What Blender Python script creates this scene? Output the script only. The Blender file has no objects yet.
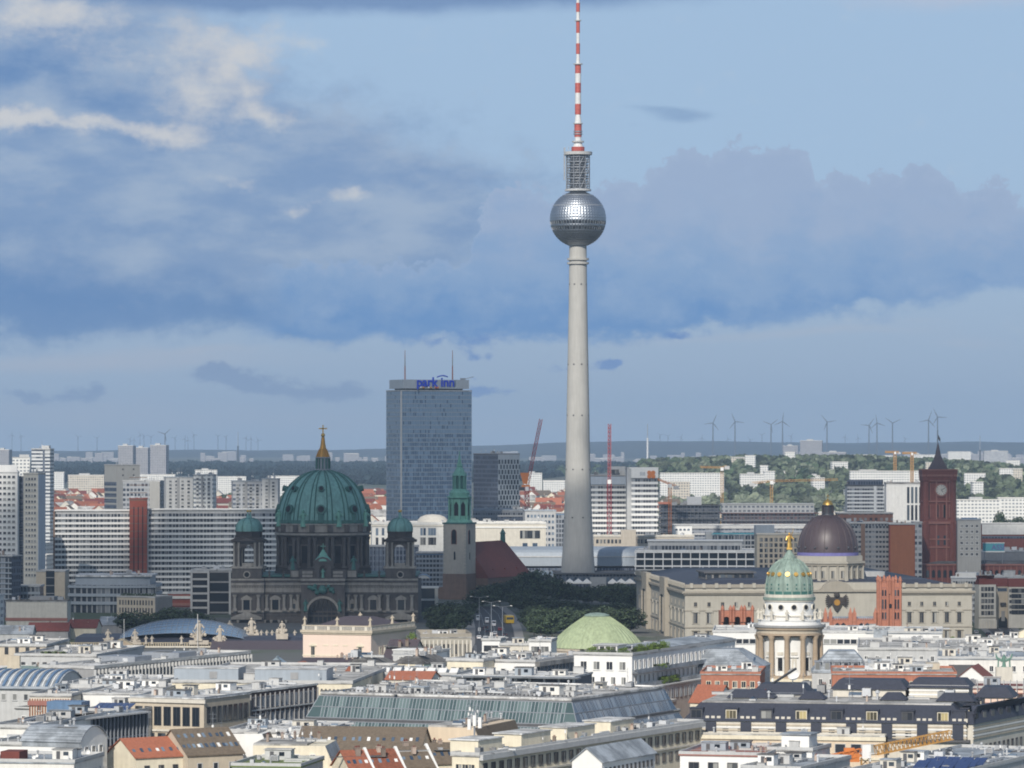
import bpy, math, random
from mathutils import Vector, Matrix
R = math.radians
scene = bpy.context.scene
COL = scene.collection

# ------------------------------------------------------------------ camera
F, HY, CZ, CX = 4200.0, 443.0, 84.0, 512.0      # focal length in pixels, horizon row, eye height, centre column
cd = bpy.data.cameras.new("camera"); cam = bpy.data.objects.new("camera", cd); COL.objects.link(cam)
cd.sensor_width = 36.0; cd.lens = F * 36.0 / 1024.0
cd.shift_y = (HY - 384.0) / 1024.0
cd.clip_start = 5.0; cd.clip_end = 60000.0
cam.location = (0, 0, CZ); cam.rotation_euler = (R(90), 0, 0)
scene.camera = cam
scene.view_settings.view_transform = 'Standard'
scene.view_settings.look = 'None'
scene.view_settings.exposure = 0.0
scene.view_settings.gamma = 1.0
scene.render.engine = 'CYCLES'
scene.cycles.use_denoising = True
scene.cycles.max_bounces = 5
scene.cycles.diffuse_bounces = 2
scene.cycles.glossy_bounces = 2
scene.cycles.transparent_max_bounces = 8
scene.cycles.sample_clamp_indirect = 4.0
scene.cycles.volume_bounces = 0
scene.cycles.filter_width = 1.9

# ------------------------------------------------------------------ sun
SUN_EL, SUN_AZ = R(33.0), R(14.0)               # behind the camera, a little to the left
sl = bpy.data.lights.new("sun", 'SUN'); sun = bpy.data.objects.new("sun", sl); COL.objects.link(sun)
sl.energy = 4.2; sl.angle = R(0.5); sl.color = (1.0, 0.94, 0.85)
to_sun = Vector((-math.sin(SUN_AZ) * math.cos(SUN_EL), -math.cos(SUN_AZ) * math.cos(SUN_EL), math.sin(SUN_EL)))
sun.rotation_euler = to_sun.to_track_quat('Z', 'Y').to_euler()
sun.location = (0, -100, 600)

# ------------------------------------------------------------------ node expression helper
class X:
    T = None
    def __init__(s, sock): s.s = sock
    @staticmethod
    def op(o, *a):
        n = X.T.nodes.new('ShaderNodeMath'); n.operation = o
        for i, v in enumerate(a):
            if isinstance(v, X): X.T.links.new(v.s, n.inputs[i])
            else: n.inputs[i].default_value = float(v)
        return X(n.outputs[0])
    def __add__(s, o): return X.op('ADD', s, o)
    __radd__ = __add__
    def __sub__(s, o): return X.op('SUBTRACT', s, o)
    def __rsub__(s, o): return X.op('SUBTRACT', o, s)
    def __mul__(s, o): return X.op('MULTIPLY', s, o)
    __rmul__ = __mul__
    def __truediv__(s, o): return X.op('DIVIDE', s, o)
def xclamp(v): return X.op('MINIMUM', X.op('MAXIMUM', v, 0.0), 1.0)
def smooth(v, a, b):
    n = X.T.nodes.new('ShaderNodeMapRange'); n.interpolation_type = 'SMOOTHSTEP'
    X.T.links.new(v.s, n.inputs[0]); n.inputs[1].default_value = a; n.inputs[2].default_value = b
    return X(n.outputs[0])
def xvec(x, y, z=0.0):
    n = X.T.nodes.new('ShaderNodeCombineXYZ')
    for i, v in enumerate((x, y, z)):
        if isinstance(v, X): X.T.links.new(v.s, n.inputs[i])
        else: n.inputs[i].default_value = v
    return n.outputs[0]
def xnoise(vec, scale=1.0, detail=4.0, rough=0.55):
    n = X.T.nodes.new('ShaderNodeTexNoise'); n.inputs['Scale'].default_value = scale
    n.inputs['Detail'].default_value = detail; n.inputs['Roughness'].default_value = rough
    X.T.links.new(vec, n.inputs['Vector'])
    return X(n.outputs[0])
def xmix(fac, a, b):
    n = X.T.nodes.new('ShaderNodeMix'); n.data_type = 'RGBA'
    if isinstance(fac, X): X.T.links.new(fac.s, n.inputs[0])
    else: n.inputs[0].default_value = fac
    for i, c in ((6, a), (7, b)):
        if isinstance(c, tuple): n.inputs[i].default_value = (*c[:3], 1)
        else: X.T.links.new(c, n.inputs[i])
    return n.outputs[2]
def lin(r, g, b):
    f = lambda c: c / 12.92 if c <= 0.04045 else ((c + 0.055) / 1.055) ** 2.4
    return (f(r / 255), f(g / 255), f(b / 255))

# ------------------------------------------------------------------ world: sky and clouds by direction
world = bpy.data.worlds.new("World"); scene.world = world; world.use_nodes = True
T = X.T = world.node_tree
for n in list(T.nodes): T.nodes.remove(n)
out = T.nodes.new('ShaderNodeOutputWorld')
sky = T.nodes.new('ShaderNodeTexSky'); sky.sky_type = 'NISHITA'; sky.sun_disc = False
sky.sun_elevation = SUN_EL; sky.sun_rotation = math.atan2(to_sun.x, to_sun.y)
sky.altitude = 80; sky.air_density = 1.0; sky.dust_density = 0.6; sky.ozone_density = 2.0
bg1 = T.nodes.new('ShaderNodeBackground'); bg1.inputs[1].default_value = 0.09
T.links.new(sky.outputs[0], bg1.inputs[0])
tc = T.nodes.new('ShaderNodeTexCoord'); sp = T.nodes.new('ShaderNodeSeparateXYZ')
T.links.new(tc.outputs['Generated'], sp.inputs[0])
dx, dy, dz = (X(sp.outputs[i]) for i in range(3))
az = X.op('ARCTAN2', dx, dy); el = X.op('ARCSINE', dz)
s = az * F + CX; t = HY - el * F                 # angles in units of 1/4200 rad
nA = xnoise(xvec(s / 130.0, t / 80.0, 3.1), 1, 7, .6) - .5
nB = xnoise(xvec(s / 130.0, t / 80.0, 9.7), 1, 7, .6) - .5
ws = s + nA * 150.0; wt = t + nB * 95.0
fine = xnoise(xvec(s / 36.0, t / 24.0, 1.3), 1, 7, .66) - .5
def blob(cx, cy, rx, ry, amp=1.0, q=(None, None)):
    a = ((q[0] or ws) - cx) / rx; b = ((q[1] or wt) - cy) / ry
    return X.op('POWER', 2.71828, (a * a + b * b) * -1.0) * amp
def blobs(*L, **k):
    r = blob(*L[0], **k)
    for l in L[1:]: r = r + blob(*l, **k)
    return r
half = (s + nA * 60.0, t + nB * 30.0)
SKYC = dict(clear=(164, 192, 222), veil=(160, 182, 208), left=(140, 166, 198), bright=(214, 214, 214), dark=(86, 130, 184),
            bank_hi=(157, 177, 207), bank_mid=(135, 166, 205), bank_lo=(92, 141, 198), low=(158, 180, 208), frag=(110, 150, 204), pink=(184, 188, 202))
K = {k: lin(*v) for k, v in SKYC.items()}
col = xmix(smooth(t, 150, 400), K['clear'], K['veil'])
a_cov = smooth(t, -400.0, -60.0) * .9 + .05
# left grey cloud mass
mL = smooth(blobs((60, 90, 200, 140, 1.2), (160, 200, 300, 90, 1.1), (290, 225, 230, 70, .9), (390, 190, 110, 60, .35), (-300, 150, 300, 220, 1.2)) + fine * .9, .2, .95)
mott = xnoise(xvec(s / 110.0, t / 48.0, 31.0), 1, 8, .6)
lcol = xmix(smooth(mott, .36, .68), lin(124, 153, 193), lin(160, 179, 204))
col = xmix(mL * .92, col, lcol)
mD = smooth(blobs((40, 72, 110, 22, .8), (100, 105, 60, 16, .6), (120, 316, 360, 26, .9), (30, 280, 150, 34, .5), (330, 300, 130, 26, .5), (-250, 260, 250, 80, .9), (130, 235, 140, 12, .35), (330, 235, 90, 10, .35)) + fine * .8, .2, 1.15)
col = xmix(mD * .85, col, K['dark'])
mP = smooth(blobs((90, 362, 260, 12, .8), (200, 350, 90, 6, .5), (860, 332, 120, 6, .55), (640, 345, 60, 8, .4), (740, 338, 90, 7, .5), (960, 345, 80, 8, .5), (80, 410, 300, 25, .6), (600, 425, 500, 14, .4), (905, 322, 90, 5, .45), q=half) + fine * .3, .2, 1.2)
col = xmix(mP * .8, col, K['pink'])
mB = smooth(blobs((45, 20, 62, 28, 1.1), (45, 132, 110, 10, .95), (5, 122, 40, 10, .8), (165, 140, 60, 14, .8), (205, 75, 50, 38, .8), (235, 50, 40, 26, .6), (180, 30, 40, 14, .4), (275, 30, 40, 14, .5), (120, 55, 30, 10, .3),
                  (262, 122, 34, 13, .75), (250, 100, 20, 20, .4), (180, 105, 30, 20, .45), (345, 207, 24, 8, .75), (308, 218, 15, 8, .6), (242, 178, 24, 8, .6), (315, 46, 30, 10, .5)) + fine * 1.5, .1, 1.2)
col = xmix(mB * .85, col, K['bright'])
# dark cloud base along the top of the view
mT = smooth(blobs((440, -18, 330, 30, 1.5), (200, -30, 160, 34, 1.2), q=half) + fine * .16, .3, 1.0)
col = xmix(mT * .85, col, lin(112, 142, 186))
mT2 = smooth(blobs((960, -4, 150, 22, 1.0), q=half) + fine * .5, .25, 1.2)
col = xmix(mT2 * .7, col, lin(188, 194, 212))
mS = smooth(blobs((685, 115, 40, 8, .9), (650, 108, 40, 4, .5), (630, 125, 14, 4, .5), q=half) + fine * .5, .3, 1.1)
col = xmix(mS * .75, col, lin(128, 158, 196))
# cumulus bank
fc = T.nodes.new('ShaderNodeFloatCurve'); cu = fc.mapping.curves[0]
pts = [(0, 345), (150, 330), (235, 292), (250, 268), (330, 262), (410, 262), (455, 262), (470, 250), (478, 222), (490, 200), (512, 187), (540, 195), (562, 197), (590, 190), (617, 186), (637, 184), (650, 172),
       (664, 164), (687, 148), (712, 155), (737, 146), (772, 150), (800, 157), (812, 166), (817, 184), (837, 176), (877, 173), (900, 180), (910, 168), (930, 168), (947, 172), (957, 192), (977, 197),
       (985, 186), (1002, 188), (1012, 195), (1030, 205), (1080, 180), (1160, 200), (1279, 190)]
for i, (a, b) in enumerate(pts):
    if i == 0: cu.points[0].location = (a / 1280, b / 400)
    elif i == len(pts) - 1: cu.points[1].location = (a / 1280, b / 400)
    else: cu.points.new(a / 1280, b / 400)
for p in cu.points: p.handle_type = 'AUTO'
fc.mapping.update()
fluff = xnoise(xvec(s / 30.0, t / 24.0, 5.0), 1, 8, .68) - .5
fluff2 = xnoise(xvec(s / 60.0, t / 42.0, 15.0), 1, 6, .6) - .5
T.links.new(xclamp((s + fluff * 14.0) / 1280.0).s, fc.inputs['Value'])
top = X(fc.outputs[0]) * 400.0
below = t - top + fluff * 84.0 + fluff2 * 16.0
mTop = smooth(below, -2.5, 3.5) * smooth(s + fluff2 * 60.0, 230.0, 300.0)
basel = 338.0 - X.op('MAXIMUM', s - 640.0, 0.0) * .13
mBase = 1.0 - smooth(t - basel + fluff2 * 60.0 + fluff * 20.0, -7.0, 9.0)
mBank = mTop * mBase
shade = xclamp((t - 200.0) / 150.0 + fluff2 * 1.1 + fluff * .5)
bcol = xmix(smooth(shade, 0.0, .5), K['bank_hi'], K['bank_mid'])
bcol = xmix(smooth(shade, .42, 1.0), bcol, K['bank_lo'])
lob = smooth(blobs((700, 205, 90, 34, .7), (860, 225, 110, 40, .6), (560, 250, 60, 30, .4)) + fine * .6, .2, 1.1)
bcol = xmix(lob * .45, bcol, K['bank_hi'])
bcol = xmix(smooth(xnoise(xvec(s / 40.0, t / 30.0, 44.0), 1, 7, .66), .5, .75) * .35, bcol, lin(166, 187, 215))
bcol = xmix((1.0 - smooth(below, 2.0, 16.0)) * .14, bcol, lin(186, 200, 220))
col = xmix(mBank * .95, col, bcol)
# ragged fragments under the bank and low streaks
mF = smooth(blobs((555, 372, 34, 9, 1.0), (604, 368, 18, 12, 1.0), (490, 386, 26, 9, .9), (470, 348, 60, 14, .8), (690, 330, 26, 8, .7)) * (fine * 3.4 + 1.0), .35, .9)
col = xmix(mF * .9, col, lin(84, 130, 196))
mF2 = smooth(blobs((86, 391, 20, 11, 1.0), (46, 391, 28, 7, .8), (240, 386, 40, 14, .9), (282, 390, 50, 13, .8), (340, 397, 40, 9, .6), (15, 389, 18, 4, .5)) * (fine * 3.4 + 1.0), .35, 1.0)
col = xmix(mF2 * .5, col, lin(72, 112, 172))
# broken cloud over the rest of the sky
gen = smooth(xnoise(xvec(s / 900.0, t / 500.0, 2.0), 1, 6, .6), .48, .62) * smooth(t * -1.0, 60.0, 300.0)
col = xmix(gen, col, (.62, .65, .70))
alpha = 1.0 - (1.0 - a_cov) * (1.0 - mL * .92) * (1.0 - mT * .85) * (1.0 - mT2 * .7) * (1.0 - mS * .7) * (1.0 - mBank * .95) * (1.0 - mB * .85) * (1.0 - mD * .85) * (1.0 - gen * .8)
bg2 = T.nodes.new('ShaderNodeBackground'); bg2.inputs[1].default_value = 1.0
T.links.new(col, bg2.inputs[0])
mx = T.nodes.new('ShaderNodeMixShader')
T.links.new(xclamp(alpha).s, mx.inputs[0]); T.links.new(bg1.outputs[0], mx.inputs[1]); T.links.new(bg2.outputs[0], mx.inputs[2])
T.links.new(mx.outputs[0], out.inputs[0])

# ------------------------------------------------------------------ materials
MATS = {}
def mat(name, rgb, rough=.85, metal=0.0, var=.22, scale=.45, streak=.2, bump=0.0, spec=.4, rnd=0.0):
    m = bpy.data.materials.new(name); m.use_nodes = True
    t_ = X.T = m.node_tree; b = t_.nodes['Principled BSDF']
    tc = t_.nodes.new('ShaderNodeTexCoord')
    v = xnoise(tc.outputs['Object'], scale, 6, .62) - .5
    f = v * (2.0 * var)
    if streak:
        mp = t_.nodes.new('ShaderNodeMapping'); mp.inputs['Scale'].default_value = (1.2, 1.2, .08)
        t_.links.new(tc.outputs['Object'], mp.inputs[0])
        f = f + (xnoise(mp.outputs[0], 1.0, 4, .6) - .5) * (2.0 * streak)
    if rnd:
        oi = t_.nodes.new('ShaderNodeObjectInfo')
        f = f + (X(oi.outputs['Random']) - .5) * (2.0 * rnd)
    f = f + 1.0
    mu = t_.nodes.new('ShaderNodeVectorMath'); mu.operation = 'SCALE'
    mu.inputs[0].default_value = rgb; t_.links.new(f.s, mu.inputs['Scale'])
    t_.links.new(mu.outputs[0], b.inputs['Base Color'])
    b.inputs['Roughness'].default_value = rough; b.inputs['Metallic'].default_value = metal
    b.inputs['Specular IOR Level'].default_value = spec
    if bump:
        bn = t_.nodes.new('ShaderNodeBump'); bn.inputs['Strength'].default_value = bump; bn.inputs['Distance'].default_value = .3
        t_.links.new(v.s, bn.inputs['Height']); t_.links.new(bn.outputs[0], b.inputs['Normal'])
    MATS[name] = m
    return m
def M(n): return MATS[n]
mat('white_plaster', (.74, .72, .67)); mat('clean_white', (.80, .79, .76), var=.08, streak=.08)
mat('cream_plaster', (.74, .67, .52)); mat('beige_stone', (.52, .45, .35)); mat('pale_stone', (.62, .58, .50))
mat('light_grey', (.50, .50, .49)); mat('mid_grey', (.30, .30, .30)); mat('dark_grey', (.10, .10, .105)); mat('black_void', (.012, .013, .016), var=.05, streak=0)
mat('slate_roof', (.040, .045, .065), rough=.6, var=.4, scale=1.6); mat('zinc_roof', (.34, .37, .40), rough=.5, var=.3, spec=.5)
mat('gravel_roof', (.34, .33, .315), var=.45, scale=.6, streak=0); mat('pale_roof', (.50, .50, .48), var=.4, scale=.4, streak=0)
mat('bitumen_roof', (.16, .155, .15), var=.35, scale=.35, streak=0); mat('green_roof', (.16, .20, .07), var=.5, scale=.6, streak=0)
mat('orange_tiles', (.33, .118, .068), var=.5, scale=1.8, rnd=.3); mat('brown_tiles', (.165, .13, .095), var=.5, scale=1.8)
mat('red_tiles', (.17, .048, .038), var=.25, scale=.4); mat('purple_tiles', (.085, .068, .078), var=.2, scale=.5, rough=.7)
mat('red_brick', (.27, .070, .045), var=.25, scale=.5); mat('orange_brick', (.40, .165, .105), var=.35, scale=1.2); mat('brown_brick', (.20, .13, .095), var=.35, scale=.35)
mat('townhall_brick', (.215, .076, .060), var=.3, scale=.6); mat('townhall_trim', (.33, .15, .12), var=.2)
mat('cathedral_stone', (.100, .090, .085), var=.6, scale=.3, streak=.45); mat('cathedral_pale', (.31, .285, .25), var=.5, scale=.4, streak=.45); mat('cathedral_black', (.050, .042, .038), var=.35, scale=.25)
mat('sandstone', (.39, .365, .31), var=.2, scale=.25, streak=.15); mat('sandstone_dark', (.31, .28, .23), var=.2)
mat('yellow_stone', (.40, .34, .235), var=.3, scale=.5); mat('column_stone', (.40, .31, .22), var=.3, scale=.4, streak=.2)
mat('copper_green', (.165, .34, .31), var=.35, scale=.35, streak=.6, rough=.6); mat('copper_dark', (.05, .15, .13), var=.3, rough=.6); mat('copper_pale', (.24, .315, .27), var=.45, scale=.5, streak=.6, rough=.6)
mat('tower_plaster', (.46, .41, .34)); mat('copper_spire', (.16, .37, .29), var=.4, scale=.5, streak=.3, rough=.6); mat('copper_lime', (.35, .41, .25), var=.25, scale=.3, streak=.5, rough=.6); mat('copper_brown', (.070, .050, .055), var=.25, scale=.2, streak=.25, rough=.45, spec=.5)
mat('gold_leaf', (.75, .48, .14), rough=.5, metal=1.0, var=.1); mat('old_gold', (.52, .27, .06), rough=.4, metal=.6, var=.2)
mat('pink_plaster', (.78, .62, .52), var=.06, streak=.05); mat('concrete', (.435, .425, .395), var=.12, scale=.15, streak=.2); mat('concrete_dark', (.28, .28, .27))
mat('brushed_steel', (.40, .43, .47), rough=.46, metal=1.0, var=.1, scale=.3, streak=0); mat('grey_metal', (.30, .32, .35), rough=.5, metal=.3); mat('dark_metal', (.07, .075, .085), rough=.5, metal=.3)
mat('mast_red', (.46, .105, .085), rough=.6); mat('mast_white', (.66, .66, .65), rough=.6)
mat('crane_red', (.26, .035, .045), rough=.5); mat('crane_orange', (.62, .20, .05), rough=.5); mat('crane_yellow', (.46, .25, .07), rough=.5); mat('blue_paint', (.02, .06, .55), rough=.4, var=.05)
mat('asphalt', (.055, .055, .06), var=.2, scale=.2, streak=0); mat('pavement', (.25, .24, .23), var=.2, streak=0); mat('road_paint', (.75, .75, .73), var=.1, streak=0)
mat('solar_blue', (.035, .06, .16), rough=.25, var=.2, spec=.6); mat('blue_sheet', (.12, .20, .32), rough=.4, spec=.6)
mat('bronze_green', (.14, .25, .20), var=.3); mat('pale_bark', (.14, .11, .08)); mat('tyre_rubber', (.02, .02, .02)); mat('teal_sign', (.10, .36, .42), var=.1, streak=0); mat('purple_band', (.16, .15, .36))
mat('vent_metal', (.45, .46, .47), rough=.6, rnd=.35); mat('chimney_brick', (.36, .29, .24), rnd=.5); mat('car_white', (.75, .75, .75), rough=.25, var=.03, streak=0); mat('car_dark', (.03, .035, .05), rough=.25, var=.03, streak=0); mat('car_red', (.35, .03, .03), rough=.25, var=.03, streak=0); mat('bus_yellow', (.65, .42, .03), rough=.35, var=.05, streak=0)

def glass(name, dark, light, amt=.35, rough=.12, spec=.6):
    """dark window glass, each pane with its own blind or curtain tone"""
    m = bpy.data.materials.new(name); m.use_nodes = True
    t_ = X.T = m.node_tree; b = t_.nodes['Principled BSDF']
    oi = t_.nodes.new('ShaderNodeObjectInfo'); tc = t_.nodes.new('ShaderNodeTexCoord')
    gi = t_.nodes.new('ShaderNodeNewGeometry')
    r = X(gi.outputs['Random Per Island'])
    r2 = X.op('FRACT', X(oi.outputs['Random']) * 7.31 + r * 3.7)
    k = smooth(r2, 1.0 - amt * 1.6, 1.0) * .9 + r2 * .08
    t_.links.new(xmix(k, dark, light), b.inputs['Base Color'])
    b.inputs['Roughness'].default_value = rough; b.inputs['Specular IOR Level'].default_value = spec
    MATS[name] = m
glass('window_glass', (.025, .03, .04), (.34, .34, .32)); glass('blue_glass', (.035, .06, .10), (.20, .26, .33), .5, .08, .7)
glass('tower_glass', (.045, .10, .19), (.15, .24, .36), .3, .15, .6); glass('green_glass', (.06, .095, .095), (.15, .205, .20), .5, .1, .8); glass('dark_glass', (.015, .02, .028), (.08, .10, .12), .3, .08, .7); glass('warm_glass', (.05, .045, .03), (.55, .45, .22), .6, .3, .5)

def facade(name, wall, win, pw, ph, fw=.55, fh=.5, light=(.35, .36, .36), x0=0.0, band=None):
    """wall with rows of windows in the paint: only for far blocks whose windows are a pixel or two"""
    m = bpy.data.materials.new(name); m.use_nodes = True
    t_ = X.T = m.node_tree; b = t_.nodes['Principled BSDF']
    tc = t_.nodes.new('ShaderNodeTexCoord'); sp = t_.nodes.new('ShaderNodeSeparateXYZ'); t_.links.new(tc.outputs['Object'], sp.inputs[0])
    u = (X(sp.outputs[0]) + X(sp.outputs[1]) + x0) / pw; v = X(sp.outputs[2]) / ph
    mu = X.op('LESS_THAN', X.op('FRACT', u), fw) if fw < 1 else 1.0
    mv = X.op('LESS_THAN', X.op('FRACT', v + .3), fh)
    mask = mv * mu
    ge = t_.nodes.new('ShaderNodeNewGeometry'); sn = t_.nodes.new('ShaderNodeSeparateXYZ'); t_.links.new(tc.outputs['Normal'], sn.inputs[0])
    mask = mask * X.op('LESS_THAN', X.op('ABSOLUTE', X(sn.outputs[2])), .5)
    wn = t_.nodes.new('ShaderNodeTexWhiteNoise'); t_.links.new(xvec(X.op('FLOOR', u), X.op('FLOOR', v + .3), 0.0), wn.inputs[0])
    wc = xmix(smooth(X(wn.outputs[0]), .45, 1.0), win, light)
    nz = xnoise(tc.outputs['Object'], .12, 5, .6) - .5
    wl = t_.nodes.new('ShaderNodeVectorMath'); wl.operation = 'SCALE'; wl.inputs[0].default_value = wall; t_.links.new((nz * .35 + 1.0).s, wl.inputs['Scale'])
    t_.links.new(xmix(mask, wl.outputs[0], wc), b.inputs['Base Color'])
    t_.links.new((.8 - mask * .6).s, b.inputs['Roughness'])
    MATS[name] = m
facade('estate', (.34, .34, .36), (.10, .11, .13), 3.2, 3.0, .6, .5, light=(.2, .2, .22)); facade('far_white', (.74, .73, .69), (.22, .24, .27), 3.2, 3.0, .6, .45); facade('far_grey', (.46, .47, .48), (.12, .14, .18), 3.0, 3.0, .6, .5)  # estate: wall colour kept darker, in place of cloud shade on the far housing
facade('far_beige', (.58, .53, .44), (.16, .16, .17), 3.2, 3.2, .55, .5); facade('far_bands', (.60, .61, .61), (.07, .085, .11), 4.0, 3.0, 1.0, .5)
facade('office_grid', (.42, .43, .44), (.05, .06, .08), 2.6, 3.3, .7, .55); facade('band_windows', (.30, .31, .32), (.03, .036, .048), 1.9, 50.0, .72, 1.0, light=(.34, .36, .38))
facade('dark_grid', (.13, .15, .19), (.04, .05, .075), 1.9, 3.2, .7, .65, light=(.10, .13, .18)); facade('scaffold', (.27, .29, .32), (.09, .10, .13), 2.5, 2.2, .85, .55, light=(.26, .26, .28))
facade('red_scaffold', (.34, .30, .30), (.13, .10, .11), 2.5, 2.2, .85, .55, light=(.40, .22, .2)); facade('cream_rows', (.66, .60, .48), (.06, .06, .065), 3.4, 3.3, .5, .55)
facade('brick_rows', (.22, .085, .065), (.04, .035, .04), 3.0, 3.6, .45, .55, light=(.16, .1, .09)); facade('grey_ribs', (.33, .34, .355), (.06, .07, .085), 1.7, 3.0, .75, .5, light=(.25, .26, .27))

mat('court_glass', (.14, .22, .33), rough=.25, var=.12, scale=.15, streak=.1, spec=.8)
mat('blue_pale', (.44, .49, .55), var=.1)
mat('panel_brown', (.30, .115, .055), var=.15)
mat('turbine_grey', (.10, .11, .13), var=.03, streak=0)
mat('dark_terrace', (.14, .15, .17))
mat('dark_office_wall', (.10, .065, .06))
mat('beige_wall', (.66, .54, .40), var=.06)
mat('glass_ribs', (.22, .27, .30), rough=.3, spec=.7)
mat('cladding', (.33, .37, .41), rough=.5, var=.12); mat('mullion', (.30, .36, .42)); mat('blue_panel', (.15, .245, .37), rough=.35, var=.2)
def roof_mat(name, rgb, bw, bh, dv=.3, rough=.9, spec=.3, joint=.55):
    """roofing laid in sheets: every sheet its own tone, dark seams, stains"""
    m = bpy.data.materials.new(name); m.use_nodes = True; t_ = X.T = m.node_tree; b = t_.nodes['Principled BSDF']
    tc = t_.nodes.new('ShaderNodeTexCoord'); br = t_.nodes.new('ShaderNodeTexBrick'); t_.links.new(tc.outputs['Object'], br.inputs['Vector'])
    br.inputs['Scale'].default_value = 1.0; br.inputs['Brick Width'].default_value = bw; br.inputs['Row Height'].default_value = bh; br.inputs['Mortar Size'].default_value = .06; br.inputs['Bias'].default_value = .1
    br.inputs['Color1'].default_value = (*[c * (1 - dv) for c in rgb], 1); br.inputs['Color2'].default_value = (*[c * (1 + dv) for c in rgb], 1); br.inputs['Mortar'].default_value = (*[c * joint for c in rgb], 1)
    st = xnoise(tc.outputs['Object'], .16, 7, .68); f = smooth(st, .40, .60) * .55 + .62; f = f + (xnoise(tc.outputs['Object'], 1.7, 4, .7) - .5) * .5
    vm = t_.nodes.new('ShaderNodeVectorMath'); vm.operation = 'SCALE'; t_.links.new(br.outputs['Color'], vm.inputs[0]); t_.links.new(f.s, vm.inputs['Scale']); t_.links.new(vm.outputs[0], b.inputs['Base Color'])
    b.inputs['Roughness'].default_value = rough; b.inputs['Specular IOR Level'].default_value = spec; MATS[name] = m
roof_mat('gravel_roof', (.43, .42, .40), 9, 6, .22); roof_mat('pale_roof', (.62, .615, .60), 7, 1.6, .2); roof_mat('bitumen_roof', (.15, .145, .14), 6, 1.1, .3); roof_mat('zinc_roof', (.35, .38, .41), 30, .7, .12, .5, .5, .45)
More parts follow.
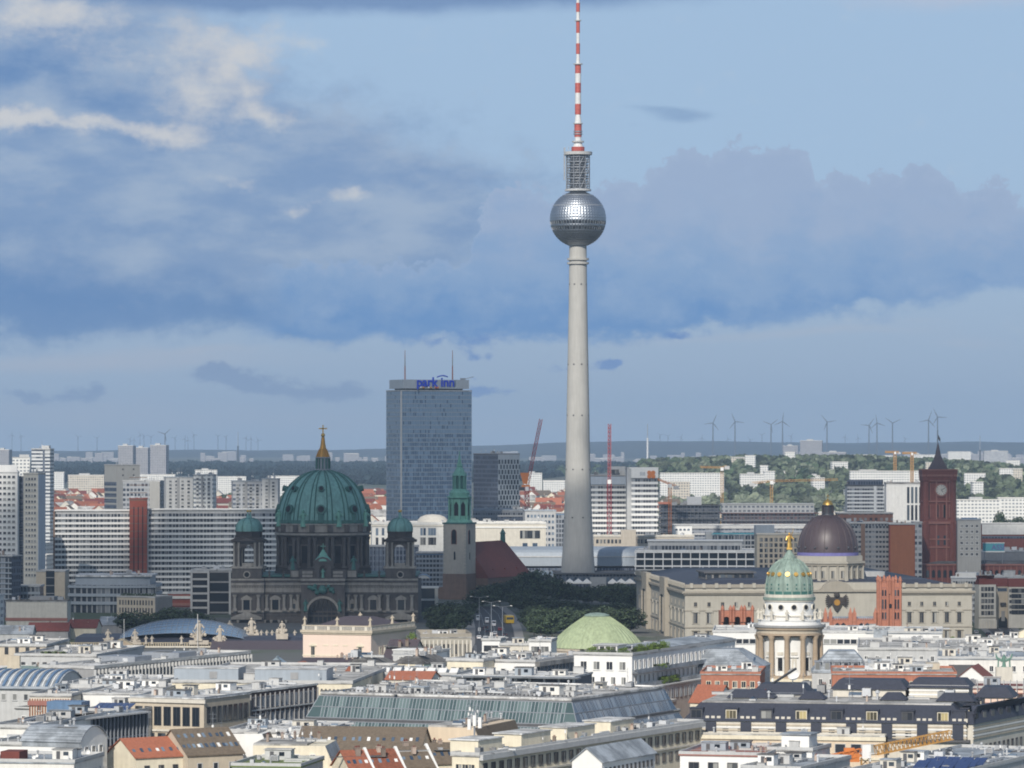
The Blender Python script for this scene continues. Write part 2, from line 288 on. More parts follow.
# ------------------------------------------------------------------ mesh builder
def PX(px, Y): return (px - CX) * Y / F
def PZ(py, Y): return CZ - (py - HY) * Y / F
def YT(py, z): return F * (CZ - z) / (py - HY)
class MB:
    def __init__(s): s.v = []; s.f = []; s.m = []; s.sm = []
    def add(s, vs, fs, m=0, sm=False):
        o = len(s.v); s.v += [tuple(v) for v in vs]
        for f in fs: s.f.append(tuple(i + o for i in f)); s.m.append(m); s.sm.append(sm)
        return s
    def box(s, x0, x1, y0, y1, z0, z1, m=0):
        return s.add([(x0, y0, z0), (x1, y0, z0), (x1, y1, z0), (x0, y1, z0), (x0, y0, z1), (x1, y0, z1), (x1, y1, z1), (x0, y1, z1)],
                     [(3, 2, 1, 0), (4, 5, 6, 7), (0, 1, 5, 4), (1, 2, 6, 5), (2, 3, 7, 6), (3, 0, 4, 7)], m)
    def quad(s, a, b, c, d, m=0): return s.add([a, b, c, d], [(0, 1, 2, 3)], m)
    def prism(s, poly, z0, z1, m=0, top=None):
        """polygon in plan (counter-clockwise), extruded upward; top = optional inset polygon"""
        n = len(poly); tp = top or poly
        vs = [(x, y, z0) for x, y in poly] + [(x, y, z1) for x, y in tp]
        fs = [(i, (i + 1) % n, n + (i + 1) % n, n + i) for i in range(n)] + [tuple(range(n, 2 * n)), tuple(range(n - 1, -1, -1))]
        return s.add(vs, fs, m)
    def slab(s, poly, y0, y1, m=0):
        """polygon in elevation (x, z), given thickness along y; y0 is the front"""
        n = len(poly)
        vs = [(x, y0, z) for x, z in poly] + [(x, y1, z) for x, z in poly]
        fs = [tuple(range(n)), tuple(range(2 * n - 1, n - 1, -1))] + [((i + 1) % n, i, n + i, n + (i + 1) % n) for i in range(n)]
        return s.add(vs, fs, m)
    def slabx(s, poly, x0, x1, m=0):
        """polygon in side elevation (y, z), given length along x"""
        n = len(poly)
        vs = [(x0, y, z) for y, z in poly] + [(x1, y, z) for y, z in poly]
        fs = [tuple(range(n - 1, -1, -1)), tuple(range(n, 2 * n))] + [(i, (i + 1) % n, n + (i + 1) % n, n + i) for i in range(n)]
        return s.add(vs, fs, m)
    def lathe(s, prof, n=24, cx=0, cy=0, m=0, sm=True, ph=0.0):
        vs = []; fs = []
        for r, z in prof:
            for i in range(n):
                a = 2 * math.pi * i / n + ph; vs.append((cx + r * math.cos(a), cy + r * math.sin(a), z))
        for k in range(len(prof) - 1):
            for i in range(n):
                j = (i + 1) % n; fs.append((k * n + i, k * n + j, (k + 1) * n + j, (k + 1) * n + i))
        fs.append(tuple(range((len(prof) - 1) * n, len(prof) * n))); fs.append(tuple(range(n - 1, -1, -1)))
        return s.add(vs, fs, m, sm)
    def tube(s, p0, p1, r0, r1=None, n=6, m=0, sm=True):
        r1 = r0 if r1 is None else r1
        p0 = Vector(p0); p1 = Vector(p1); d = (p1 - p0).normalized()
        a = d.orthogonal().normalized(); b = d.cross(a)
        vs = []
        for p, r in ((p0, r0), (p1, r1)):
            for i in range(n):
                q = 2 * math.pi * i / n; vs.append(p + a * r * math.cos(q) + b * r * math.sin(q))
        fs = [(i, (i + 1) % n, n + (i + 1) % n, n + i) for i in range(n)] + [tuple(range(n - 1, -1, -1)), tuple(range(n, 2 * n))]
        return s.add(vs, fs, m, sm)
    def ball(s, c, r, m=0, n=10, sz=1.0):
        pr = [(max(.001, r * math.sin(math.pi * k / 6)), c[2] - r * sz * math.cos(math.pi * k / 6)) for k in range(7)]
        return s.lathe(pr, n, c[0], c[1], m)
    def disc_y(s, cx, cz, r, y0, y1, m=0, n=20):
        return s.slab([(cx + r * math.cos(2 * math.pi * i / n), cz + r * math.sin(2 * math.pi * i / n)) for i in range(n)], y0, y1, m)
    def arch(s, x0, x1, z0, z1, cx, r, zs, y0, y1, m=0, n=12):
        """wall x0..x1, z0..z1 with an arched opening (open at the bottom)"""
        a = [(cx + r * math.cos(math.pi * i / n), zs + r * math.sin(math.pi * i / n)) for i in range(n + 1)]   # right to left
        s.slab([(x0, z0), (cx - r, z0)] + [p for p in reversed(a) if p[0] <= cx + 1e-6] + [(cx, z1), (x0, z1)], y0, y1, m)
        return s.slab([(cx + r, z0), (x1, z0), (x1, z1), (cx, z1)] + [p for p in reversed(a) if p[0] >= cx - 1e-6], y0, y1, m)
    def figure(s, x, y, z, h, m=0):
        """statue: plinth, robed body, arms, head"""
        s.box(x - .16 * h, x + .16 * h, y - .16 * h, y + .16 * h, z, z + .10 * h, m)
        s.lathe([(.15 * h, z + .1 * h), (.13 * h, z + .35 * h), (.10 * h, z + .55 * h), (.15 * h, z + .75 * h), (.13 * h, z + .82 * h), (.045 * h, z + .86 * h)], 8, x, y, m)
        s.ball((x, y, z + .93 * h), .075 * h, m, 8)
        s.tube((x + .12 * h, y, z + .78 * h), (x + .25 * h, y - .05 * h, z + .62 * h), .045 * h, .035 * h, 5, m)
        s.tube((x - .12 * h, y, z + .78 * h), (x - .2 * h, y - .1 * h, z + .55 * h), .045 * h, .035 * h, 5, m)
        return s
    def data(s, name, mats):
        me = bpy.data.meshes.new(name)
        me.from_pydata(s.v, [], s.f)
        for m in (mats if isinstance(mats, (list, tuple)) else [mats]): me.materials.append(MATS[m] if isinstance(m, str) else m)
        me.polygons.foreach_set('material_index', s.m); me.polygons.foreach_set('use_smooth', s.sm)
        me.update()
        if any(s.sm):
            try: me.set_sharp_from_angle(angle=R(35))
            except Exception: pass
        return me
    def build(s, name, mats, parent=None, loc=(0, 0, 0), rz=0.0):
        o = bpy.data.objects.new(name, s.data(name, mats)); COL.objects.link(o)
        o.parent = parent; o.location = loc; o.rotation_euler = (0, 0, rz)
        return o
def tag(o, label=None, cat=None, group=None, kind=None):
    if label: o['label'] = label
    if cat: o['category'] = cat
    if group: o['group'] = group
    if kind: o['kind'] = kind
    return o
def thing(name, label, cat, loc=(0, 0, 0), rz=0.0, group=None):
    o = bpy.data.objects.new(name, None); COL.objects.link(o); o.empty_display_size = .5
    o.location = loc; o.rotation_euler = (0, 0, rz)
    return tag(o, label, cat, group, 'thing')
def inst(me, name, parent, loc, rz=0.0, sc=None):
    o = bpy.data.objects.new(name, me); COL.objects.link(o); o.parent = parent; o.location = loc; o.rotation_euler = (0, 0, rz)
    if sc: o.scale = sc
    return o
def children(o): return [c for c in KIDS.get(o.name, [])] if False else list(o.children)
def copy_tree(o, parent=None):
    c = o.copy(); COL.objects.link(c); c.parent = parent
    for k in list(o.children): copy_tree(k, c)
    return c
HAZE = 4.2e-5
CLOUD_OPAQUE = .42                                # each cloud is passed twice (in and out)
# centre x, y, height and half sizes of the unseen clouds added to shade the middle of the city
THIN_SHADE_CLOUD = (-740, 860, 1010, 350, 760, 90)
SHADE_CLOUDS = [(60, 720, 1000, 520, 370, 80), (-530, 520, 1030, 210, 260, 70), (-80, 1590, 1020, 460, 105, 60), (-450, 1370, 1010, 120, 130, 60)]
# ------------------------------------------------------------------ building kit
WCACHE = {}
def window_mesh(w, h, style):
    """one window facing -y: frame standing proud, panes set back in it, sill"""
    k = (round(w, 1), round(h, 1), style)
    if k in WCACHE: return WCACHE[k]
    fm, gm, split, sill = {'white': ('clean_white', 'window_glass', 2, 1), 'plain': ('light_grey', 'window_glass', 1, 1), 'dark': ('dark_grey', 'window_glass', 2, 0), 'blue': ('grey_metal', 'blue_glass', 1, 0),
                           'stone': ('pale_stone', 'window_glass', 2, 1), 'sand': ('sandstone_dark', 'window_glass', 2, 1), 'warm': ('cream_plaster', 'warm_glass', 3, 0), 'brick': ('townhall_trim', 'dark_glass', 2, 1), 'big': ('dark_metal', 'dark_glass', 2, 0), 'cream': ('cream_plaster', 'window_glass', 2, 1)}[style]
    w, h = k[0], k[1]; b = MB(); t = min(.14, w * .12)
    b.box(-w / 2, -w / 2 + t, -.16, .02, 0, h, 0); b.box(w / 2 - t, w / 2, -.16, .02, 0, h, 0)
    b.box(-w / 2 + t, w / 2 - t, -.16, .02, h - t, h, 0); b.box(-w / 2 + t, w / 2 - t, -.16, .02, 0, t * .7, 0)
    for i in range(split):
        x0 = -w / 2 + t + (w - 2 * t) * i / split; x1 = -w / 2 + t + (w - 2 * t) * (i + 1) / split
        b.box(x0, x1 - (.07 if i < split - 1 else 0), -.04, .0, t * .7, h - t, 1)
        if i < split - 1: b.box(x1 - .07, x1, -.10, .0, t * .7, h - t, 0)
    if sill: b.box(-w / 2 - .1, w / 2 + .1, -.30, .0, -.14, -.005, 0)
    WCACHE[k] = b.data('window', [fm, gm]); return WCACHE[k]

CL = {}
def clutter_protos():
    b = MB(); b.box(-1.1, 1.1, -.8, .8, .25, 1.7); 
    for i in range(5): b.box(-1.0, 1.0, -.86, -.8, .4 + i * .25, .5 + i * .25, 1)
    for x in (-.9, .9):
        for y in (-.6, .6): b.box(x - .08, x + .08, y - .08, y + .08, 0, .25, 1)
    b.lathe([(.5, 1.7), (.5, 1.85), (.42, 1.9)], 10, 0, 0, 1); CL['ventilation_unit'] = b.data('ventilation_unit', ['vent_metal', 'dark_grey'])
    b = MB(); b.box(-.5, .5, -.35, .35, 0, 1.9); b.box(-.6, .6, -.45, .45, 1.9, 2.05); b.tube((-.22, 0, 2.05), (-.22, 0, 2.5), .14, n=6, m=1); b.tube((.22, 0, 2.05), (.22, 0, 2.45), .14, n=6, m=1)
    CL['chimney'] = b.data('chimney', ['chimney_brick', 'red_tiles'])
    b = MB(); b.box(-1.2, 1.2, -.7, .7, 0, .35); b.slabx([(-.65, .352), (.65, .352), (0, .85)], -1.15, 1.15, 1); CL['skylight'] = b.data('skylight', ['light_grey', 'blue_glass'])
    b = MB(); b.tube((0, 0, 0), (0, 0, 5.5), .06, .04, 6); 
    for z in (3.2, 4.2, 5.0): b.tube((-.8, 0, z), (.8, 0, z), .03, n=4)
    b.box(-.2, .2, -.12, .12, 2.2, 3.0, 1); CL['antenna_mast'] = b.data('antenna_mast', ['grey_metal', 'clean_white'])
    b = MB(); b.tube((0, 0, 0), (0, 0, 1.3), .22, n=8); b.lathe([(.42, 1.3), (.42, 1.45), (.05, 1.75)], 8); CL['vent_pipe'] = b.data('vent_pipe', ['vent_metal'])
    b = MB(); b.box(-2.2, 2.2, -1.6, 1.6, 0, 2.5); b.box(-2.35, 2.35, -1.75, 1.75, 2.5, 2.68, 1); b.box(-.45, .45, -1.66, -1.6, .1, 2.0, 2); CL['plant_room'] = b.data('plant_room', ['light_grey', 'gravel_roof', 'dark_grey'])
    b = MB(); b.tube((0, 0, 0), (0, 0, .9), .06, n=6)
    pr = [(.01, 0), (.35, .05), (.62, .18), (.75, .34)]; vs = []; n = 12
    for r, d in pr:
        for i in range(n): vs.append((r * math.cos(2 * math.pi * i / n), -d, 1.2 + r * math.sin(2 * math.pi * i / n)))
    b.add(vs, [(k * n + i, k * n + (i + 1) % n, (k + 1) * n + (i + 1) % n, (k + 1) * n + i) for k in range(3) for i in range(n)], 1)
    CL['satellite_dish'] = b.data('satellite_dish', ['grey_metal', 'clean_white'])
    b = MB(); b.box(-.28, .28, -6, 6, .35, .85); 
    for y in (-5, -1.7, 1.7, 5): b.box(-.2, .2, y - .1, y + .1, 0, .35)
    CL['air_duct'] = b.data('air_duct', ['vent_metal'])
    b = MB()
    for z in (.5, 1.0): b.tube((-4, 0, z), (4, 0, z), .03, n=4)
    for i in range(5): b.tube((-4 + 2 * i, 0, 0), (-4 + 2 * i, 0, 1), .03, n=4)
    CL['railing'] = b.data('railing', ['grey_metal'])
    b = MB(); b.box(-5, 5, -.3, .3, .08, .22); b.box(-5.2, -1, -.5, .5, 0, .08, 1); CL['cable_tray'] = b.data('cable_tray', ['dark_grey', 'bitumen_roof'])
    b = MB(); b.box(-3.5, 3.5, -.15, .15, 0, .55); b.box(-3.6, 3.6, -.22, .22, .55, .62, 1); CL['low_wall'] = b.data('low_wall', ['light_grey', 'zinc_roof'])
    b = MB(); b.box(-2.4, 2.4, -1.7, 1.7, 0, .06); b.box(-1.2, -.2, -.6, .5, .06, .5, 1); CL['roof_mat'] = b.data('roof_mat', ['bitumen_roof', 'vent_metal'])
clutter_protos()

ALL = []
class B:
    """box building: near corner at column px and depth Y, turned th degrees; th >= 0 shows its left side, th < 0 its right side"""
    def __init__(s, name, label, cat, xl, xr, top, Y=None, z=None, th=0.0, side=None, d=15.0, base=0.0, group=None):
        if Y is None: Y = YT(top, z)
        s.Y = Y; th = R(th); d0 = d; c, si = math.cos(th), math.sin(th)
        if th >= 0:
            Xc = PX(xl, Y); u = (xr - CX) / F; s.w = (u * Y - Xc) / (c - u * si); ox, oy = Xc, Y
            if side is not None: u = (side - CX) / F; d = (Xc - u * Y) / (si + u * c)
        else:
            Xc = PX(xr, Y); u = (xl - CX) / F; s.w = (Xc - u * Y) / (c - u * si); ox, oy = Xc - s.w * c, Y - s.w * si
            if side is not None: u = (side - CX) / F; d = (Xc - u * Y) / (si + u * c)
        if not 0 < d < 240: d = d0 if 0 < d0 < 130 else 15.0
        s.d = d; s.base = base; s.h = PZ(top, Y) - base; s.nw = 0; s.extra = None; s.name = name
        s.o = thing(name, label, cat, (ox, oy, base), th, group); ALL.append(s)
    def z(s, py): return PZ(py, s.Y) - s.base
    def x(s, px): return (PX(px, s.Y) - s.o.location.x) / math.cos(s.o.rotation_euler.z)
    def loc(s, px, Y):
        """local x, y of the ground point seen in column px at depth Y"""
        dx_, dy_, a = PX(px, Y) - s.o.location.x, Y - s.o.location.y, s.o.rotation_euler.z
        return dx_ * math.cos(a) + dy_ * math.sin(a), -dx_ * math.sin(a) + dy_ * math.cos(a)
    def body(s, m, z0=0.0, z1=None, i=0.0, name='wall'):
        b = MB(); b.box(i, s.w - i, i, s.d - i, z0, s.h if z1 is None else z1); b.build(name, m, s.o); return s
    def part(s, name, m, x0, x1, y0, y1, z0, z1, par=None):
        b = MB(); b.box(x0, x1, y0, y1, z0, z1); return b.build(name, m, par or s.o)
    def flat(s, m='gravel_roof', par=.7, pm=None, over=.25, t=.3, z=None, wall='light_grey'):
        z = s.h if z is None else z
        b = MB(); b.box(-over, s.w + over, -over, s.d + over, z + .003, z + t); b.build('roof', m, s.o)
        if par:
            b = MB(); p = .35; z0 = z + t + .003; z1 = z0 + par; w, d, o = s.w, s.d, over
            b.box(-o, w + o, -o, -o + p, z0, z1); b.box(-o, w + o, d + o - p, d + o, z0, z1); b.box(-o, -o + p, -o + p, d + o - p, z0, z1); b.box(w + o - p, w + o, -o + p, d + o - p, z0, z1)
            b.build('parapet', pm or wall, s.o)
        s.zr = z + t; return s
    def _place(s, face, a, z):
        if face == 'F': return (a, 0, z), 0.0
        if face == 'L': return (0, a, z), -math.pi / 2
        if face == 'R': return (s.w, a, z), math.pi / 2
    def win(s, face, cols, z0, z1, rows=1, ww=1.3, wh=None, style='white', a0=None, a1=None, m=.9, par=None, name='window'):
        """grid of windows: rows between heights z0..z1 (row pitch = (z1-z0)/rows), centred columns"""
        L = s.w if face == 'F' else s.d
        a0 = m if a0 is None else a0; a1 = L - m if a1 is None else a1
        pitch = (z1 - z0) / rows; h = wh or pitch * .55; cp = (a1 - a0) / cols
        if ww < 0: ww = cp * -ww
        me = window_mesh(ww, h, style)
        for r in range(rows - 1, -1, -1):
            for c in range(cols):
                loc, rz = s._place(face, a0 + cp * (c + .5), z0 + r * pitch + (pitch - h) * .45)
                if s.nw < 100:
                    inst(me, name, par or s.o, loc, rz); s.nw += 1
                else:
                    if s.extra is None: s.extra = []
                    s.extra.append((me, loc, rz))
        return s
    def done(s):
        if s.extra:
            b = MB(); mats = []
            for me, loc, rz in s.extra:
                mi = []
                for m in me.materials:
                    if m not in mats: mats.append(m)
                    mi.append(mats.index(m))
                mt = Matrix.Translation(loc) @ Matrix.Rotation(rz, 4, 'Z'); o = len(b.v)
                b.v += [tuple(mt @ v.co) for v in me.vertices]
                for p in me.polygons: b.f.append(tuple(i + o for i in p.vertices)); b.m.append(mi[p.material_index]); b.sm.append(False)
            b.build('window', mats, s.o)['kind'] = 'stuff'; s.extra = None
        return s
    def band(s, face, z0, z1, m, name='cornice', pr=.3, a0=0.0, a1=None):
        L = s.w if face == 'F' else s.d; a1 = L if a1 is None else a1; b = MB()
        if face == 'F': b.box(a0 - (pr if a0 == 0 else 0), a1 + (pr if a1 == L else 0), -pr, -.003, z0, z1)
        elif face == 'L': b.box(-pr, -.003, a0 + .003, a1, z0, z1)
        else: b.box(s.w + .003, s.w + pr, a0 + .003, a1, z0, z1)
        b.build(name, m, s.o); return s
    def floors(s, face, z0, z1, n, wall='light_grey', glass_='band_windows', fr=.5, a0=0.0, a1=None, pr=.8, name='balcony', pier=0.0):
        """storeys as strips: a glazed strip and a solid parapet in front of it"""
        L = s.w if face == 'F' else s.d; a1 = L if a1 is None else a1; p = (z1 - z0) / n
        for k in range(n):
            s.band(face, z0 + k * p, z0 + k * p + p * (1 - fr), wall, name, pr, a0 + (.003 if a0 == 0 else 0), a1 - .003)
            s.band(face, z0 + k * p + p * (1 - fr) + .01, z0 + (k + 1) * p - .01, glass_, 'window_strip', .06, a0 + .3, a1 - .3)
        return s
    def gable(s, h, m='orange_tiles', along='x', over=.4, wall='white_plaster', z=None):
        z = (s.h if z is None else z) + .003; w, d, o = s.w, s.d, over; t = .25
        b = MB(); g = MB()
        if along == 'x':
            g.slabx([(0, z), (d, z), (d / 2, z + h)], 0, s.w)
            k = h / (d / 2)
            b.slabx([(-o, z - o * k + .06), (d / 2, z + h + .06), (d / 2, z + h + t), (-o, z - o * k + t)], -o, w + o); b.slabx([(d / 2, z + h + .06), (d + o, z - o * k + .06), (d + o, z - o * k + t), (d / 2, z + h + t)], -o, w + o)
        else:
            g.slab([(0, z), (w, z), (w / 2, z + h)], 0, s.d)
            k = h / (w / 2)
            b.slab([(-o, z - o * k + .06), (w / 2, z + h + .06), (w / 2, z + h + t), (-o, z - o * k + t)], -o, d + o); b.slab([(w / 2, z + h + .06), (w + o, z - o * k + .06), (w + o, z - o * k + t), (w / 2, z + h + t)], -o, d + o)
        g.build('gable', wall, s.o); b.build('roof', m, s.o); s.zr = z + h; return s
    def hip(s, h, m='slate_roof', over=.5, inset=None, z=None, inx=None):
        """hip or mansard roof: slopes in by inset, flat on top"""
        z = (s.h if z is None else z) + .003; i = inset if inset is not None else min(s.w, s.d) / 2 - .3; ix = inx if inx is not None else i; o = over
        b = MB(); b.prism([(-o, -o), (s.w + o, -o), (s.w + o, s.d + o), (-o, s.d + o)], z, z + h, 0, [(ix, i), (s.w - ix, i), (s.w - ix, s.d - i), (ix, s.d - i)])
        b.build('roof', m, s.o); s.zr = z + h; s.inset = i; return s
    def barrel(s, h, m='zinc_roof', along='x', n=10, over=.3, wall='white_plaster'):
        z = s.h + .003
        L = s.d if along == 'x' else s.w
        rad = (L * L / 4 + h * h) / (2 * h); cz = z + h - rad; a = math.asin(min(1, L / 2 / rad))
        arc = lambda r, e: [(L / 2 + r * math.sin(q), cz + r * math.cos(q)) for q in [-a - e + (2 * a + 2 * e) * i / n for i in range(n + 1)]]
        g = MB(); b = MB()
        inner = arc(rad - .02, 0); outer = arc(rad + .25, .04 * 1)
        if along == 'x': g.slabx(list(reversed(inner)), .02, s.w - .02); b.slabx(arc(rad + .02, .04)[::1][::-1] + outer if False else outer + arc(rad + .02, .04)[::-1], -over, s.w + over)
        else: g.slab(list(reversed(inner)), .02, s.d - .02); b.slab(outer + arc(rad + .02, .04)[::-1], -over, s.d + over)
        g.build('gable', wall, s.o); b.build('roof', m, s.o); s.zr = z + h; return s
    def units(s, seed, n, kinds=('ventilation_unit', 'chimney', 'skylight', 'vent_pipe'), sc=(.7, 1.4), z=None, m=1.5):
        rn = random.Random(seed); z = (s.zr if z is None else z) + .01
        x0, x1, y0, y1 = m, max(m + .1, s.w - m), m, max(m + .1, s.d - m)
        for i in range(int(n * 2.1)):
            k = rn.choice(kinds) if i % 5 < 3 else rn.choice(('railing', 'cable_tray', 'low_wall', 'roof_mat', 'vent_pipe', 'antenna_mast'))
            q = rn.uniform(*sc) * (.8 if k in ('plant_room', 'chimney') else 1.0)
            inst(CL[k], k, s.o, (rn.uniform(x0, x1), rn.uniform(y0, y1), z), rn.choice((0, math.pi / 2, math.pi)) if k != 'satellite_dish' else rn.uniform(-.6, .6), (q, q, q))
        return s
    def rail(s, z=None, hgt=1.0, face='F', a0=0.0, a1=None, y=.1):
        z = (s.zr if z is None else z) + .003; L = s.w if face == 'F' else s.d; a1 = L if a1 is None else a1
        b = MB(); n = max(2, int((a1 - a0) / 2.0))
        P = (lambda a, q: (a, y, q)) if face == 'F' else ((lambda a, q: (y, a, q)) if face == 'L' else (lambda a, q: (s.w - y, a, q)))
        for q in (hgt, hgt * .5): b.tube(P(a0, z + q), P(a1, z + q), .04, n=4)
        for i in range(n + 1): b.tube(P(a0 + (a1 - a0) * i / n, z), P(a0 + (a1 - a0) * i / n, z + hgt), .035, n=4)
        b.build('railing', 'grey_metal', s.o); return s
    def rib(s, face, n, z0, z1, m='light_grey', w=.25, pr=.35, a0=0.0, a1=None, name='fin'):
        """vertical fins across a face, as one part"""
        L = s.w if face == 'F' else s.d; a1 = L if a1 is None else a1; b = MB()
        for i in range(n + 1):
            a = a0 + (a1 - a0) * i / n
            if face == 'F': b.box(a - w / 2, a + w / 2, -pr, -.003, z0, z1)
            elif face == 'L': b.box(-pr, -.003, a - w / 2, a + w / 2, z0, z1)
            else: b.box(s.w + .003, s.w + pr, a - w / 2, a + w / 2, z0, z1)
        b.build(name, m, s.o); return s

LEAF = {}
def foliage_material(name, rgb, var=.55):
    m = bpy.data.materials.new(name); m.use_nodes = True; t_ = X.T = m.node_tree; b = t_.nodes['Principled BSDF']
    ge = t_.nodes.new('ShaderNodeNewGeometry'); tc = t_.nodes.new('ShaderNodeTexCoord'); oi = t_.nodes.new('ShaderNodeObjectInfo')
    k = (X(ge.outputs['Random Per Island']) - .5) * (2 * var) + (xnoise(tc.outputs['Object'], .25, 3) - .5) * .9 + (X(oi.outputs['Random']) - .5) * .5 + 1.0
    vm = t_.nodes.new('ShaderNodeVectorMath'); vm.operation = 'SCALE'; vm.inputs[0].default_value = rgb; t_.links.new(X.op('MAXIMUM', k, .2).s, vm.inputs['Scale'])
    t_.links.new(vm.outputs[0], b.inputs['Base Color']); b.inputs['Roughness'].default_value = .75; b.inputs['Specular IOR Level'].default_value = .25
    MATS[name] = m
foliage_material('dark_leaves', (.046, .068, .036), .85); foliage_material('mid_leaves', (.062, .082, .042)); foliage_material('wood_leaves', (.080, .098, .058), .75); foliage_material('grey_leaves', (.15, .17, .115)); foliage_material('bright_leaves', (.13, .19, .04)); foliage_material('shaded_wood', (.018, .030, .034), .4)  # last one: far forest, its colour darkened in place of a cloud's shade
def crown_mesh(seed, w, h, n, leaf, m):
    """crown of leaf clumps: lobes spread through an uneven egg, each covered in small tilted leaf faces"""
    rn = random.Random(seed); b = MB(); lobes = []
    for i in range(22):
        a = rn.uniform(0, 6.283); q = rn.uniform(-.9, 1); r = math.sqrt(max(0, 1 - q * q)) * rn.uniform(.35, .82)
        lobes.append((r * math.cos(a) * w, r * math.sin(a) * w, q * h * .72, rn.uniform(.26, .46)))
    for i in range(n):
        lx, ly, lz, lr = rn.choice(lobes)
        d = Vector((rn.gauss(0, 1), rn.gauss(0, 1), rn.gauss(0, 1))).normalized()
        p = Vector((lx, ly, lz)) + Vector((d.x * lr * w, d.y * lr * w, d.z * lr * h * .8)) * rn.uniform(.7, 1.12)
        nr = (d + Vector((rn.gauss(0, .5), rn.gauss(0, .5), rn.gauss(0, .5)))).normalized(); a = nr.orthogonal().normalized(); c = nr.cross(a)
        q = leaf * rn.uniform(.6, 1.5); e = leaf * rn.uniform(.5, 1.1)
        b.add([p - a * q, p - c * e, p + a * q * .9, p + c * e * 1.1], [(0, 1, 2, 3)])
    return b.data('crown', [m])
def trunk_mesh(seed, h, r):
    rn = random.Random(seed); b = MB(); b.tube((0, 0, -.3), (0, 0, h * .6), r, r * .6, 7); b.tube((0, 0, h * .6), (rn.uniform(-.5, .5), rn.uniform(-.5, .5), h * 1.25), r * .6, r * .2, 6)
    for i in range(6):
        a = i * 1.05 + rn.uniform(-.3, .3); z = h * rn.uniform(.5, .9); L = h * rn.uniform(.35, .6)
        b.tube((0, 0, z), (L * math.cos(a), L * math.sin(a), z + L * .8), r * .35, r * .1, 5)
    return b.data('trunk', ['pale_bark'])
for kind, m in (('dark', 'dark_leaves'), ('mid', 'mid_leaves'), ('grey', 'grey_leaves'), ('bright', 'bright_leaves')):
    LEAF[kind] = [(crown_mesh(31 * i + len(kind), 1.0, 1.0, 1500, .075, m), trunk_mesh(i, .55, .035)) for i in range(3)]
TREEN = [0]
def tree(name, label, kind, x, y, z, h, w, group=None, cat='tree', hz=1.0):
    """tree at ground point, total height h, crown half-width w"""
    i = TREEN[0]; TREEN[0] += 1; cm, tm = LEAF[kind][i % 3]
    o = thing(name, label, cat, (x, y, z), (i * 2.39) % 6.28, group)
    ch = h * .40 * hz
    inst(cm, 'crown', o, (0, 0, h - ch * 1.0), 0, (w, w, ch))
    inst(tm, 'trunk', o, (0, 0, 0), 0, (h * .75, h * .75, h * .75)); return o
# ------------------------------------------------------------------ ground, hills, roads
def ground_material():
    m = bpy.data.materials.new('city_ground'); m.use_nodes = True; t_ = X.T = m.node_tree; b = t_.nodes['Principled BSDF']
    tc = t_.nodes.new('ShaderNodeTexCoord'); v = tc.outputs['Object']
    c = xmix(smooth(xnoise(v, .006, 6, .65), .42, .6), (.12, .12, .115), (.06, .085, .04))
    c = xmix(smooth(xnoise(v, .03, 5, .65), .55, .7), c, (.24, .23, .21))
    t_.links.new(c, b.inputs['Base Color']); b.inputs['Roughness'].default_value = .9; MATS['city_ground'] = m
ground_material()
def hill_material(name, a, c2):
    m = bpy.data.materials.new(name); m.use_nodes = True; t_ = X.T = m.node_tree; b = t_.nodes['Principled BSDF']
    tc = t_.nodes.new('ShaderNodeTexCoord'); v = tc.outputs['Object']
    c = xmix(smooth(xnoise(v, .004, 7, .7), .4, .65), a, c2)
    t_.links.new(c, b.inputs['Base Color']); b.inputs['Roughness'].default_value = .95; MATS[name] = m
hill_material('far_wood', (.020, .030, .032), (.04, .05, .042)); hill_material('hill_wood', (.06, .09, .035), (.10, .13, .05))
HILLX, HILLY = 560.0, 6400.0
def hill(x, y):
    a = 46.0 * math.exp(-((x - HILLX) / 380.0) ** 2 - ((y - HILLY) / 1000.0) ** 2) + 24.0 * math.exp(-((x - 180) / 260.0) ** 2 - ((y - 6800) / 900.0) ** 2)
    q = min(1, max(0, (y - 6600) / 2600)); return a + 16.0 * q * q * (3 - 2 * q)
b = MB(); rn = random.Random(5)
ys = [-400, 300, 900, 1500, 2100, 2700] + [3300 + 200 * i for i in range(30)] + [9800, 11000, 13000, 15000, 17000, 20000, 23500, 27000]
xs = [-4900, -3200, -2200] + [-1500 + 100 * i for i in range(36)] + [2600, 3400, 4900]
vs = [(x, y, hill(x, y)) for y in ys for x in xs]; nx = len(xs)
b.add(vs, [(j * nx + i, j * nx + i + 1, (j + 1) * nx + i + 1, (j + 1) * nx + i) for j in range(len(ys) - 1) for i in range(nx - 1)], 0, True)
tag(b.build('ground', 'city_ground'), 'city ground of asphalt, yards and parkland under the buildings', 'ground', kind='structure')
# wooded ridge on the horizon
b = MB(); rn = random.Random(8); vs = []; xs = [-4800 + 60 * i for i in range(161)]
def ridge(x, k): return 8 * math.sin(x * .0013 + k) + 5 * math.sin(x * .0041 + 2 * k) + 2.5 * math.sin(x * .013 + k * 3)
rows = [(18500, 14, 0), (20500, 45, .3), (22000, 84, 1), (24000, 92, .6), (26500, 60, .2)]
for (y, z, a) in rows:
    for x in xs: q = min(1, max(0, (x + 700) / 1300)); vs.append((x, y + rn.uniform(-200, 200), z * (.5 + .5 * q * q * (3 - 2 * q)) + a * ridge(x, 1.7) + a * rn.uniform(-1.5, 1.5) + 0.0))
n = len(xs)
b.add(vs, [(j * n + i, j * n + i + 1, (j + 1) * n + i + 1, (j + 1) * n + i) for j in range(len(rows) - 1) for i in range(n - 1)], 0, True)
tag(b.build('hills', 'far_wood'), 'long wooded ridge along the horizon', 'hills', kind='structure')
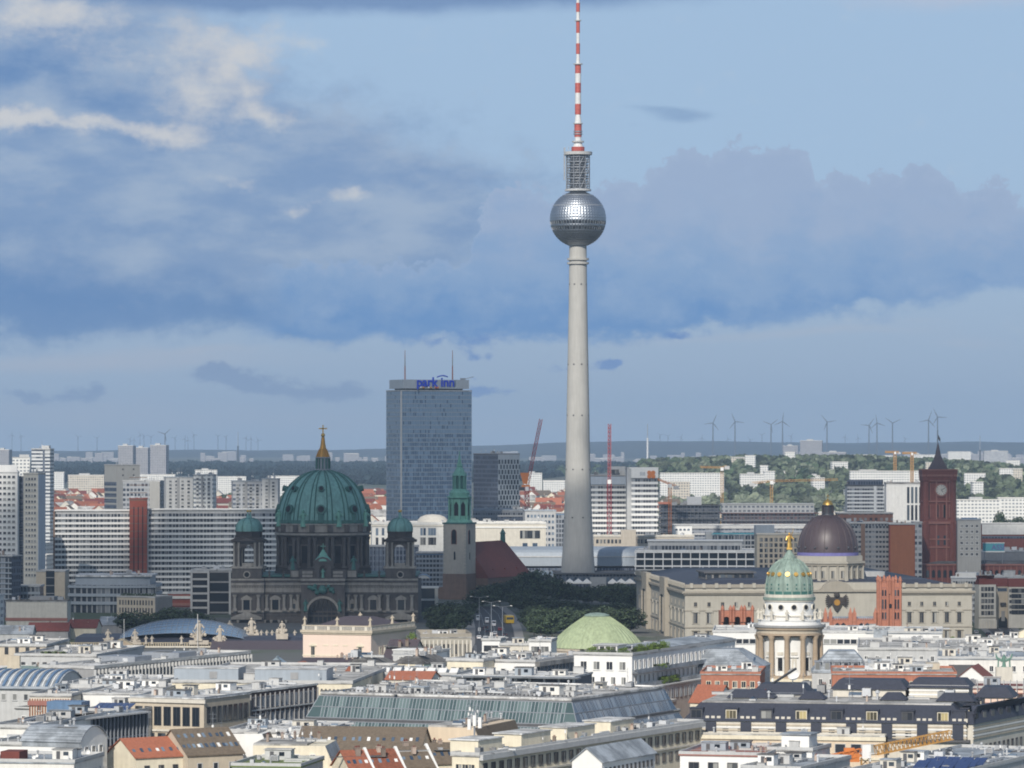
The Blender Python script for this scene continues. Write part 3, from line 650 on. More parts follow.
# boulevard beside the cathedral and the street at the right
def road(name, label, pts, w, lanes=4, pave=4.0):
    b = MB()
    for (x0, y0), (x1, y1) in zip(pts, pts[1:]): b.quad((x0 - w / 2, y0, .006), (x0 + w / 2, y0, .006), (x1 + w / 2, y1, .006), (x1 - w / 2, y1, .006))
    tag(b.build(name, 'asphalt'), label, 'road', kind='structure')
    for sgn in (-1, 1):
        b = MB()
        for (x0, y0), (x1, y1) in zip(pts, pts[1:]):
            a, c = (w / 2, w / 2 + pave) if sgn > 0 else (-w / 2 - pave, -w / 2)
            v = [(x0 + a, y0, 0), (x0 + c, y0, 0), (x1 + c, y1, 0), (x1 + a, y1, 0)]; v += [(x, y, .14) for x, y, _ in v]
            b.add(v, [(4, 5, 6, 7), (0, 1, 5, 4), (1, 2, 6, 5), (2, 3, 7, 6), (3, 0, 4, 7)])
        tag(b.build('pavement', 'pavement'), ('left' if sgn < 0 else 'right') + ' kerbed pavement of ' + label, 'pavement', kind='structure')
    b = MB()
    for k in range(1, lanes):
        for (x0, y0), (x1, y1) in zip(pts, pts[1:]):
            m = max(1, int((y1 - y0) / 9))
            for i in range(m):
                f0, f1 = i / m, (i + .45) / m; o = -w / 2 + w * k / lanes
                a = (x0 + (x1 - x0) * f0 + o, y0 + (y1 - y0) * f0); c = (x0 + (x1 - x0) * f1 + o, y0 + (y1 - y0) * f1)
                b.quad((a[0] - .1, a[1], .011), (a[0] + .1, a[1], .011), (c[0] + .1, c[1], .011), (c[0] - .1, c[1], .011))
    tag(b.build('lane_marking', 'road_paint'), 'white lane markings on ' + label, 'marking', kind='structure')
BLVD = [(-9, 1640), (-7, 1760), (-8, 1900), (-11, 2060), (-16, 2160)]
road('boulevard', 'the wide boulevard beside the cathedral', BLVD, 17, 4)
STREET = [(205, 1690), (214, 1800), (226, 1990)]
road('street', 'the street at the right below the apartment block', STREET, 11, 2, 3)

# ------------------------------------------------------------------ haze and unseen shade clouds placed outside it
hb = MB(); hb.box(-4990, 4990, -420, 27100, -1.5, 374)
hm = bpy.data.materials.new('haze'); hm.use_nodes = True; t_ = hm.node_tree
for n_ in list(t_.nodes): t_.nodes.remove(n_)
ho = t_.nodes.new('ShaderNodeOutputMaterial'); hv = t_.nodes.new('ShaderNodeVolumePrincipled')
hv.inputs['Color'].default_value = (.55, .75, 1.0, 1); hv.inputs['Density'].default_value = HAZE
hv.inputs['Anisotropy'].default_value = 0.0
t_.links.new(hv.outputs[0], ho.inputs['Volume']); MATS['haze'] = hm
ob = hb.build('haze', 'haze'); tag(ob, 'thin blue summer haze over the city', 'haze', kind='stuff')

cm = bpy.data.materials.new('cloud'); cm.use_nodes = True; t_ = cm.node_tree; bs = t_.nodes['Principled BSDF']; bs.inputs['Base Color'].default_value = (.85, .86, .88, 1); bs.inputs['Roughness'].default_value = 1
tr = t_.nodes.new('ShaderNodeBsdfTransparent'); mxs = t_.nodes.new('ShaderNodeMixShader'); mxs.inputs[0].default_value = CLOUD_OPAQUE
tr.inputs[0].default_value = (1, 1, 1, 1)
t_.links.new(tr.outputs[0], mxs.inputs[1]); t_.links.new(bs.outputs[0], mxs.inputs[2]); t_.links.new(mxs.outputs[0], t_.nodes['Material Output'].inputs[0]); MATS['cloud'] = cm
cm2 = cm.copy(); MATS['thin_shade_cloud'] = cm2; cm2.node_tree.nodes[mxs.name].inputs[0].default_value = .15
def cloud(label, cx, cy, cz, rx, ry, rz, seed, m='cloud'):
    from mathutils import noise
    b = MB(); n, k = 48, 16; vs = []
    for j in range(k + 1):
        q = math.pi * j / k
        for i in range(n):
            a = 2 * math.pi * i / n; d = Vector((math.sin(q) * math.cos(a), math.sin(q) * math.sin(a), -math.cos(q)))
            f = 1 + .30 * noise.fractal(d * 2.2 + Vector((seed, 0, 0)), 1.0, 2.0, 4)
            z = d.z * rz * f
            vs.append((d.x * rx * f, d.y * ry * f, z * (.35 if z < 0 else 1)))
    b.add(vs, [(j * n + i, j * n + (i + 1) % n, (j + 1) * n + (i + 1) % n, (j + 1) * n + i) for j in range(k) for i in range(n)], 0, True)
    tag(b.build('cloud', m, None, (cx, cy, cz)), label, 'cloud', kind='structure')
cloud('thin unseen veil of cloud placed to shade the left of the city', *THIN_SHADE_CLOUD, seed=2.0, m='thin_shade_cloud')  # added out of view to half-shade the left towers
for i, c in enumerate(SHADE_CLOUDS): cloud(('broad', 'small', 'long', 'ragged', 'round')[i % 5] + ' unseen cloud placed high over the city to shade it', *c, seed=i * 7.3)
# ------------------------------------------------------------------ television tower
def tv_tower():
    Y = 2400.0; s = Y / F; z = lambda py: PZ(py, Y)
    o = thing('television_tower', 'slender concrete television tower with steel sphere and red and white mast', 'tower', (PX(578, Y), Y, 0))
    b = MB(); prof = [(10.8, -2), (9.9, 8), (8.9, 22), (8.0, 42), (7.3, 62), (6.75, 85), (6.35, 110), (5.75, 140), (5.3, 165), (5.05, 186), (4.9, z(246) + 2)]
    b.lathe(prof, 40); b.build('shaft', 'concrete', o)
    b = MB()
    for zz in (z(285), z(365), z(416), z(470), z(518)):
        for a in range(8):
            q = a * math.pi / 4 + .35; i1 = next(i for i in range(len(prof)) if prof[i][1] > zz); (ra, za), (rb, zb) = prof[i1 - 1], prof[i1]; r = ra + (rb - ra) * (zz - za) / (zb - za) - .15
            b.box(r * math.cos(q) - .4, r * math.cos(q) + .4, r * math.sin(q) - .4, r * math.sin(q) + .4, zz, zz + .8)
    b.build('porthole', 'dark_grey', o)['kind'] = 'stuff'
    for py in (259, 263):
        b = MB(); b.lathe([(5.0, z(py + 1.6)), (6.2, z(py + 1.2)), (6.2, z(py - .8)), (5.0, z(py - 1.0))], 32); b.build('collar', 'concrete', o)
    # sphere of pyramid-shaped steel tiles
    rad = 28 * s; cz = z(219); b = MB(); nu, nv = 56, 30
    def P(i, j, r): 
        a = 2 * math.pi * i / nu; q = math.pi * j / nv
        return Vector((r * math.sin(q) * math.cos(a), r * math.sin(q) * math.sin(a), cz - r * math.cos(q)))
    for j in range(1, nv - 1):
        zc = -math.cos(math.pi * (j + .5) / nv)
        win = j in (11, 13)
        for i in range(nu):
            q = [P(i, j, rad), P(i + 1, j, rad), P(i + 1, j + 1, rad), P(i, j + 1, rad)]
            if win: continue
            c = (q[0] + q[1] + q[2] + q[3]) / 4; n_ = (c - Vector((0, 0, cz))).normalized(); tip = c + n_ * (.22 if j < 24 else .03)
            b.add(q + [tip], [(0, 1, 4), (1, 2, 4), (2, 3, 4), (3, 0, 4)], 0)
    sph = b.build('sphere', 'brushed_steel', o)
    for j in (11, 13):
        g = MB()
        q0 = math.pi * j / nv; q1 = math.pi * (j + 1) / nv
        for i in range(nu):
            r = rad - .25; g.add([P(i, j, r), P(i + 1, j, r), P(i + 1, j + 1, r), P(i, j + 1, r)], [(0, 1, 2, 3)], 1)
            a = 2 * math.pi * i / nu; p0 = P(i, j, rad); p1 = P(i, j + 1, rad); g.tube(p0, p1, .17, n=4, m=0, sm=False)
        g.build('window_band', ['grey_metal', 'dark_glass'], sph)
    b = MB(); b.lathe([(rad * .50, cz + rad * .862), (rad * .56, cz + rad * .85), (rad * .56, cz + rad * .82)], 40); b.build('top_ring', 'grey_metal', sph)
    b = MB(); b.lathe([(rad * .885, cz + rad * .49), (rad * .90, cz + rad * .47), (rad * .90, cz + rad * .44), (rad * .885, cz + rad * .43)], 56); b.build('seam_ring', 'grey_metal', sph)
    # lattice cage of galleries above the sphere
    b = MB(); b.lathe([(4.6, z(194)), (4.6, z(152))], 20); core = b.build('cage_core', 'mid_grey', o)
    for k, py in enumerate((189, 184, 178.5, 173, 167.5, 162, 157)):
        b = MB(); b.lathe([(4.7, z(py) - .25), (6.4, z(py) - .25), (6.4, z(py) + .25), (4.7, z(py) + .25)], 20); b.lathe([(6.3, z(py) + 1.2), (6.45, z(py) + 1.2), (6.45, z(py) + 1.35), (6.3, z(py) + 1.35)], 20); b.build('gallery', 'grey_metal', o)
    b = MB()
    for i in range(12):
        a = 2 * math.pi * i / 12 + .13; x, y = 6.7 * math.cos(a), 6.7 * math.sin(a); b.tube((x, y, z(191)), (x, y, z(153)), .24, n=5)
    for i in range(12):
        a = 2 * math.pi * i / 12 + .13; c = 2 * math.pi * (i + 1) / 12 + .13
        for p0, p1 in ((191, 178), (178, 165), (165, 153)): b.tube((6.7 * math.cos(a), 6.7 * math.sin(a), z(p0)), (6.7 * math.cos(c), 6.7 * math.sin(c), z(p1)), .12, n=4)
    b.build('cage', 'grey_metal', o)
    b = MB(); b.lathe([(5.2, z(191.5)), (7.6, z(191)), (7.6, z(189.5)), (5.2, z(189.4))], 24); b.build('platform', 'light_grey', o)
    b = MB(); b.lathe([(5.2, z(155.5)), (8.0, z(155)), (8.2, z(152)), (3.0, z(151.5))], 24); b.build('platform', 'light_grey', o)
    b = MB(); b.box(-8.2, -7.3, -1, .4, z(180), z(149)); b.box(-8.2, -7.2, -1, .4, z(149), z(147.6)); b.tube((-5.5, -4, z(151)), (-5.5, -4, z(147)), .2, n=4); b.build('crane_rail', 'grey_metal', o)
    # antenna of red and white bands
    bands = [(151.5, 147, 3.7, 'r'), (147, 142, 3.0, 'w'), (141.5, 137, 1.9, 'w'), (137, 124, 2.1, 'r'), (123, 114.5, 2.0, 'w'), (114.5, 104, 1.75, 'r'), (104, 93, 1.7, 'w'), (93, 83, 1.7, 'r'), (83, 73.5, 1.7, 'w'), (73.5, 64.5, 1.7, 'r'), (63.5, 54, 1.25, 'w'),
             (54, 43.5, 1.15, 'r'), (43.5, 33, 1.0, 'w'), (33, 21, 1.1, 'r'), (20, 12, 1.0, 'w'), (12, 3, 1.1, 'r'), (3, -6, .9, 'w'), (-6, -15, .85, 'r'), (-15, -25, .75, 'w'), (-25, -34, .7, 'r'), (-34, -44, .6, 'w'), (-44, -51, .45, 'r')]
    for a, c, r, k in bands:
        b = MB(); t = r * (.72 if (a, k) in ((63.5, 'w'), (147, 'w'), (123, 'w')) else 1.0); b.lathe([(r * .98, z(a)), (t, z(c))], 16)
        for q in range(3 if k == 'r' else 0):
            zz = z(a) + (z(c) - z(a)) * (q + .5) / 3; b.lathe([(r * 1.0, zz - .15), (r * 1.06, zz), (r * 1.0, zz + .15)], 16)
        b.build('mast_band', 'mast_red' if k == 'r' else 'mast_white', o)
    for py, r in ((142, 3.4), (141.4, 3.4), (123.5, 2.7), (134, 2.6), (131.5, 2.6), (64, 2.6), (20.5, 1.9)):
        b = MB(); b.lathe([(r * .6, z(py) - .3), (r, z(py) - .3), (r, z(py) + .25), (r * .6, z(py) + .25)], 16); b.build('mast_ring', 'grey_metal' if py in (134, 131.5) else 'light_grey', o)
tv_tower()

# ------------------------------------------------------------------ cathedral with the big green dome
def cathedral():
    Y = 1960.0; s = Y / F; X0 = 323.0
    o = thing('cathedral', 'dark stone cathedral with great ribbed green dome and gilded lantern', 'cathedral', (PX(X0, Y), Y, 0))
    L = lambda px: (px - X0) * s                      # x on the front plane
    Z = lambda py: PZ(py, Y)
    YD = 2000.0; sd = YD / F; dy = YD - Y; dx = PX(323, YD) - PX(323, Y)     # axis of the dome
    ZD = lambda py: PZ(py, YD)
    st, pl, bk = 'cathedral_stone', 'cathedral_pale', 'cathedral_black'
    # main body
    b = MB(); b.box(L(233), L(418), 3, 75, -2, Z(583)); b.box(L(236), L(415), 5, 73, Z(583) + .01, Z(577)); b.build('wall', st, o)
    b = MB(); b.box(L(234), L(417), 3.2, 74.8, Z(577) + .01, Z(575.5)); b.build('roof', 'copper_dark', o)
    for (a, c, p) in ((231, 264, 2.4), (264, 288, 0), (288, 301, -.0), (345, 358, 0), (358, 384, 0), (384, 418, 2.4)):
        yf = -p + 3 - .003
        for z0, z1, q, m in ((580.5, 578.6, 1.3, pl), (582.5, 580.6, .9, st), (585.5, 582.6, .5, pl), (592.5, 588, .35, pl), (594.5, 592.6, .6, st), (612.5, 610.5, .8, pl), (616, 613.5, .4, st)):
            b = MB(); b.box(L(a) + .02, L(c) - .02, yf - q, yf, Z(z0), Z(z1)); b.build('cornice', m, o)
        if p: 
            b = MB(); b.box(L(a), L(c), yf, 3.2, -2, Z(578)); b.build('corner_bay', st, o)
        b = MB(); n = max(3, int((c - a) / 1.6))
        for i in range(n): b.box(L(a) + (i + .2) * (L(c) - L(a)) / n, L(a) + (i + .75) * (L(c) - L(a)) / n, yf - .55, yf, Z(588), Z(586))
        b.build('dentil_row', pl, o)
    def column(px, y, py0, py1, r=.75, m=pl):
        b = MB(); x = L(px); z0, z1 = Z(py0), Z(py1)
        b.box(x - r * 1.3, x + r * 1.3, y - r * 1.3, y + r * 1.3, z0, z0 + 1.2); b.lathe([(r, z0 + 1.2), (r * 1.02, (z0 + z1) / 2), (r * .86, z1 - 1.3)], 10, x, y)
        b.lathe([(r * .9, z1 - 1.3), (r * 1.4, z1 - .4), (r * 1.4, z1)], 8, x, y); b.build('column', m, o)
    for px, y in ((235, -.6), (258.5, -.6), (266.5, 2), (284, 2), (291, 2), (298, 2), (348, 2), (355.5, 2), (361.5, 2), (379.5, 2), (388, -.6), (412, -.6)): column(px, y, 611, 594.8)
    def aed_window(px, y, w, py0, py1, curved=False):
        x = L(px); b = MB(); h0, h1 = Z(py0), Z(py1); t = .7
        b.box(x - w / 2 - t, x - w / 2, y - .5, y, h0, h1); b.box(x + w / 2, x + w / 2 + t, y - .5, y, h0, h1); b.box(x - w / 2 - t - .4, x + w / 2 + t + .4, y - .7, y, h1 + .01, h1 + .7); b.box(x - w / 2 - t - .3, x + w / 2 + t + .3, y - .7, y, h0 - .7, h0 - .01)
        if curved: b.slab([(x - w / 2 - t - .4 + (w + 2 * t + .8) * i / 8, h1 + .72 + 1.4 * math.sin(math.pi * i / 8)) for i in range(9)][::-1], y - .6, y)
        else: b.slab([(x - w / 2 - t - .6, h1 + .72), (x + w / 2 + t + .6, h1 + .72), (x, h1 + 2.4)], y - .6, y)
        f = b.build('window', pl, o)
        b = MB(); b.box(x - w / 2, x + w / 2, y - .12, y - .003, h0, h1); b.build('pane', 'dark_glass', f)
    for px, y, cv in ((246.5, .55, False), (275, 2.97, True), (373, 2.97, True), (401, .55, False)): aed_window(px, y, 3.0, 610, 600, cv)
    for px in (293.5, 352): aed_window(px, 2.97, 1.5, 609, 604)
    for px, w in ((246.5, 7.5), (401, 7.5)):                     # portal pediments below
        x = L(px); b = MB(); y = .5
        b.slab([(x - w, Z(617.5)), (x + w, Z(617.5)), (x, Z(611.5))], y - 1.6, y); b.box(x - w + .3, x + w - .3, y - 1.4, y, Z(619.5), Z(617.6)); b.build('portal_pediment', pl, o)
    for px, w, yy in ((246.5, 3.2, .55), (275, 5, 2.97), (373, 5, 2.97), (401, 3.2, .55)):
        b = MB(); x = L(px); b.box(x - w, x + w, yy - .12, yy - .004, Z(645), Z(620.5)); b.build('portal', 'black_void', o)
    for px in (238, 254.5, 264.5, 271, 279, 286, 362, 369, 377, 384.5, 393, 409): column(px, .2 if px in (238, 254.5, 393, 409) else 1.9, 645, 620, .55)
    # middle bay with the great arch
    ya = -3.5; b = MB()
    b.arch(L(301.5), L(345), -2, Z(583), L(323), 15 * s, Z(613), ya, 3, 0, 18); b.build('arch_wall', st, o)
    b = MB()
    a_ = [(L(323) + 15 * s * math.cos(math.pi * i / 18), Z(613) + 15 * s * math.sin(math.pi * i / 18)) for i in range(19)]; c_ = [(L(323) + 17.3 * s * math.cos(math.pi * i / 18), Z(613) + 17.3 * s * math.sin(math.pi * i / 18)) for i in range(19)]
    for i in range(18): b.slab([a_[i], c_[i], c_[i + 1], a_[i + 1]], ya - .5, ya - .003)
    b.build('arch_moulding', pl, o)
    b = MB()
    for i in range(7): b.box(L(309 + i * 4.4), L(309 + i * 4.4) + .35, 2.6, 2.95, -2, Z(598))
    for py in (613, 617): b.box(L(308), L(338), 2.3, 2.97, Z(py), Z(py) + .9)
    b.build('arch_tracery', st, o)
    b = MB(); b.box(L(308.5), L(337.5), 2.9, 2.996, -2, Z(599)); b.build('arch_window', 'dark_glass', o)
    for z0, z1, q, m in ((580.5, 578.4, 1.3, pl), (582.5, 580.6, .9, st), (584.5, 582.7, .5, pl)):
        b = MB(); b.box(L(301.2), L(345.3), ya - q, ya + 3, Z(z0), Z(z1) + .0); b.build('cornice', m, o)
    b = MB(); rn = random.Random(3)                           # carved group over the arch
    b.ball((L(323), ya - .5, Z(590)), 2.2, 0, 8, .8)
    for i in range(14): b.ball((L(323) + rn.uniform(-6.5, 6.5), ya - .4, Z(589) + rn.uniform(-1.6, 1.6)), rn.uniform(.7, 1.3), 0, 7)
    b.figure(L(306), ya - .7, Z(611), 5.5); b.figure(L(340), ya - .7, Z(611), 5.5)
    b.build('carved_group', 'copper_dark', o)
    # attic over the middle bay, with niche and little green roof
    b = MB(); b.box(L(300), L(346), -1.5, 8, Z(578.3), Z(570)); b.box(L(290), L(300) - .01, 1, 8, Z(578.3), Z(570)); b.box(L(346) + .01, L(357), 1, 8, Z(578.3), Z(570)); b.build('attic', st, o)
    for a, c in ((302.5, 313), (333, 343)):
        for p0, p1 in ((577, 574.6), (573.6, 571)):
            b = MB(); b.box(L(a), L(c), -1.8, -1.503, Z(p0), Z(p1)); b.build('relief_panel', pl, o)
    for a, c in ((291, 298.5), (347.5, 356)):
        b = MB(); b.box(L(a), L(c), .7, .997, Z(577), Z(571)); b.build('relief_panel', pl, o)
    b = MB(); b.arch(L(315), L(331.5), Z(578.2), Z(563), L(323.2), 3.4 * s, Z(568.5), -3.4, -1.51); b.box(L(313.5), L(333), -3.8, -1.51, Z(563) + .01, Z(561.4)); b.slab([(L(314), Z(561.4) + .01), (L(332.6), Z(561.4) + .01), (L(328), Z(558)), (L(323.2), Z(556.5)), (L(318), Z(558))], -3.7, 2); ni = b.build('niche', st, o)
    b = MB(); b.figure(L(323.2), -2.8, Z(577.5), 4.2); b.build('statue', 'copper_spire', ni)
    b = MB(); b.lathe([(8.5 * s, Z(561)), (7.6 * s, Z(559)), (5 * s, Z(556.5)), (2.4 * s, Z(552)), (1.0 * s, Z(549.5))], 16, L(323.2), -.4); b.box(L(323.2) - .2, L(323.2) + .2, -.6, -.2, Z(549.6), Z(543.5)); b.box(L(323.2) - 1.2, L(323.2) + 1.2, -.6, -.2, Z(546.6), Z(545.8)); b.build('niche_roof', 'copper_spire', o)
    for px in (292.5, 353.5):
        b = MB(); b.figure(L(px), 2, Z(570), 6.5); b.build('statue', 'copper_dark', o)
        b = MB(); b.lathe([(2.6, Z(570)), (2.2, Z(566)), (.5, Z(561))], 10, L(px), 5); b.build('pinnacle', st, o)
    # drum
    b = MB(); cx = dx; cy = dy
    b.lathe([(48.5 * sd, Z(578)), (48.5 * sd, ZD(571)), (47.5 * sd, ZD(570.5)), (47.5 * sd, ZD(567))], 48, cx, cy, sm=False); b.lathe([(42.5 * sd, ZD(567)), (42.5 * sd, ZD(536))], 48, cx, cy, sm=False); dr = b.build('drum', bk, o)
    for i in range(16):
        a = 2 * math.pi * (i + .5) / 16
        for da in (-.062, .062):
            b = MB(); x, y = cx + 45 * sd * math.cos(a + da), cy + 45 * sd * math.sin(a + da)
            b.box(x - 1.1, x + 1.1, y - 1.1, y + 1.1, ZD(567), ZD(565)); b.lathe([(.85, ZD(565)), (.75, ZD(540))], 10, x, y); b.lathe([(.8, ZD(540)), (1.2, ZD(537.5)), (1.2, ZD(536.5))], 8, x, y); b.build('column', st, o)
        a = 2 * math.pi * i / 16
        b = MB()
        x, y = cx + 42.5 * sd * math.cos(a), cy + 42.5 * sd * math.sin(a); r_ = Vector((math.cos(a), math.sin(a))); t_ = Vector((-r_.y, r_.x))
        def q(u, w, zz): return (x + t_.x * u + r_.x * w, y + t_.y * u + r_.y * w, zz)
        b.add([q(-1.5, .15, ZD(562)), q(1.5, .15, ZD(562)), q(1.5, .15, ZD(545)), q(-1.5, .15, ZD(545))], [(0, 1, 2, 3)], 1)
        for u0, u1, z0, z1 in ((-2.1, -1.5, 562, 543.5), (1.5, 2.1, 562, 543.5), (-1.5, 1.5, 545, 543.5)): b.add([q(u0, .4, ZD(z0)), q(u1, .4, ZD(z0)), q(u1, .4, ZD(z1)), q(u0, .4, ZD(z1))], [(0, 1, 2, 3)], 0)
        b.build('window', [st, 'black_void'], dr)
    for p0, p1, r, m in ((536, 534.5, 46.5, st), (534.4, 532.6, 48.5, pl), (532.5, 531.2, 47, st)):
        b = MB(); b.lathe([(40 * sd, ZD(p0)), (r * sd, ZD(p0)), (r * sd, ZD(p1)), (40 * sd, ZD(p1))], 48, cx, cy); b.build('cornice', m, o)
    b = MB(); b.lathe([(45.5 * sd, ZD(531.2)), (45.5 * sd, ZD(524.5)), (46.5 * sd, ZD(524.3)), (46.5 * sd, ZD(523)), (43 * sd, ZD(522.9))], 48, cx, cy); b.build('attic_ring', pl, o)
    for i in range(16):
        a = 2 * math.pi * (i + .5) / 16; b = MB(); x, y = cx + 46 * sd * math.cos(a), cy + 46 * sd * math.sin(a); b.box(x - 1.2, x + 1.2, y - 1.2, y + 1.2, ZD(531), ZD(524)); b.build('pedestal', st, o)
    # dome with ribs
    prof = [(45.6, 523), (45.6, 518), (44.8, 512), (43.2, 505), (40.8, 498), (37.2, 490.5), (32, 483.5), (25.5, 477.8), (18.5, 473.8), (11, 471.3), (7.2, 470.4)]
    PR = [(r * sd, ZD(py)) for r, py in prof]
    b = MB(); b.lathe(PR, 64, cx, cy); dm = b.build('dome', 'copper_green', o)
    b = MB(); b.lathe([(46 * sd, ZD(523)), (46.2 * sd, ZD(521)), (45.9 * sd, ZD(519.5)), (45.5 * sd, ZD(519.4))], 64, cx, cy); b.build('dome_base', 'copper_dark', dm)
    for i in range(16):
        for da, w in ((-.055, .30), (.055, .30)):
            a = 2 * math.pi * (i + .5) / 16 + da; b = MB()
            for (r0, z0), (r1, z1) in zip(PR, PR[1:]): b.tube((cx + (r0 + .15) * math.cos(a), cy + (r0 + .15) * math.sin(a), z0), (cx + (r1 + .15) * math.cos(a), cy + (r1 + .15) * math.sin(a), z1), w, n=5)
            b.build('rib', 'copper_dark', dm)
    for i in range(8):
        a = -math.pi / 2 + 2 * math.pi * i / 8
        for rr, py, q in ((44.5, 509, 1.55), (38, 488.5, .95)):
            b = MB(); p = Vector((cx + rr * sd * math.cos(a), cy + rr * sd * math.sin(a), ZD(py))); d = Vector((math.cos(a), math.sin(a), .25)).normalized()
            b.tube(p - d * 1.5, p + d * 1.1, q * 1.5, n=14, m=0); b.tube(p + d * 1.0, p + d * 1.2, q, n=14, m=1)
            if q > 1: b.tube(p + Vector((0, 0, -6.2)), p + Vector((0, 0, -1)), 1.7, 1.4, 8, 2)
            b.build('dormer', ['copper_dark', 'black_void', 'copper_dark'], dm)
        a += math.pi / 8
        b = MB(); b.figure(cx + 46.5 * sd * math.cos(a), cy + 46.5 * sd * math.sin(a), ZD(526), 8.0); b.build('statue', 'copper_spire', o)
    # lantern
    la = MB(); la.lathe([(8 * sd, ZD(470.6)), (8 * sd, ZD(469)), (6.4 * sd, ZD(468.6)), (6.2 * sd, ZD(458.5)), (7.4 * sd, ZD(458)), (7.4 * sd, ZD(457))], 16, cx, cy); lan = la.build('lantern', 'grey_metal', o)
    for i in range(12):
        a = 2 * math.pi * i / 12; b = MB(); x, y = cx + 6.8 * sd * math.cos(a), cy + 6.8 * sd * math.sin(a); b.tube((x, y, ZD(469)), (x, y, ZD(458.2)), .35, n=6); b.build('lantern_column', 'copper_dark', lan)
    b = MB(); b.lathe([(6 * sd, ZD(457)), (5.2 * sd, ZD(454)), (3.6 * sd, ZD(450)), (2.4 * sd, ZD(444)), (1.7 * sd, ZD(438)), (1.2 * sd, ZD(437))], 12, cx, cy)
    for i in range(8):
        a = 2 * math.pi * i / 8; b.tube((cx + 6.2 * sd * math.cos(a), cy + 6.2 * sd * math.sin(a), ZD(457)), (cx + 3.4 * sd * math.cos(a), cy + 3.4 * sd * math.sin(a), ZD(449)), .5, .3, 5)
    b.build('lantern_cone', 'old_gold', lan)
    b = MB(); b.ball((cx, cy, ZD(435.2)), 1.0); b.box(cx - .28, cx + .28, cy - .2, cy + .2, ZD(434), ZD(425)); b.box(cx - 2.0, cx + 2.0, cy - .2, cy + .2, ZD(429.2), ZD(428)); b.build('cross', 'gold_leaf', lan)
    # four corner towers
    def corner_tower(pxc, hw, y0):
        Yt = Y + y0; k = Yt / F; xc = PX(pxc, Yt) - o.location.x; z = lambda py: PZ(py, Yt); w = hw * k; cy_ = y0 + w
        b = MB(); b.box(xc - w, xc + w, y0, y0 + 2 * w, Z(579) + .5, z(568.5)); tw = b.build('tower_base', st, o)
        b = MB(); b.box(xc - w - .5, xc + w + .5, y0 - .5, y0 + 2 * w + .5, z(568.5) + .003, z(566.5)); b.build('cornice', pl, tw)
        b = MB(); b.disc_y(xc, z(574.6), 1.7, y0 - .35, y0 - .003, 0); b.disc_y(xc, z(574.6), 1.15, y0 - .45, y0 - .36, 1); b.build('rosette', [pl, 'black_void'], tw)
        for sx in (-1, 1):
            b = MB(); b.disc_y(xc + sx * 4.2, z(574.6), .9, y0 - .25, y0 - .003, 0, 10); b.build('medallion', st, tw)
        r = w * .46; zs = z(551.5); z0, z1 = z(566.5) + .003, z(542)
        b = MB(); wi = w - .8
        b.arch(xc - wi, xc + wi, z0, z1, xc, r, zs, y0 + .8, y0 + 2.6); b.arch(xc - wi, xc + wi, z0, z1, xc, r, zs, y0 + 2 * w - 2.6, y0 + 2 * w - .8)
        for sx in (-1, 1):
            c0 = cy_; n = 10; pr = [(c0 - wi + 1.81, z0), (c0 - r, z0)] + [(c0 - r * math.cos(math.pi * i / n), zs + r * math.sin(math.pi * i / n)) for i in range(n + 1)] + [(c0 + r, z0), (c0 + wi - 1.81, z0), (c0 + wi - 1.81, z1), (c0 - wi + 1.81, z1)]
            # open side wall as jambs plus head
            xa, xb = (xc - wi, xc - wi + 1.8) if sx < 0 else (xc + wi - 1.8, xc + wi)
            b.box(xa, xb, c0 - wi + 1.81, c0 - r, z0, z1); b.box(xa, xb, c0 + r, c0 + wi - 1.81, z0, z1); b.box(xa, xb, c0 - r, c0 + r, zs + r * .8, z1)
        b.build('belfry', st, tw)
        for sx in (-.86, -.55, .55, .86):
            b = MB(); x = xc + sx * w; b.lathe([(.6, z0), (.62, z0 + .6), (.5, z0 + .7), (.45, z1 - 1.0), (.75, z1 - .2)], 8, x, y0 + .3); b.build('column', pl, tw)
        b = MB(); b.box(xc - 2.2, xc + 2.2, y0 + .9, y0 + 2.4, z0, z(563)); b.build('balustrade', pl, tw)
        b = MB(); b.prism([(xc - w - .6, y0 - .6), (xc + w + .6, y0 - .6), (xc + w + .6, y0 + 2 * w + .6), (xc - w - .6, y0 + 2 * w + .6)], z1 + .003, z(539.8)); b.prism([(xc - w, y0), (xc + w, y0), (xc + w, y0 + 2 * w), (xc - w, y0 + 2 * w)], z(539.8) + .003, z(537.5), 0, [(xc - w * .8, y0 + w * .2), (xc + w * .8, y0 + w * .2), (xc + w * .8, y0 + 1.8 * w), (xc - w * .8, y0 + 1.8 * w)]); b.build('cornice', bk, tw)
        b = MB(); b.slab([(xc - 4, z(541)), (xc + 4, z(541)), (xc, z(538))], y0 - .9, y0 + .5); b.build('gablet', st, tw)
        rr = 12.6 * k
        b = MB(); b.lathe([(rr, z(537.5)), (rr, z(533)), (rr * 1.05, z(532.8)), (rr * 1.05, z(531.6)), (rr * .9, z(531.5))], 8, xc, cy_, sm=False, ph=math.pi / 8); b.build('dome_drum', bk, tw)
        b = MB(); b.lathe([(rr * .96, z(531.6)), (rr * .99, z(529)), (rr * .95, z(526)), (rr * .82, z(522.5)), (rr * .58, z(519.8)), (rr * .25, z(518.2)), (.5, z(517.8))], 24, xc, cy_); d2 = b.build('small_dome', 'copper_green', tw)
        b = MB()
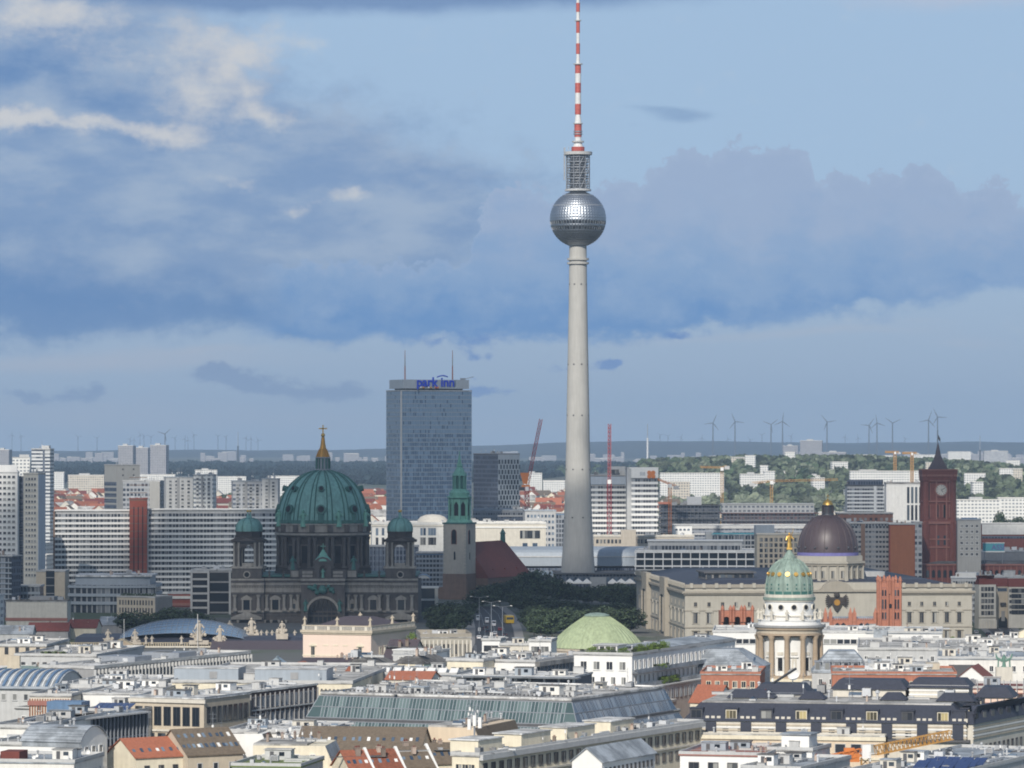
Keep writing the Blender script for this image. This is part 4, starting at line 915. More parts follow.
        for i in range(8):
            a = 2 * math.pi * i / 8 + math.pi / 8; pp = [(rr * .97, z(531.6)), (rr * 1.0, z(529)), (rr * .96, z(526)), (rr * .83, z(522.5)), (rr * .59, z(519.8)), (rr * .25, z(518))]
            for (r0, h0), (r1, h1) in zip(pp, pp[1:]): b.tube((xc + r0 * math.cos(a), cy_ + r0 * math.sin(a), h0), (xc + r1 * math.cos(a), cy_ + r1 * math.sin(a), h1), .16, n=4)
        b.build('rib', 'copper_dark', d2)
        b = MB(); b.lathe([(.9, z(518)), (.5, z(516)), (.25, z(513)), (.2, z(512.5))], 8, xc, cy_); b.ball((xc, cy_, z(511.3)), .65, 1); b.build('finial', ['copper_green', 'gold_leaf'], d2)
    corner_tower(246.8, 14.8, .2); corner_tower(400.3, 14.8, .2); corner_tower(249.5, 14.5, 52); corner_tower(399.0, 14.5, 52)
    # parapet figures
    for px in (234, 260, 269, 283, 364, 379, 388, 414):
        b = MB(); b.figure(L(px), 3.0, Z(578), 3.6); b.build('statue', st, o)
cathedral()

# ------------------------------------------------------------------ hotel tower with lettering
def text(parent, body, size, mat_, loc, rz=0.0, name='lettering', ext=.25, bold=.0, align='CENTER'):
    cu = bpy.data.curves.new(name, 'FONT'); cu.body = body; cu.size = size; cu.extrude = ext; cu.offset = bold; cu.align_x = align
    tmp = bpy.data.objects.new(name, cu); COL.objects.link(tmp)
    dg = bpy.context.evaluated_depsgraph_get(); me = bpy.data.meshes.new_from_object(tmp.evaluated_get(dg)); bpy.data.objects.remove(tmp)
    me.transform(Matrix.Rotation(R(90), 4, 'X')); me.materials.clear(); me.materials.append(M(mat_))
    o = bpy.data.objects.new(name, me); COL.objects.link(o); o.parent = parent; o.location = loc; o.rotation_euler = (0, 0, rz); return o
def hotel():
    A = B('hotel_tower', 'tall blue glass slab hotel with big blue lettering on its crown', 'hotel', 401, 471.5, 391, Y=2750, th=24, side=386.5)
    A.body('blue_sheet', i=.4, z1=A.h - .5); rn = random.Random(2)
    for face, L_, nc in (('F', A.w, 42), ('L', A.d, 14)):
        b = MB(); nr = 42; ph = A.h / nr; pw = L_ / nc
        for r in range(nr):
            for c in range(nc):
                u0, u1, z0, z1 = c * pw + .12, (c + 1) * pw - .12, r * ph + .55, (r + 1) * ph - .12; t = [rn.gauss(0, .012) for _ in range(4)]
                p = [(u0, t[0], z0), (u1, t[1], z0), (u1, t[2], z1), (u0, t[3], z1)]
                hi = rn.random() < (.1 if r < 22 else .3 if r < 32 else .85)
                if face == 'L': p = [(a[1], L_ - a[0], a[2]) for a in p]
                b.add(p, [(0, 1, 2, 3)], 1 if not hi else 2)
            if face == 'F': b.box(0, L_, .05, .3, r * ph, r * ph + .5, 0)
            else: b.box(.05, .3, 0, L_, r * ph, r * ph + .5, 0)
        for c in range(nc + 1):
            if face == 'F': b.box(c * pw - .1, c * pw + .1, -.18, .3, 0, A.h, 0)
            else: b.box(-.18, .3, c * pw - .1, c * pw + .1, 0, A.h, 0)
        b.build('curtain_wall', ['mullion', 'tower_glass', 'blue_panel'], A.o)
    A.part('corner_fin', 'light_grey', -.3, .5, -.35, .25, 0, A.h)
    A.flat('gravel_roof', .5, 'cladding')
    z1, z0 = A.z(379.5), A.z(388.5)
    A.part('plant_storey', 'dark_grey', 5, A.w - 5, 3, A.d - 2, A.h + .35, z0)
    A.part('crown', 'cladding', 1.2, A.w - 2.2, -1.0, A.d - 2, z0 + .01, z1)
    for px in (405, 452.5):
        x, yq = A.loc(px, A.Y + 8); b = MB(); b.tube((x, yq, z1), (x, yq, z1 + 9), .45, .4, 6, 0); b.tube((x, yq, z1 + 9), (x, yq, z1 + 14), .35, .3, 6, 1); b.tube((x, yq, z1 + 14), (x, yq, z1 + 19.3), .25, .15, 6, 0); b.build('antenna', ['townhall_trim', 'mid_grey'], A.o)
    xt = A.x(434.5)
    t_ = text(A.o, 'park inn', 8.6, 'blue_paint', (xt, -1.45, z0 + 1.5), bold=.16); 
    sc = 26.5 / t_.dimensions.x if t_.dimensions.x else 1; t_.scale = (sc, 1, 1)
    b = MB(); n = 10                                         # swoosh joining the two words
    for i in range(n):
        f0, f1 = i / n, (i + 1) / n; g = lambda f: (xt + 1.0 + 7.6 * f, -1.5, z0 + 7.6 + 1.0 * math.sin(f * 3.0))
        b.tube(g(f0), g(f1), .42, n=5)
    b.build('swoosh', 'blue_paint', A.o)
    for i, (mm, dxx) in enumerate((('mast_white', -10.5), ('crane_yellow', -8.6), ('mast_white', -5), ('crane_yellow', -3.4), ('mast_red', 0), ('crane_orange', 1.6))):
        b = MB(); x = xt + dxx; b.ball((x, -1.6, z0 + .7), .7, 0, 8); b.build('emblem', mm, A.o)
    b = MB(); b.tube((A.w - 6, 4, z1), (A.w + 2.5, 2, z1 + 2.2), .2, n=5); b.box(A.w - 6, A.w - 3, 3, 5, z1, z1 + 1.2); b.build('facade_hoist', 'grey_metal', A.o)
hotel()

# ------------------------------------------------------------------ church with the green spire
def spire_church():
    Y = 2250.0; s = Y / F; th = R(-21); w = (466 - 443) * s / math.cos(th) * .99; d = 14.0
    o = thing('spire_church', 'medieval brick church with pale square tower, green copper spire and red roof', 'church', (PX(466, Y) - w * math.cos(th), Y - w * math.sin(th), 0), th); Z = lambda py: PZ(py, Y)
    b = MB(); b.box(0, w, 0, d, Z(574), Z(524)); tw = b.build('tower', 'tower_plaster', o)
    b = MB(); b.box(-.25, w + .25, -.25, d + .25, -2, Z(574) - .003); b.box(-7, -.26, 4, d, -2, Z(588)); b.build('tower_base', 'brown_brick', o)
    b = MB(); b.box(-.5, w + .5, -.5, d + .5, Z(524) + .003, Z(522.6)); b.build('cornice', 'copper_dark', o)
    def lancet(par, x, z0, z1, ww, face='F', m='townhall_brick'):
        b = MB(); n = 6; r = ww / 2; a = [(x + r * math.cos(math.pi * i / n), z1 - r + r * 1.4 * math.sin(math.pi * i / n)) for i in range(n + 1)]; f = [(x - r, z0), (x + r, z0)] + a
        g = [(x + (p - x) * 1.3, z0 + (q - z0) * 1.04 - .2) for p, q in f]
        if face == 'F': b.slab(g, -.12, -.004, 0); b.slab(f, -.2, -.125, 1)
        else:
            b.slabx([(p, q) for p, q in g], w + .004, w + .12, 0); b.slabx([(p, q) for p, q in f], w + .125, w + .2, 1)
        b.build('window', [m, 'black_void'], par)
    lancet(tw, w * .47, Z(544), Z(530.5), 2.4); lancet(tw, w * .5, Z(560), Z(552), 1.1, m='pale_stone'); lancet(tw, d * .33, Z(544), Z(531), 2.2, 'R'); lancet(tw, d * .36, Z(560), Z(553), 1.0, 'R', 'pale_stone')
    b = MB()
    for i in range(14): 
        for q in (.5, w - .5): b.box(q - .5, q + .5, -.14, -.004, Z(574) + i * 1.9 + .3, Z(574) + i * 1.9 + 1.2)
    b.build('quoins', 'sandstone', tw)
    # copper spire in stages
    cx, cy = w / 2, d / 2; oc = dict(n=8, cx=cx, cy=cy, sm=False, ph=math.pi / 8)
    b = MB(); b.lathe([(7.2, Z(522.6)), (6.6, Z(520.5)), (5.2, Z(519.5)), (5.2, Z(499))], **oc); sp_ = b.build('spire_lantern', 'copper_spire', o)
    for i in range(8):
        a = 2 * math.pi * i / 8; b = MB(); x, y = cx + 5.6 * math.cos(a + math.pi / 8), cy + 5.6 * math.sin(a + math.pi / 8); b.tube((x, y, Z(521)), (x, y, Z(499)), .55, n=6); b.build('buttress', 'copper_spire', sp_)
        r_ = 4.85; x, y = cx + r_ * math.cos(a), cy + r_ * math.sin(a); tx, ty = -math.sin(a), math.cos(a); b = MB()
        b.add([(x + tx * u, y + ty * u, zz) for u, zz in ((-1.2, Z(516)), (1.2, Z(516)), (1.2, Z(505)), (0, Z(501.5)), (-1.2, Z(505)))], [(0, 1, 2, 3, 4)], 0); b.build('opening', 'black_void', sp_)
    b = MB(); b.lathe([(5.2, Z(499)), (6.6, Z(498)), (6.6, Z(496.5)), (5.4, Z(496.2)), (5.6, Z(493)), (4.6, Z(490.5)), (3.4, Z(489))], **oc); b.build('gallery', 'copper_spire', o)
    b = MB(); b.lathe([(3.0, Z(489.5)), (2.9, Z(475))], **oc); s2 = b.build('upper_lantern', 'copper_dark', o)
    for i in range(8):
        a = 2 * math.pi * i / 8 + math.pi / 8; b = MB(); b.tube((cx + 3.3 * math.cos(a), cy + 3.3 * math.sin(a), Z(490)), (cx + 3.3 * math.cos(a), cy + 3.3 * math.sin(a), Z(474)), .5, n=6); b.build('pillar', 'copper_spire', s2)
    b = MB(); b.lathe([(4.0, Z(476)), (3.9, Z(474.5)), (2.6, Z(471)), (1.5, Z(467)), (1.7, Z(466)), (1.1, Z(463)), (.5, Z(457)), (.12, Z(452))], **oc); b.ball((cx, cy, Z(452)), .4, 0, 6); b.build('spire', 'copper_spire', o)
    # nave with steep red roof running away behind the tower
    x0, x1, y0, y1 = -5.0, w + 7.0, d + .02, d + 66; ze, zr = Z(579), Z(543); xm = (x0 + x1) / 2
    b = MB(); b.box(x0, x1, y0, y1, -2, ze); nv = b.build('nave', 'brown_brick', o)
    b = MB(); b.add([(x0 - .6, y0, ze), (x1 + .6, y0, ze), (x1 + .6, y1 + .6, ze), (x0 - .6, y1 + .6, ze), (xm, y0, zr), (xm, y1 - 9, zr)], [(0, 1, 4), (1, 2, 5, 4), (2, 3, 5), (3, 0, 4, 5), (3, 2, 1, 0)]); b.build('roof', 'red_tiles', o)
    b = MB(); b.lathe([(1.6, zr - 1), (1.4, zr + 3.5), (1.8, zr + 3.8), (.1, zr + 6.5)], 6, xm, y1 - 11, 0, False); b.build('ridge_turret', 'copper_dark', o)
    for i in range(7):
        y = y0 + 4 + i * 9; b = MB(); b.box(x1 + .004, x1 + .15, y - 1.2, y + 1.2, Z(606), Z(585)); b.build('window', 'dark_glass', nv)
        b = MB(); b.box(x1 + .004, x1 + 1.6, y + 3.6, y + 4.8, -2, Z(583)); b.build('buttress', 'brown_brick', nv)
        if i % 2: b = MB(); b.box(x1 - 4, x1 - 1.5, y - .6, y + .6, ze + 2.5, ze + 4.8); b.build('roof_dormer', 'red_tiles', o)
spire_church()

# ------------------------------------------------------------------ red town hall
def town_hall():
    Y = 2450.0; s = Y / F; o = thing('town_hall', 'dark red brick town hall with square clock tower, pyramid cap and flag', 'town hall', (PX(939.5, Y), Y, 0)); Z = lambda py: PZ(py, Y); X_ = lambda px: (px - 939.5) * s
    tb, tr = 'townhall_brick', 'townhall_trim'; hw = 14.9 * s
    b = MB(); b.box(-hw, hw, 0, 2 * hw, -2, Z(522)); b.box(-hw + .5, hw - .5, .5, 2 * hw - .5, Z(522) + .01, Z(480)); tw = b.build('tower', tb, o)
    for sx in (-1, 1):
        for yy in (0, 2 * hw):
            b = MB(); b.lathe([(2.4, -2), (2.4, Z(522)), (2.0, Z(521)), (2.0, Z(482)), (2.5, Z(480)), (2.5, Z(472))], 8, sx * (hw - .9), yy + (.9 if yy == 0 else -.9), 0, False); b.build('corner_turret', tb, tw)
    for p0, p1, q, m in ((524, 521.5, .9, tr), (521.4, 519.5, .5, tb), (481.5, 480, .6, tr), (479.9, 476.5, 1.0, tb), (476.4, 474.5, 1.5, tr), (474.4, 470.5, 1.6, tb), (470.4, 469.2, 1.9, tr), (548, 546.5, .6, tr), (502, 500.8, .5, tr), (540, 538.5, .5, tr)):
        b = MB(); b.box(-hw - q, hw + q, -q, 2 * hw + q, Z(p0), Z(p1)); b.build('cornice', m, tw)
    # clock
    cx, cz = X_(941.3), Z(490); b = MB()
    b.disc_y(cx, cz, 3.9, -.5, .45, 0, 28); b.disc_y(cx, cz, 3.1, -.62, -.51, 1, 28); ck = b.build('clock', [tr, 'pale_stone'], tw)
    b = MB()
    for i in range(12):
        a = math.pi / 6 * i; b.slab([(cx + 2.9 * math.sin(a + .05), cz + 2.9 * math.cos(a + .05)), (cx + 2.9 * math.sin(a - .05), cz + 2.9 * math.cos(a - .05)), (cx + 2.3 * math.sin(a - .06), cz + 2.3 * math.cos(a - .06)), (cx + 2.3 * math.sin(a + .06), cz + 2.3 * math.cos(a + .06))], -.68, -.625)
    for a, L_ in ((math.radians(145), 1.7), (math.radians(60), 2.6)):
        u = Vector((math.sin(a), math.cos(a))); v = Vector((u.y, -u.x)) * .16; b.slab([(cx + v.x, cz + v.y), (cx - v.x, cz - v.y), (cx + u.x * L_ - v.x, cz + u.y * L_ - v.y), (cx + u.x * L_ + v.x, cz + u.y * L_ + v.y)], -.72, -.685)
    b.build('clock_hands', 'dark_grey', ck)
    def opening(x, z0, z1, w_):
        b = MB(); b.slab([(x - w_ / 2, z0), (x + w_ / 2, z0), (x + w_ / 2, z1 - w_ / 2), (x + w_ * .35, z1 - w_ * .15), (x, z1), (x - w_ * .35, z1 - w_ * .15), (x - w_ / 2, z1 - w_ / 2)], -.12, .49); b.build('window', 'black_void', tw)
        b = MB(); b.box(x - w_ / 2 - .5, x - w_ / 2 - .05, -.3, .49, z0, z1); b.box(x + w_ / 2 + .05, x + w_ / 2 + .5, -.3, .49, z0, z1); b.build('window_shaft', tr, tw)
    for px in (928.5,): opening(X_(px), Z(500), Z(482.5), 1.3)
    opening(X_(951), Z(500), Z(482.5), 1.1)
    for px in (928.5, 937.5, 944.5, 951): opening(X_(px), Z(517.5), Z(504.5), 1.2)
    b = MB()
    for px in (936.5, 946.5): b.box(X_(px) - .4, X_(px) + .4, -.45, .0, -2, Z(480.2))
    b.build('pilaster', tr, tw)
    for px, ww in ((938, 1.6), (945, 1.6)):
        b = MB(); b.box(X_(px) - ww / 2, X_(px) + ww / 2, -.15, -.004, Z(545), Z(535) - .3); b.build('window', 'dark_glass', tw)
    # cap and flag
    b = MB(); q = 9.2 * s; c = hw
    b.prism([(-q, c - q), (q, c - q), (q, c + q), (-q, c + q)], Z(469.2), Z(464), 0, [(-q * .72, c - q * .72), (q * .72, c - q * .72), (q * .72, c + q * .72), (-q * .72, c + q * .72)])
    b.prism([(-q * .72, c - q * .72), (q * .72, c - q * .72), (q * .72, c + q * .72), (-q * .72, c + q * .72)], Z(464), Z(459), 0, [(-q * .42, c - q * .42), (q * .42, c - q * .42), (q * .42, c + q * .42), (-q * .42, c + q * .42)])
    b.lathe([(2.6, Z(459)), (1.7, Z(455)), (1.1, Z(450)), (.5, Z(445)), (.22, Z(443))], 8, 0, c, 0, False); b.build('roof_cap', 'purple_tiles', o)
    b = MB(); b.tube((0, c, Z(444)), (0, c, Z(430)), .16, .1, 6); fp = b.build('flagpole', 'dark_metal', o)
    b = MB(); n = 8
    for i in range(n):
        f0, f1 = i / n, (i + 1) / n; w0, w1 = .3 * math.sin(f0 * 7), .3 * math.sin(f1 * 7)
        b.quad((.15 + 1.3 * f0, c + w0, Z(438.8) - 2.2 * f0), (.15 + 1.3 * f1, c + w1, Z(438.8) - 2.2 * f1), (.15 + 1.3 * f1, c + w1, Z(434.5) - 2.6 * f1), (.15 + 1.3 * f0, c + w0, Z(434.5) - 2.6 * f0))
    b.build('flag', 'dark_grey', fp)
    # wings
    for a, c_, t, y0 in ((894, 922.5, 559, 6), (922.8, 1060, 565, -12)):
        b = MB(); b.box(X_(a), X_(c_), y0, y0 + 40, -2, Z(t)); wg = b.build('wing', tb, o)
        b = MB(); b.box(X_(a) - .6, X_(c_) + .6, y0 - .8, y0 + 40.6, Z(t) + .003, Z(t - 1.6)); b.build('cornice', tr, wg)
        b = MB(); b.prism([(X_(a) + 2, y0 + 2), (X_(c_) - 2, y0 + 2), (X_(c_) - 2, y0 + 38), (X_(a) + 2, y0 + 38)], Z(t - 1.6) + .003, Z(t - 4), 0, [(X_(a) + 9, y0 + 10), (X_(c_) - 9, y0 + 10), (X_(c_) - 9, y0 + 30), (X_(a) + 9, y0 + 30)]); b.build('roof', 'bitumen_roof', wg)
        n = int((c_ - a) / 5.5)
        for i in range(n):
            x = X_(a) + (i + .5) * (X_(c_) - X_(a)) / n
            for p0, p1 in ((t + 12, t + 4), (t + 27, t + 17)):
                b = MB(); b.slab([(x - .9, Z(p0)), (x + .9, Z(p0)), (x + .9, Z(p1) - .9), (x, Z(p1)), (x - .9, Z(p1) - .9)], y0 - .1, y0 - .004); b.build('window', 'dark_glass', wg)
            b = MB(); b.box(x - 1.9, x - 1.4, y0 - .5, y0 - .004, -2, Z(t)); b.build('pilaster', tr, wg)
town_hall()
# ------------------------------------------------------------------ rebuilt palace with the brown dome
def palace():
    A = B('palace', 'long sandstone palace with brown domed corner portal and dark parapet roof', 'palace', 685, 972, 588, Y=1770, th=4.5, side=636.5)
    A.body('sandstone'); o = A.o; Z = A.z
    b = MB(); i = 9; b.prism([(1, 1), (A.w - 1, 1), (A.w - 1, A.d - 1), (1, A.d - 1)], A.h + .01, A.h + 3.2, 0, [(i + 8, i), (A.w - i - 8, i), (A.w - i - 8, A.d - i), (i + 8, A.d - i)]); b.build('roof', 'slate_roof', o)
    for f in ('F', 'L'):
        A.band(f, Z(593.5), Z(591.5), 'sandstone_dark', 'cornice', 1.3); A.band(f, Z(595), Z(593.6), 'sandstone_dark', 'cornice', .7); A.band(f, Z(628), Z(627), 'sandstone_dark', 'string_course', .35); A.band(f, Z(611), Z(610.3), 'sandstone_dark', 'string_course', .3)
        L_ = A.w if f == 'F' else A.d; b = MB(); n = int(L_ / 5.2)
        for k in range(n):                                    # balustrade
            a = (k + .5) * L_ / n
            for c0, c1, z0, z1 in ((a - .7, a + .7, A.h, A.h + 2.0),):
                (b.box(c0, c1, -.9, .2, z0, z1) if f == 'F' else b.box(-.9, .2, c0, c1, z0, z1))
        b.build('balustrade_pier', 'sandstone', o)['kind'] = 'stuff'
        b = MB(); (b.box(0, L_, -.6, -.1, A.h + .05, A.h + 1.5) if f == 'F' else b.box(-.6, -.1, 0, L_, A.h + .05, A.h + 1.5)); b.build('balustrade', 'sandstone_dark', o)
    def bay(x, face='F'):
        for p0, p1, w in ((606.7, 602.2, 1.5), (623.5, 613, 1.9), (641, 631.5, 1.8)):
            loc, rz = A._place(face, x, Z(p0)); inst(window_mesh(w, Z(p1) - Z(p0), 'sand'), 'window', o, loc, rz)
            if p0 > 610:
                b = MB(); h = Z(p1) - Z(p0) + .2
                if p0 < 630: b.slab([(-1.7 + 3.4 * k / 8, h + .35 + .85 * math.sin(math.pi * k / 8)) for k in range(9)][::-1], -.6, -.003)
                b.box(-1.75, 1.75, -.65, -.003, h, h + .33); b.box(-1.5, -1.1, -.35, -.003, -.3, h - .01); b.box(1.1, 1.5, -.35, -.003, -.3, h - .01)
                loc2 = loc; b.build('window_surround', 'sandstone_dark' if p0 > 630 else 'sandstone', o, loc, rz)
    for px in [695.5 + 13.6 * k for k in range(5)] + [898.5, 911, 923.5, 936.5, 949, 961.5]: bay(A.x(px))
    for k in range(13):
        a = 6 + k * (A.d - 12) / 12.5
        if k in (4, 9): continue
        bay(a, 'L')
    for a0, a1 in ((A.d * .30, A.d * .40), (A.d * .68, A.d * .78)):      # projecting side portals
        b = MB(); b.box(-2.2, -.004, a0, a1, 0, A.h + 2.5); b.box(-2.8, -2.25, a0 + 2, a0 + 4, 2, A.h - 6); b.box(-2.8, -2.25, a1 - 4, a1 - 2, 2, A.h - 6); b.build('side_portal', 'sandstone_dark', o)
        b = MB(); b.box(-2.35, -2.21, a0 + 5.5, a1 - 5.5, 1, A.h - 5); b.build('portal_window', 'dark_glass', o)
    # corner portal under the dome
    x0, x1 = A.x(806), A.x(880); xc = A.x(836); b = MB(); b.box(x0, x1, -4, 12, 0, Z(592)); b.build('portal', 'sandstone', o)
    b = MB(); n = 12; r = A.x(851) - xc
    b.slab([(x0 - .5, Z(592) + .01), (x1 + .5, Z(592) + .01), (x1 + .5, Z(590)), (xc + r * 1.15, Z(590))] + [(xc + r * math.cos(math.pi * k / n), Z(590) + (Z(581) - Z(590)) * math.sin(math.pi * k / n)) for k in range(1, n)] + [(xc - r * 1.15, Z(590)), (x0 - .5, Z(590))], -5, 6); b.build('portal_gable', 'sandstone_dark', o)
    b = MB(); b.box(x0 + 1, x1 - 1, -2, 16, Z(592) + .02, Z(583)); b.build('attic', 'sandstone', o)
    # dark carved emblem: shield, crown and spread trophies
    b = MB(); cz = Z(602); yv = -4.8
    b.slab([(xc - 2.3, cz + 2), (xc + 2.3, cz + 2), (xc + 2.3, cz - .5), (xc + 1.3, cz - 2.6), (xc, cz - 4.2), (xc - 1.3, cz - 2.6), (xc - 2.3, cz - .5)][::-1], yv - .4, -4.003)
    for sx in (-1, 1):
        for k in range(7):
            a = -1.0 + k * .33; b.tube((xc + sx * 1.6, yv, cz + .4), (xc + sx * (3.0 + 2.0 * math.cos(a)), yv - .3, cz + .6 + 3.1 * math.sin(a)), .55, .22, 6)
    b.ball((xc, yv, cz + 2.9), 1.3, 0, 8); em = b.build('emblem', 'cathedral_black', o)
    b = MB(); b.disc_y(xc, cz - .2, 1.3, yv - .7, yv - .42, 0, 14); b.box(xc - .7, xc + .7, yv - .9, yv - .5, cz + 2.4, cz + 3.3)
    b.build('emblem_shield', 'old_gold', em)
    # drum and dome
    Yd = 1795.0; k = Yd / F; cx, cy = A.loc(827.8, 1797.0); z = lambda py: PZ(py, Yd)
    oc = dict(cx=cx, cy=cy, sm=False)
    b = MB(); b.lathe([(36 * k, Z(592)), (36 * k, z(582)), (35 * k, z(581.5)), (35 * k, z(565))], 8, ph=math.pi / 8, **oc); dr = b.build('drum', 'sandstone', o)
    for p0, p1, q, m in ((565, 563, 37, 'sandstone_dark'), (562.9, 561, 38.3, 'sandstone'), (560.9, 555.5, 35.5, 'sandstone'), (583.5, 582, 37.5, 'sandstone_dark')):
        b = MB(); b.lathe([(28 * k, z(p0)), (q * k, z(p0)), (q * k, z(p1)), (28 * k, z(p1))], 8, ph=math.pi / 8, **oc); b.build('cornice', m, dr)
    for fa in range(5, 8):                                     # windows and pilasters on the visible drum faces
        a = math.pi / 4 * fa - math.pi / 4 * 0; ap = 35 * k * math.cos(math.pi / 8); nx_, ny_ = math.cos(a), math.sin(a); tx, ty = -ny_, nx_
        for u in (-4.2, 0, 4.2):
            inst(window_mesh(1.5, z(570) - z(577.5), 'sand'), 'window', dr, (cx + nx_ * (ap + .02) + tx * u, cy + ny_ * (ap + .02) + ty * u, z(577.5)), a + math.pi / 2)
        for u in (-6.2, -2.1, 2.1, 6.2):
            b = MB(); p = Vector((cx + nx_ * (ap + .2) + tx * u, cy + ny_ * (ap + .2) + ty * u, 0)); b.lathe([(.55, z(581)), (.5, z(566.5)), (.8, z(565.3))], 6, p.x, p.y); b.build('pilaster', 'sandstone', dr)
    b = MB(); b.lathe([(30.6 * k, z(555.4)), (30.6 * k, z(552.3)), (28 * k, z(552.2))], 40, cx, cy); b.build('dome_ring', 'purple_band', o)
    prof = [(30, 552.2), (29.9, 548), (29.3, 542), (27.8, 536), (25.3, 530), (21.3, 524.3), (15.5, 519), (9, 515.8), (5.5, 515)]
    P_ = [(r * k, z(py)) for r, py in prof]
    b = MB(); b.lathe(P_, 48, cx, cy); dm = b.build('dome', 'copper_brown', o)
    for i_ in range(24):
        a = 2 * math.pi * i_ / 24; b = MB()
        for (r0, z0), (r1, z1) in zip(P_, P_[1:]): b.tube((cx + (r0 + .08) * math.cos(a), cy + (r0 + .08) * math.sin(a), z0), (cx + (r1 + .08) * math.cos(a), cy + (r1 + .08) * math.sin(a), z1), .16, n=4)
        b.build('rib', 'copper_brown', dm)
    for i_ in range(16):
        a = 2 * math.pi * (i_ + .5) / 16; b = MB(); b.ball((cx + 30.2 * k * math.cos(a), cy + 30.2 * k * math.sin(a), z(547.3)), .55, 0, 8); b.build('dome_ornament', 'dark_metal', dm)
    b = MB(); b.lathe([(6.5 * k, z(515.2)), (6.2 * k, z(513.5)), (5.2 * k, z(513)), (4.9 * k, z(506.5)), (5.8 * k, z(506)), (5.8 * k, z(505))], 12, cx, cy); ln = b.build('lantern', 'dark_metal', o)
    for i_ in range(8):
        a = 2 * math.pi * i_ / 8; b = MB(); b.tube((cx + 5.6 * k * math.cos(a), cy + 5.6 * k * math.sin(a), z(513)), (cx + 5.6 * k * math.cos(a), cy + 5.6 * k * math.sin(a), z(506)), .25, n=6); b.build('lantern_column', 'copper_brown', ln)
    b = MB(); b.lathe([(5.4 * k, z(505)), (5.0 * k, z(503.5)), (3.4 * k, z(501)), (1.2 * k, z(499.8)), (.5 * k, z(498.5))], 12, cx, cy); b.tube((cx, cy, z(498.5)), (cx, cy, z(494)), .16, n=5); b.box(cx - .7, cx + .7, cy - .1, cy + .1, z(496) - .12, z(496) + .12); b.build('lantern_cap', 'gold_leaf', ln)
    # dark roof pavilion
    b = MB(); xa, xb = A.x(716), A.x(765); zp = PZ(573, 1808); b.box(xa, xb, 34, 60, A.h + .5, zp); b.build('roof_pavilion', 'bitumen_roof', o)
    b = MB(); n = 7
    for q in range(n): b.box(xa + (q + .15) * (xb - xa) / n, xa + (q + .85) * (xb - xa) / n, 33.8, 33.996, zp - 4, zp - .6)
    b.build('pavilion_window', 'dark_glass', o)['kind'] = 'stuff'
    b = MB(); b.box(xa - 1, xb + 1, 33, 61, zp + .003, zp + .6); b.build('pavilion_roof', 'dark_grey', o)
    A.part('lift_housing', 'light_grey', A.x(866), A.x(904), 45, 55, A.h, A.z(581) + 2.4)
palace()

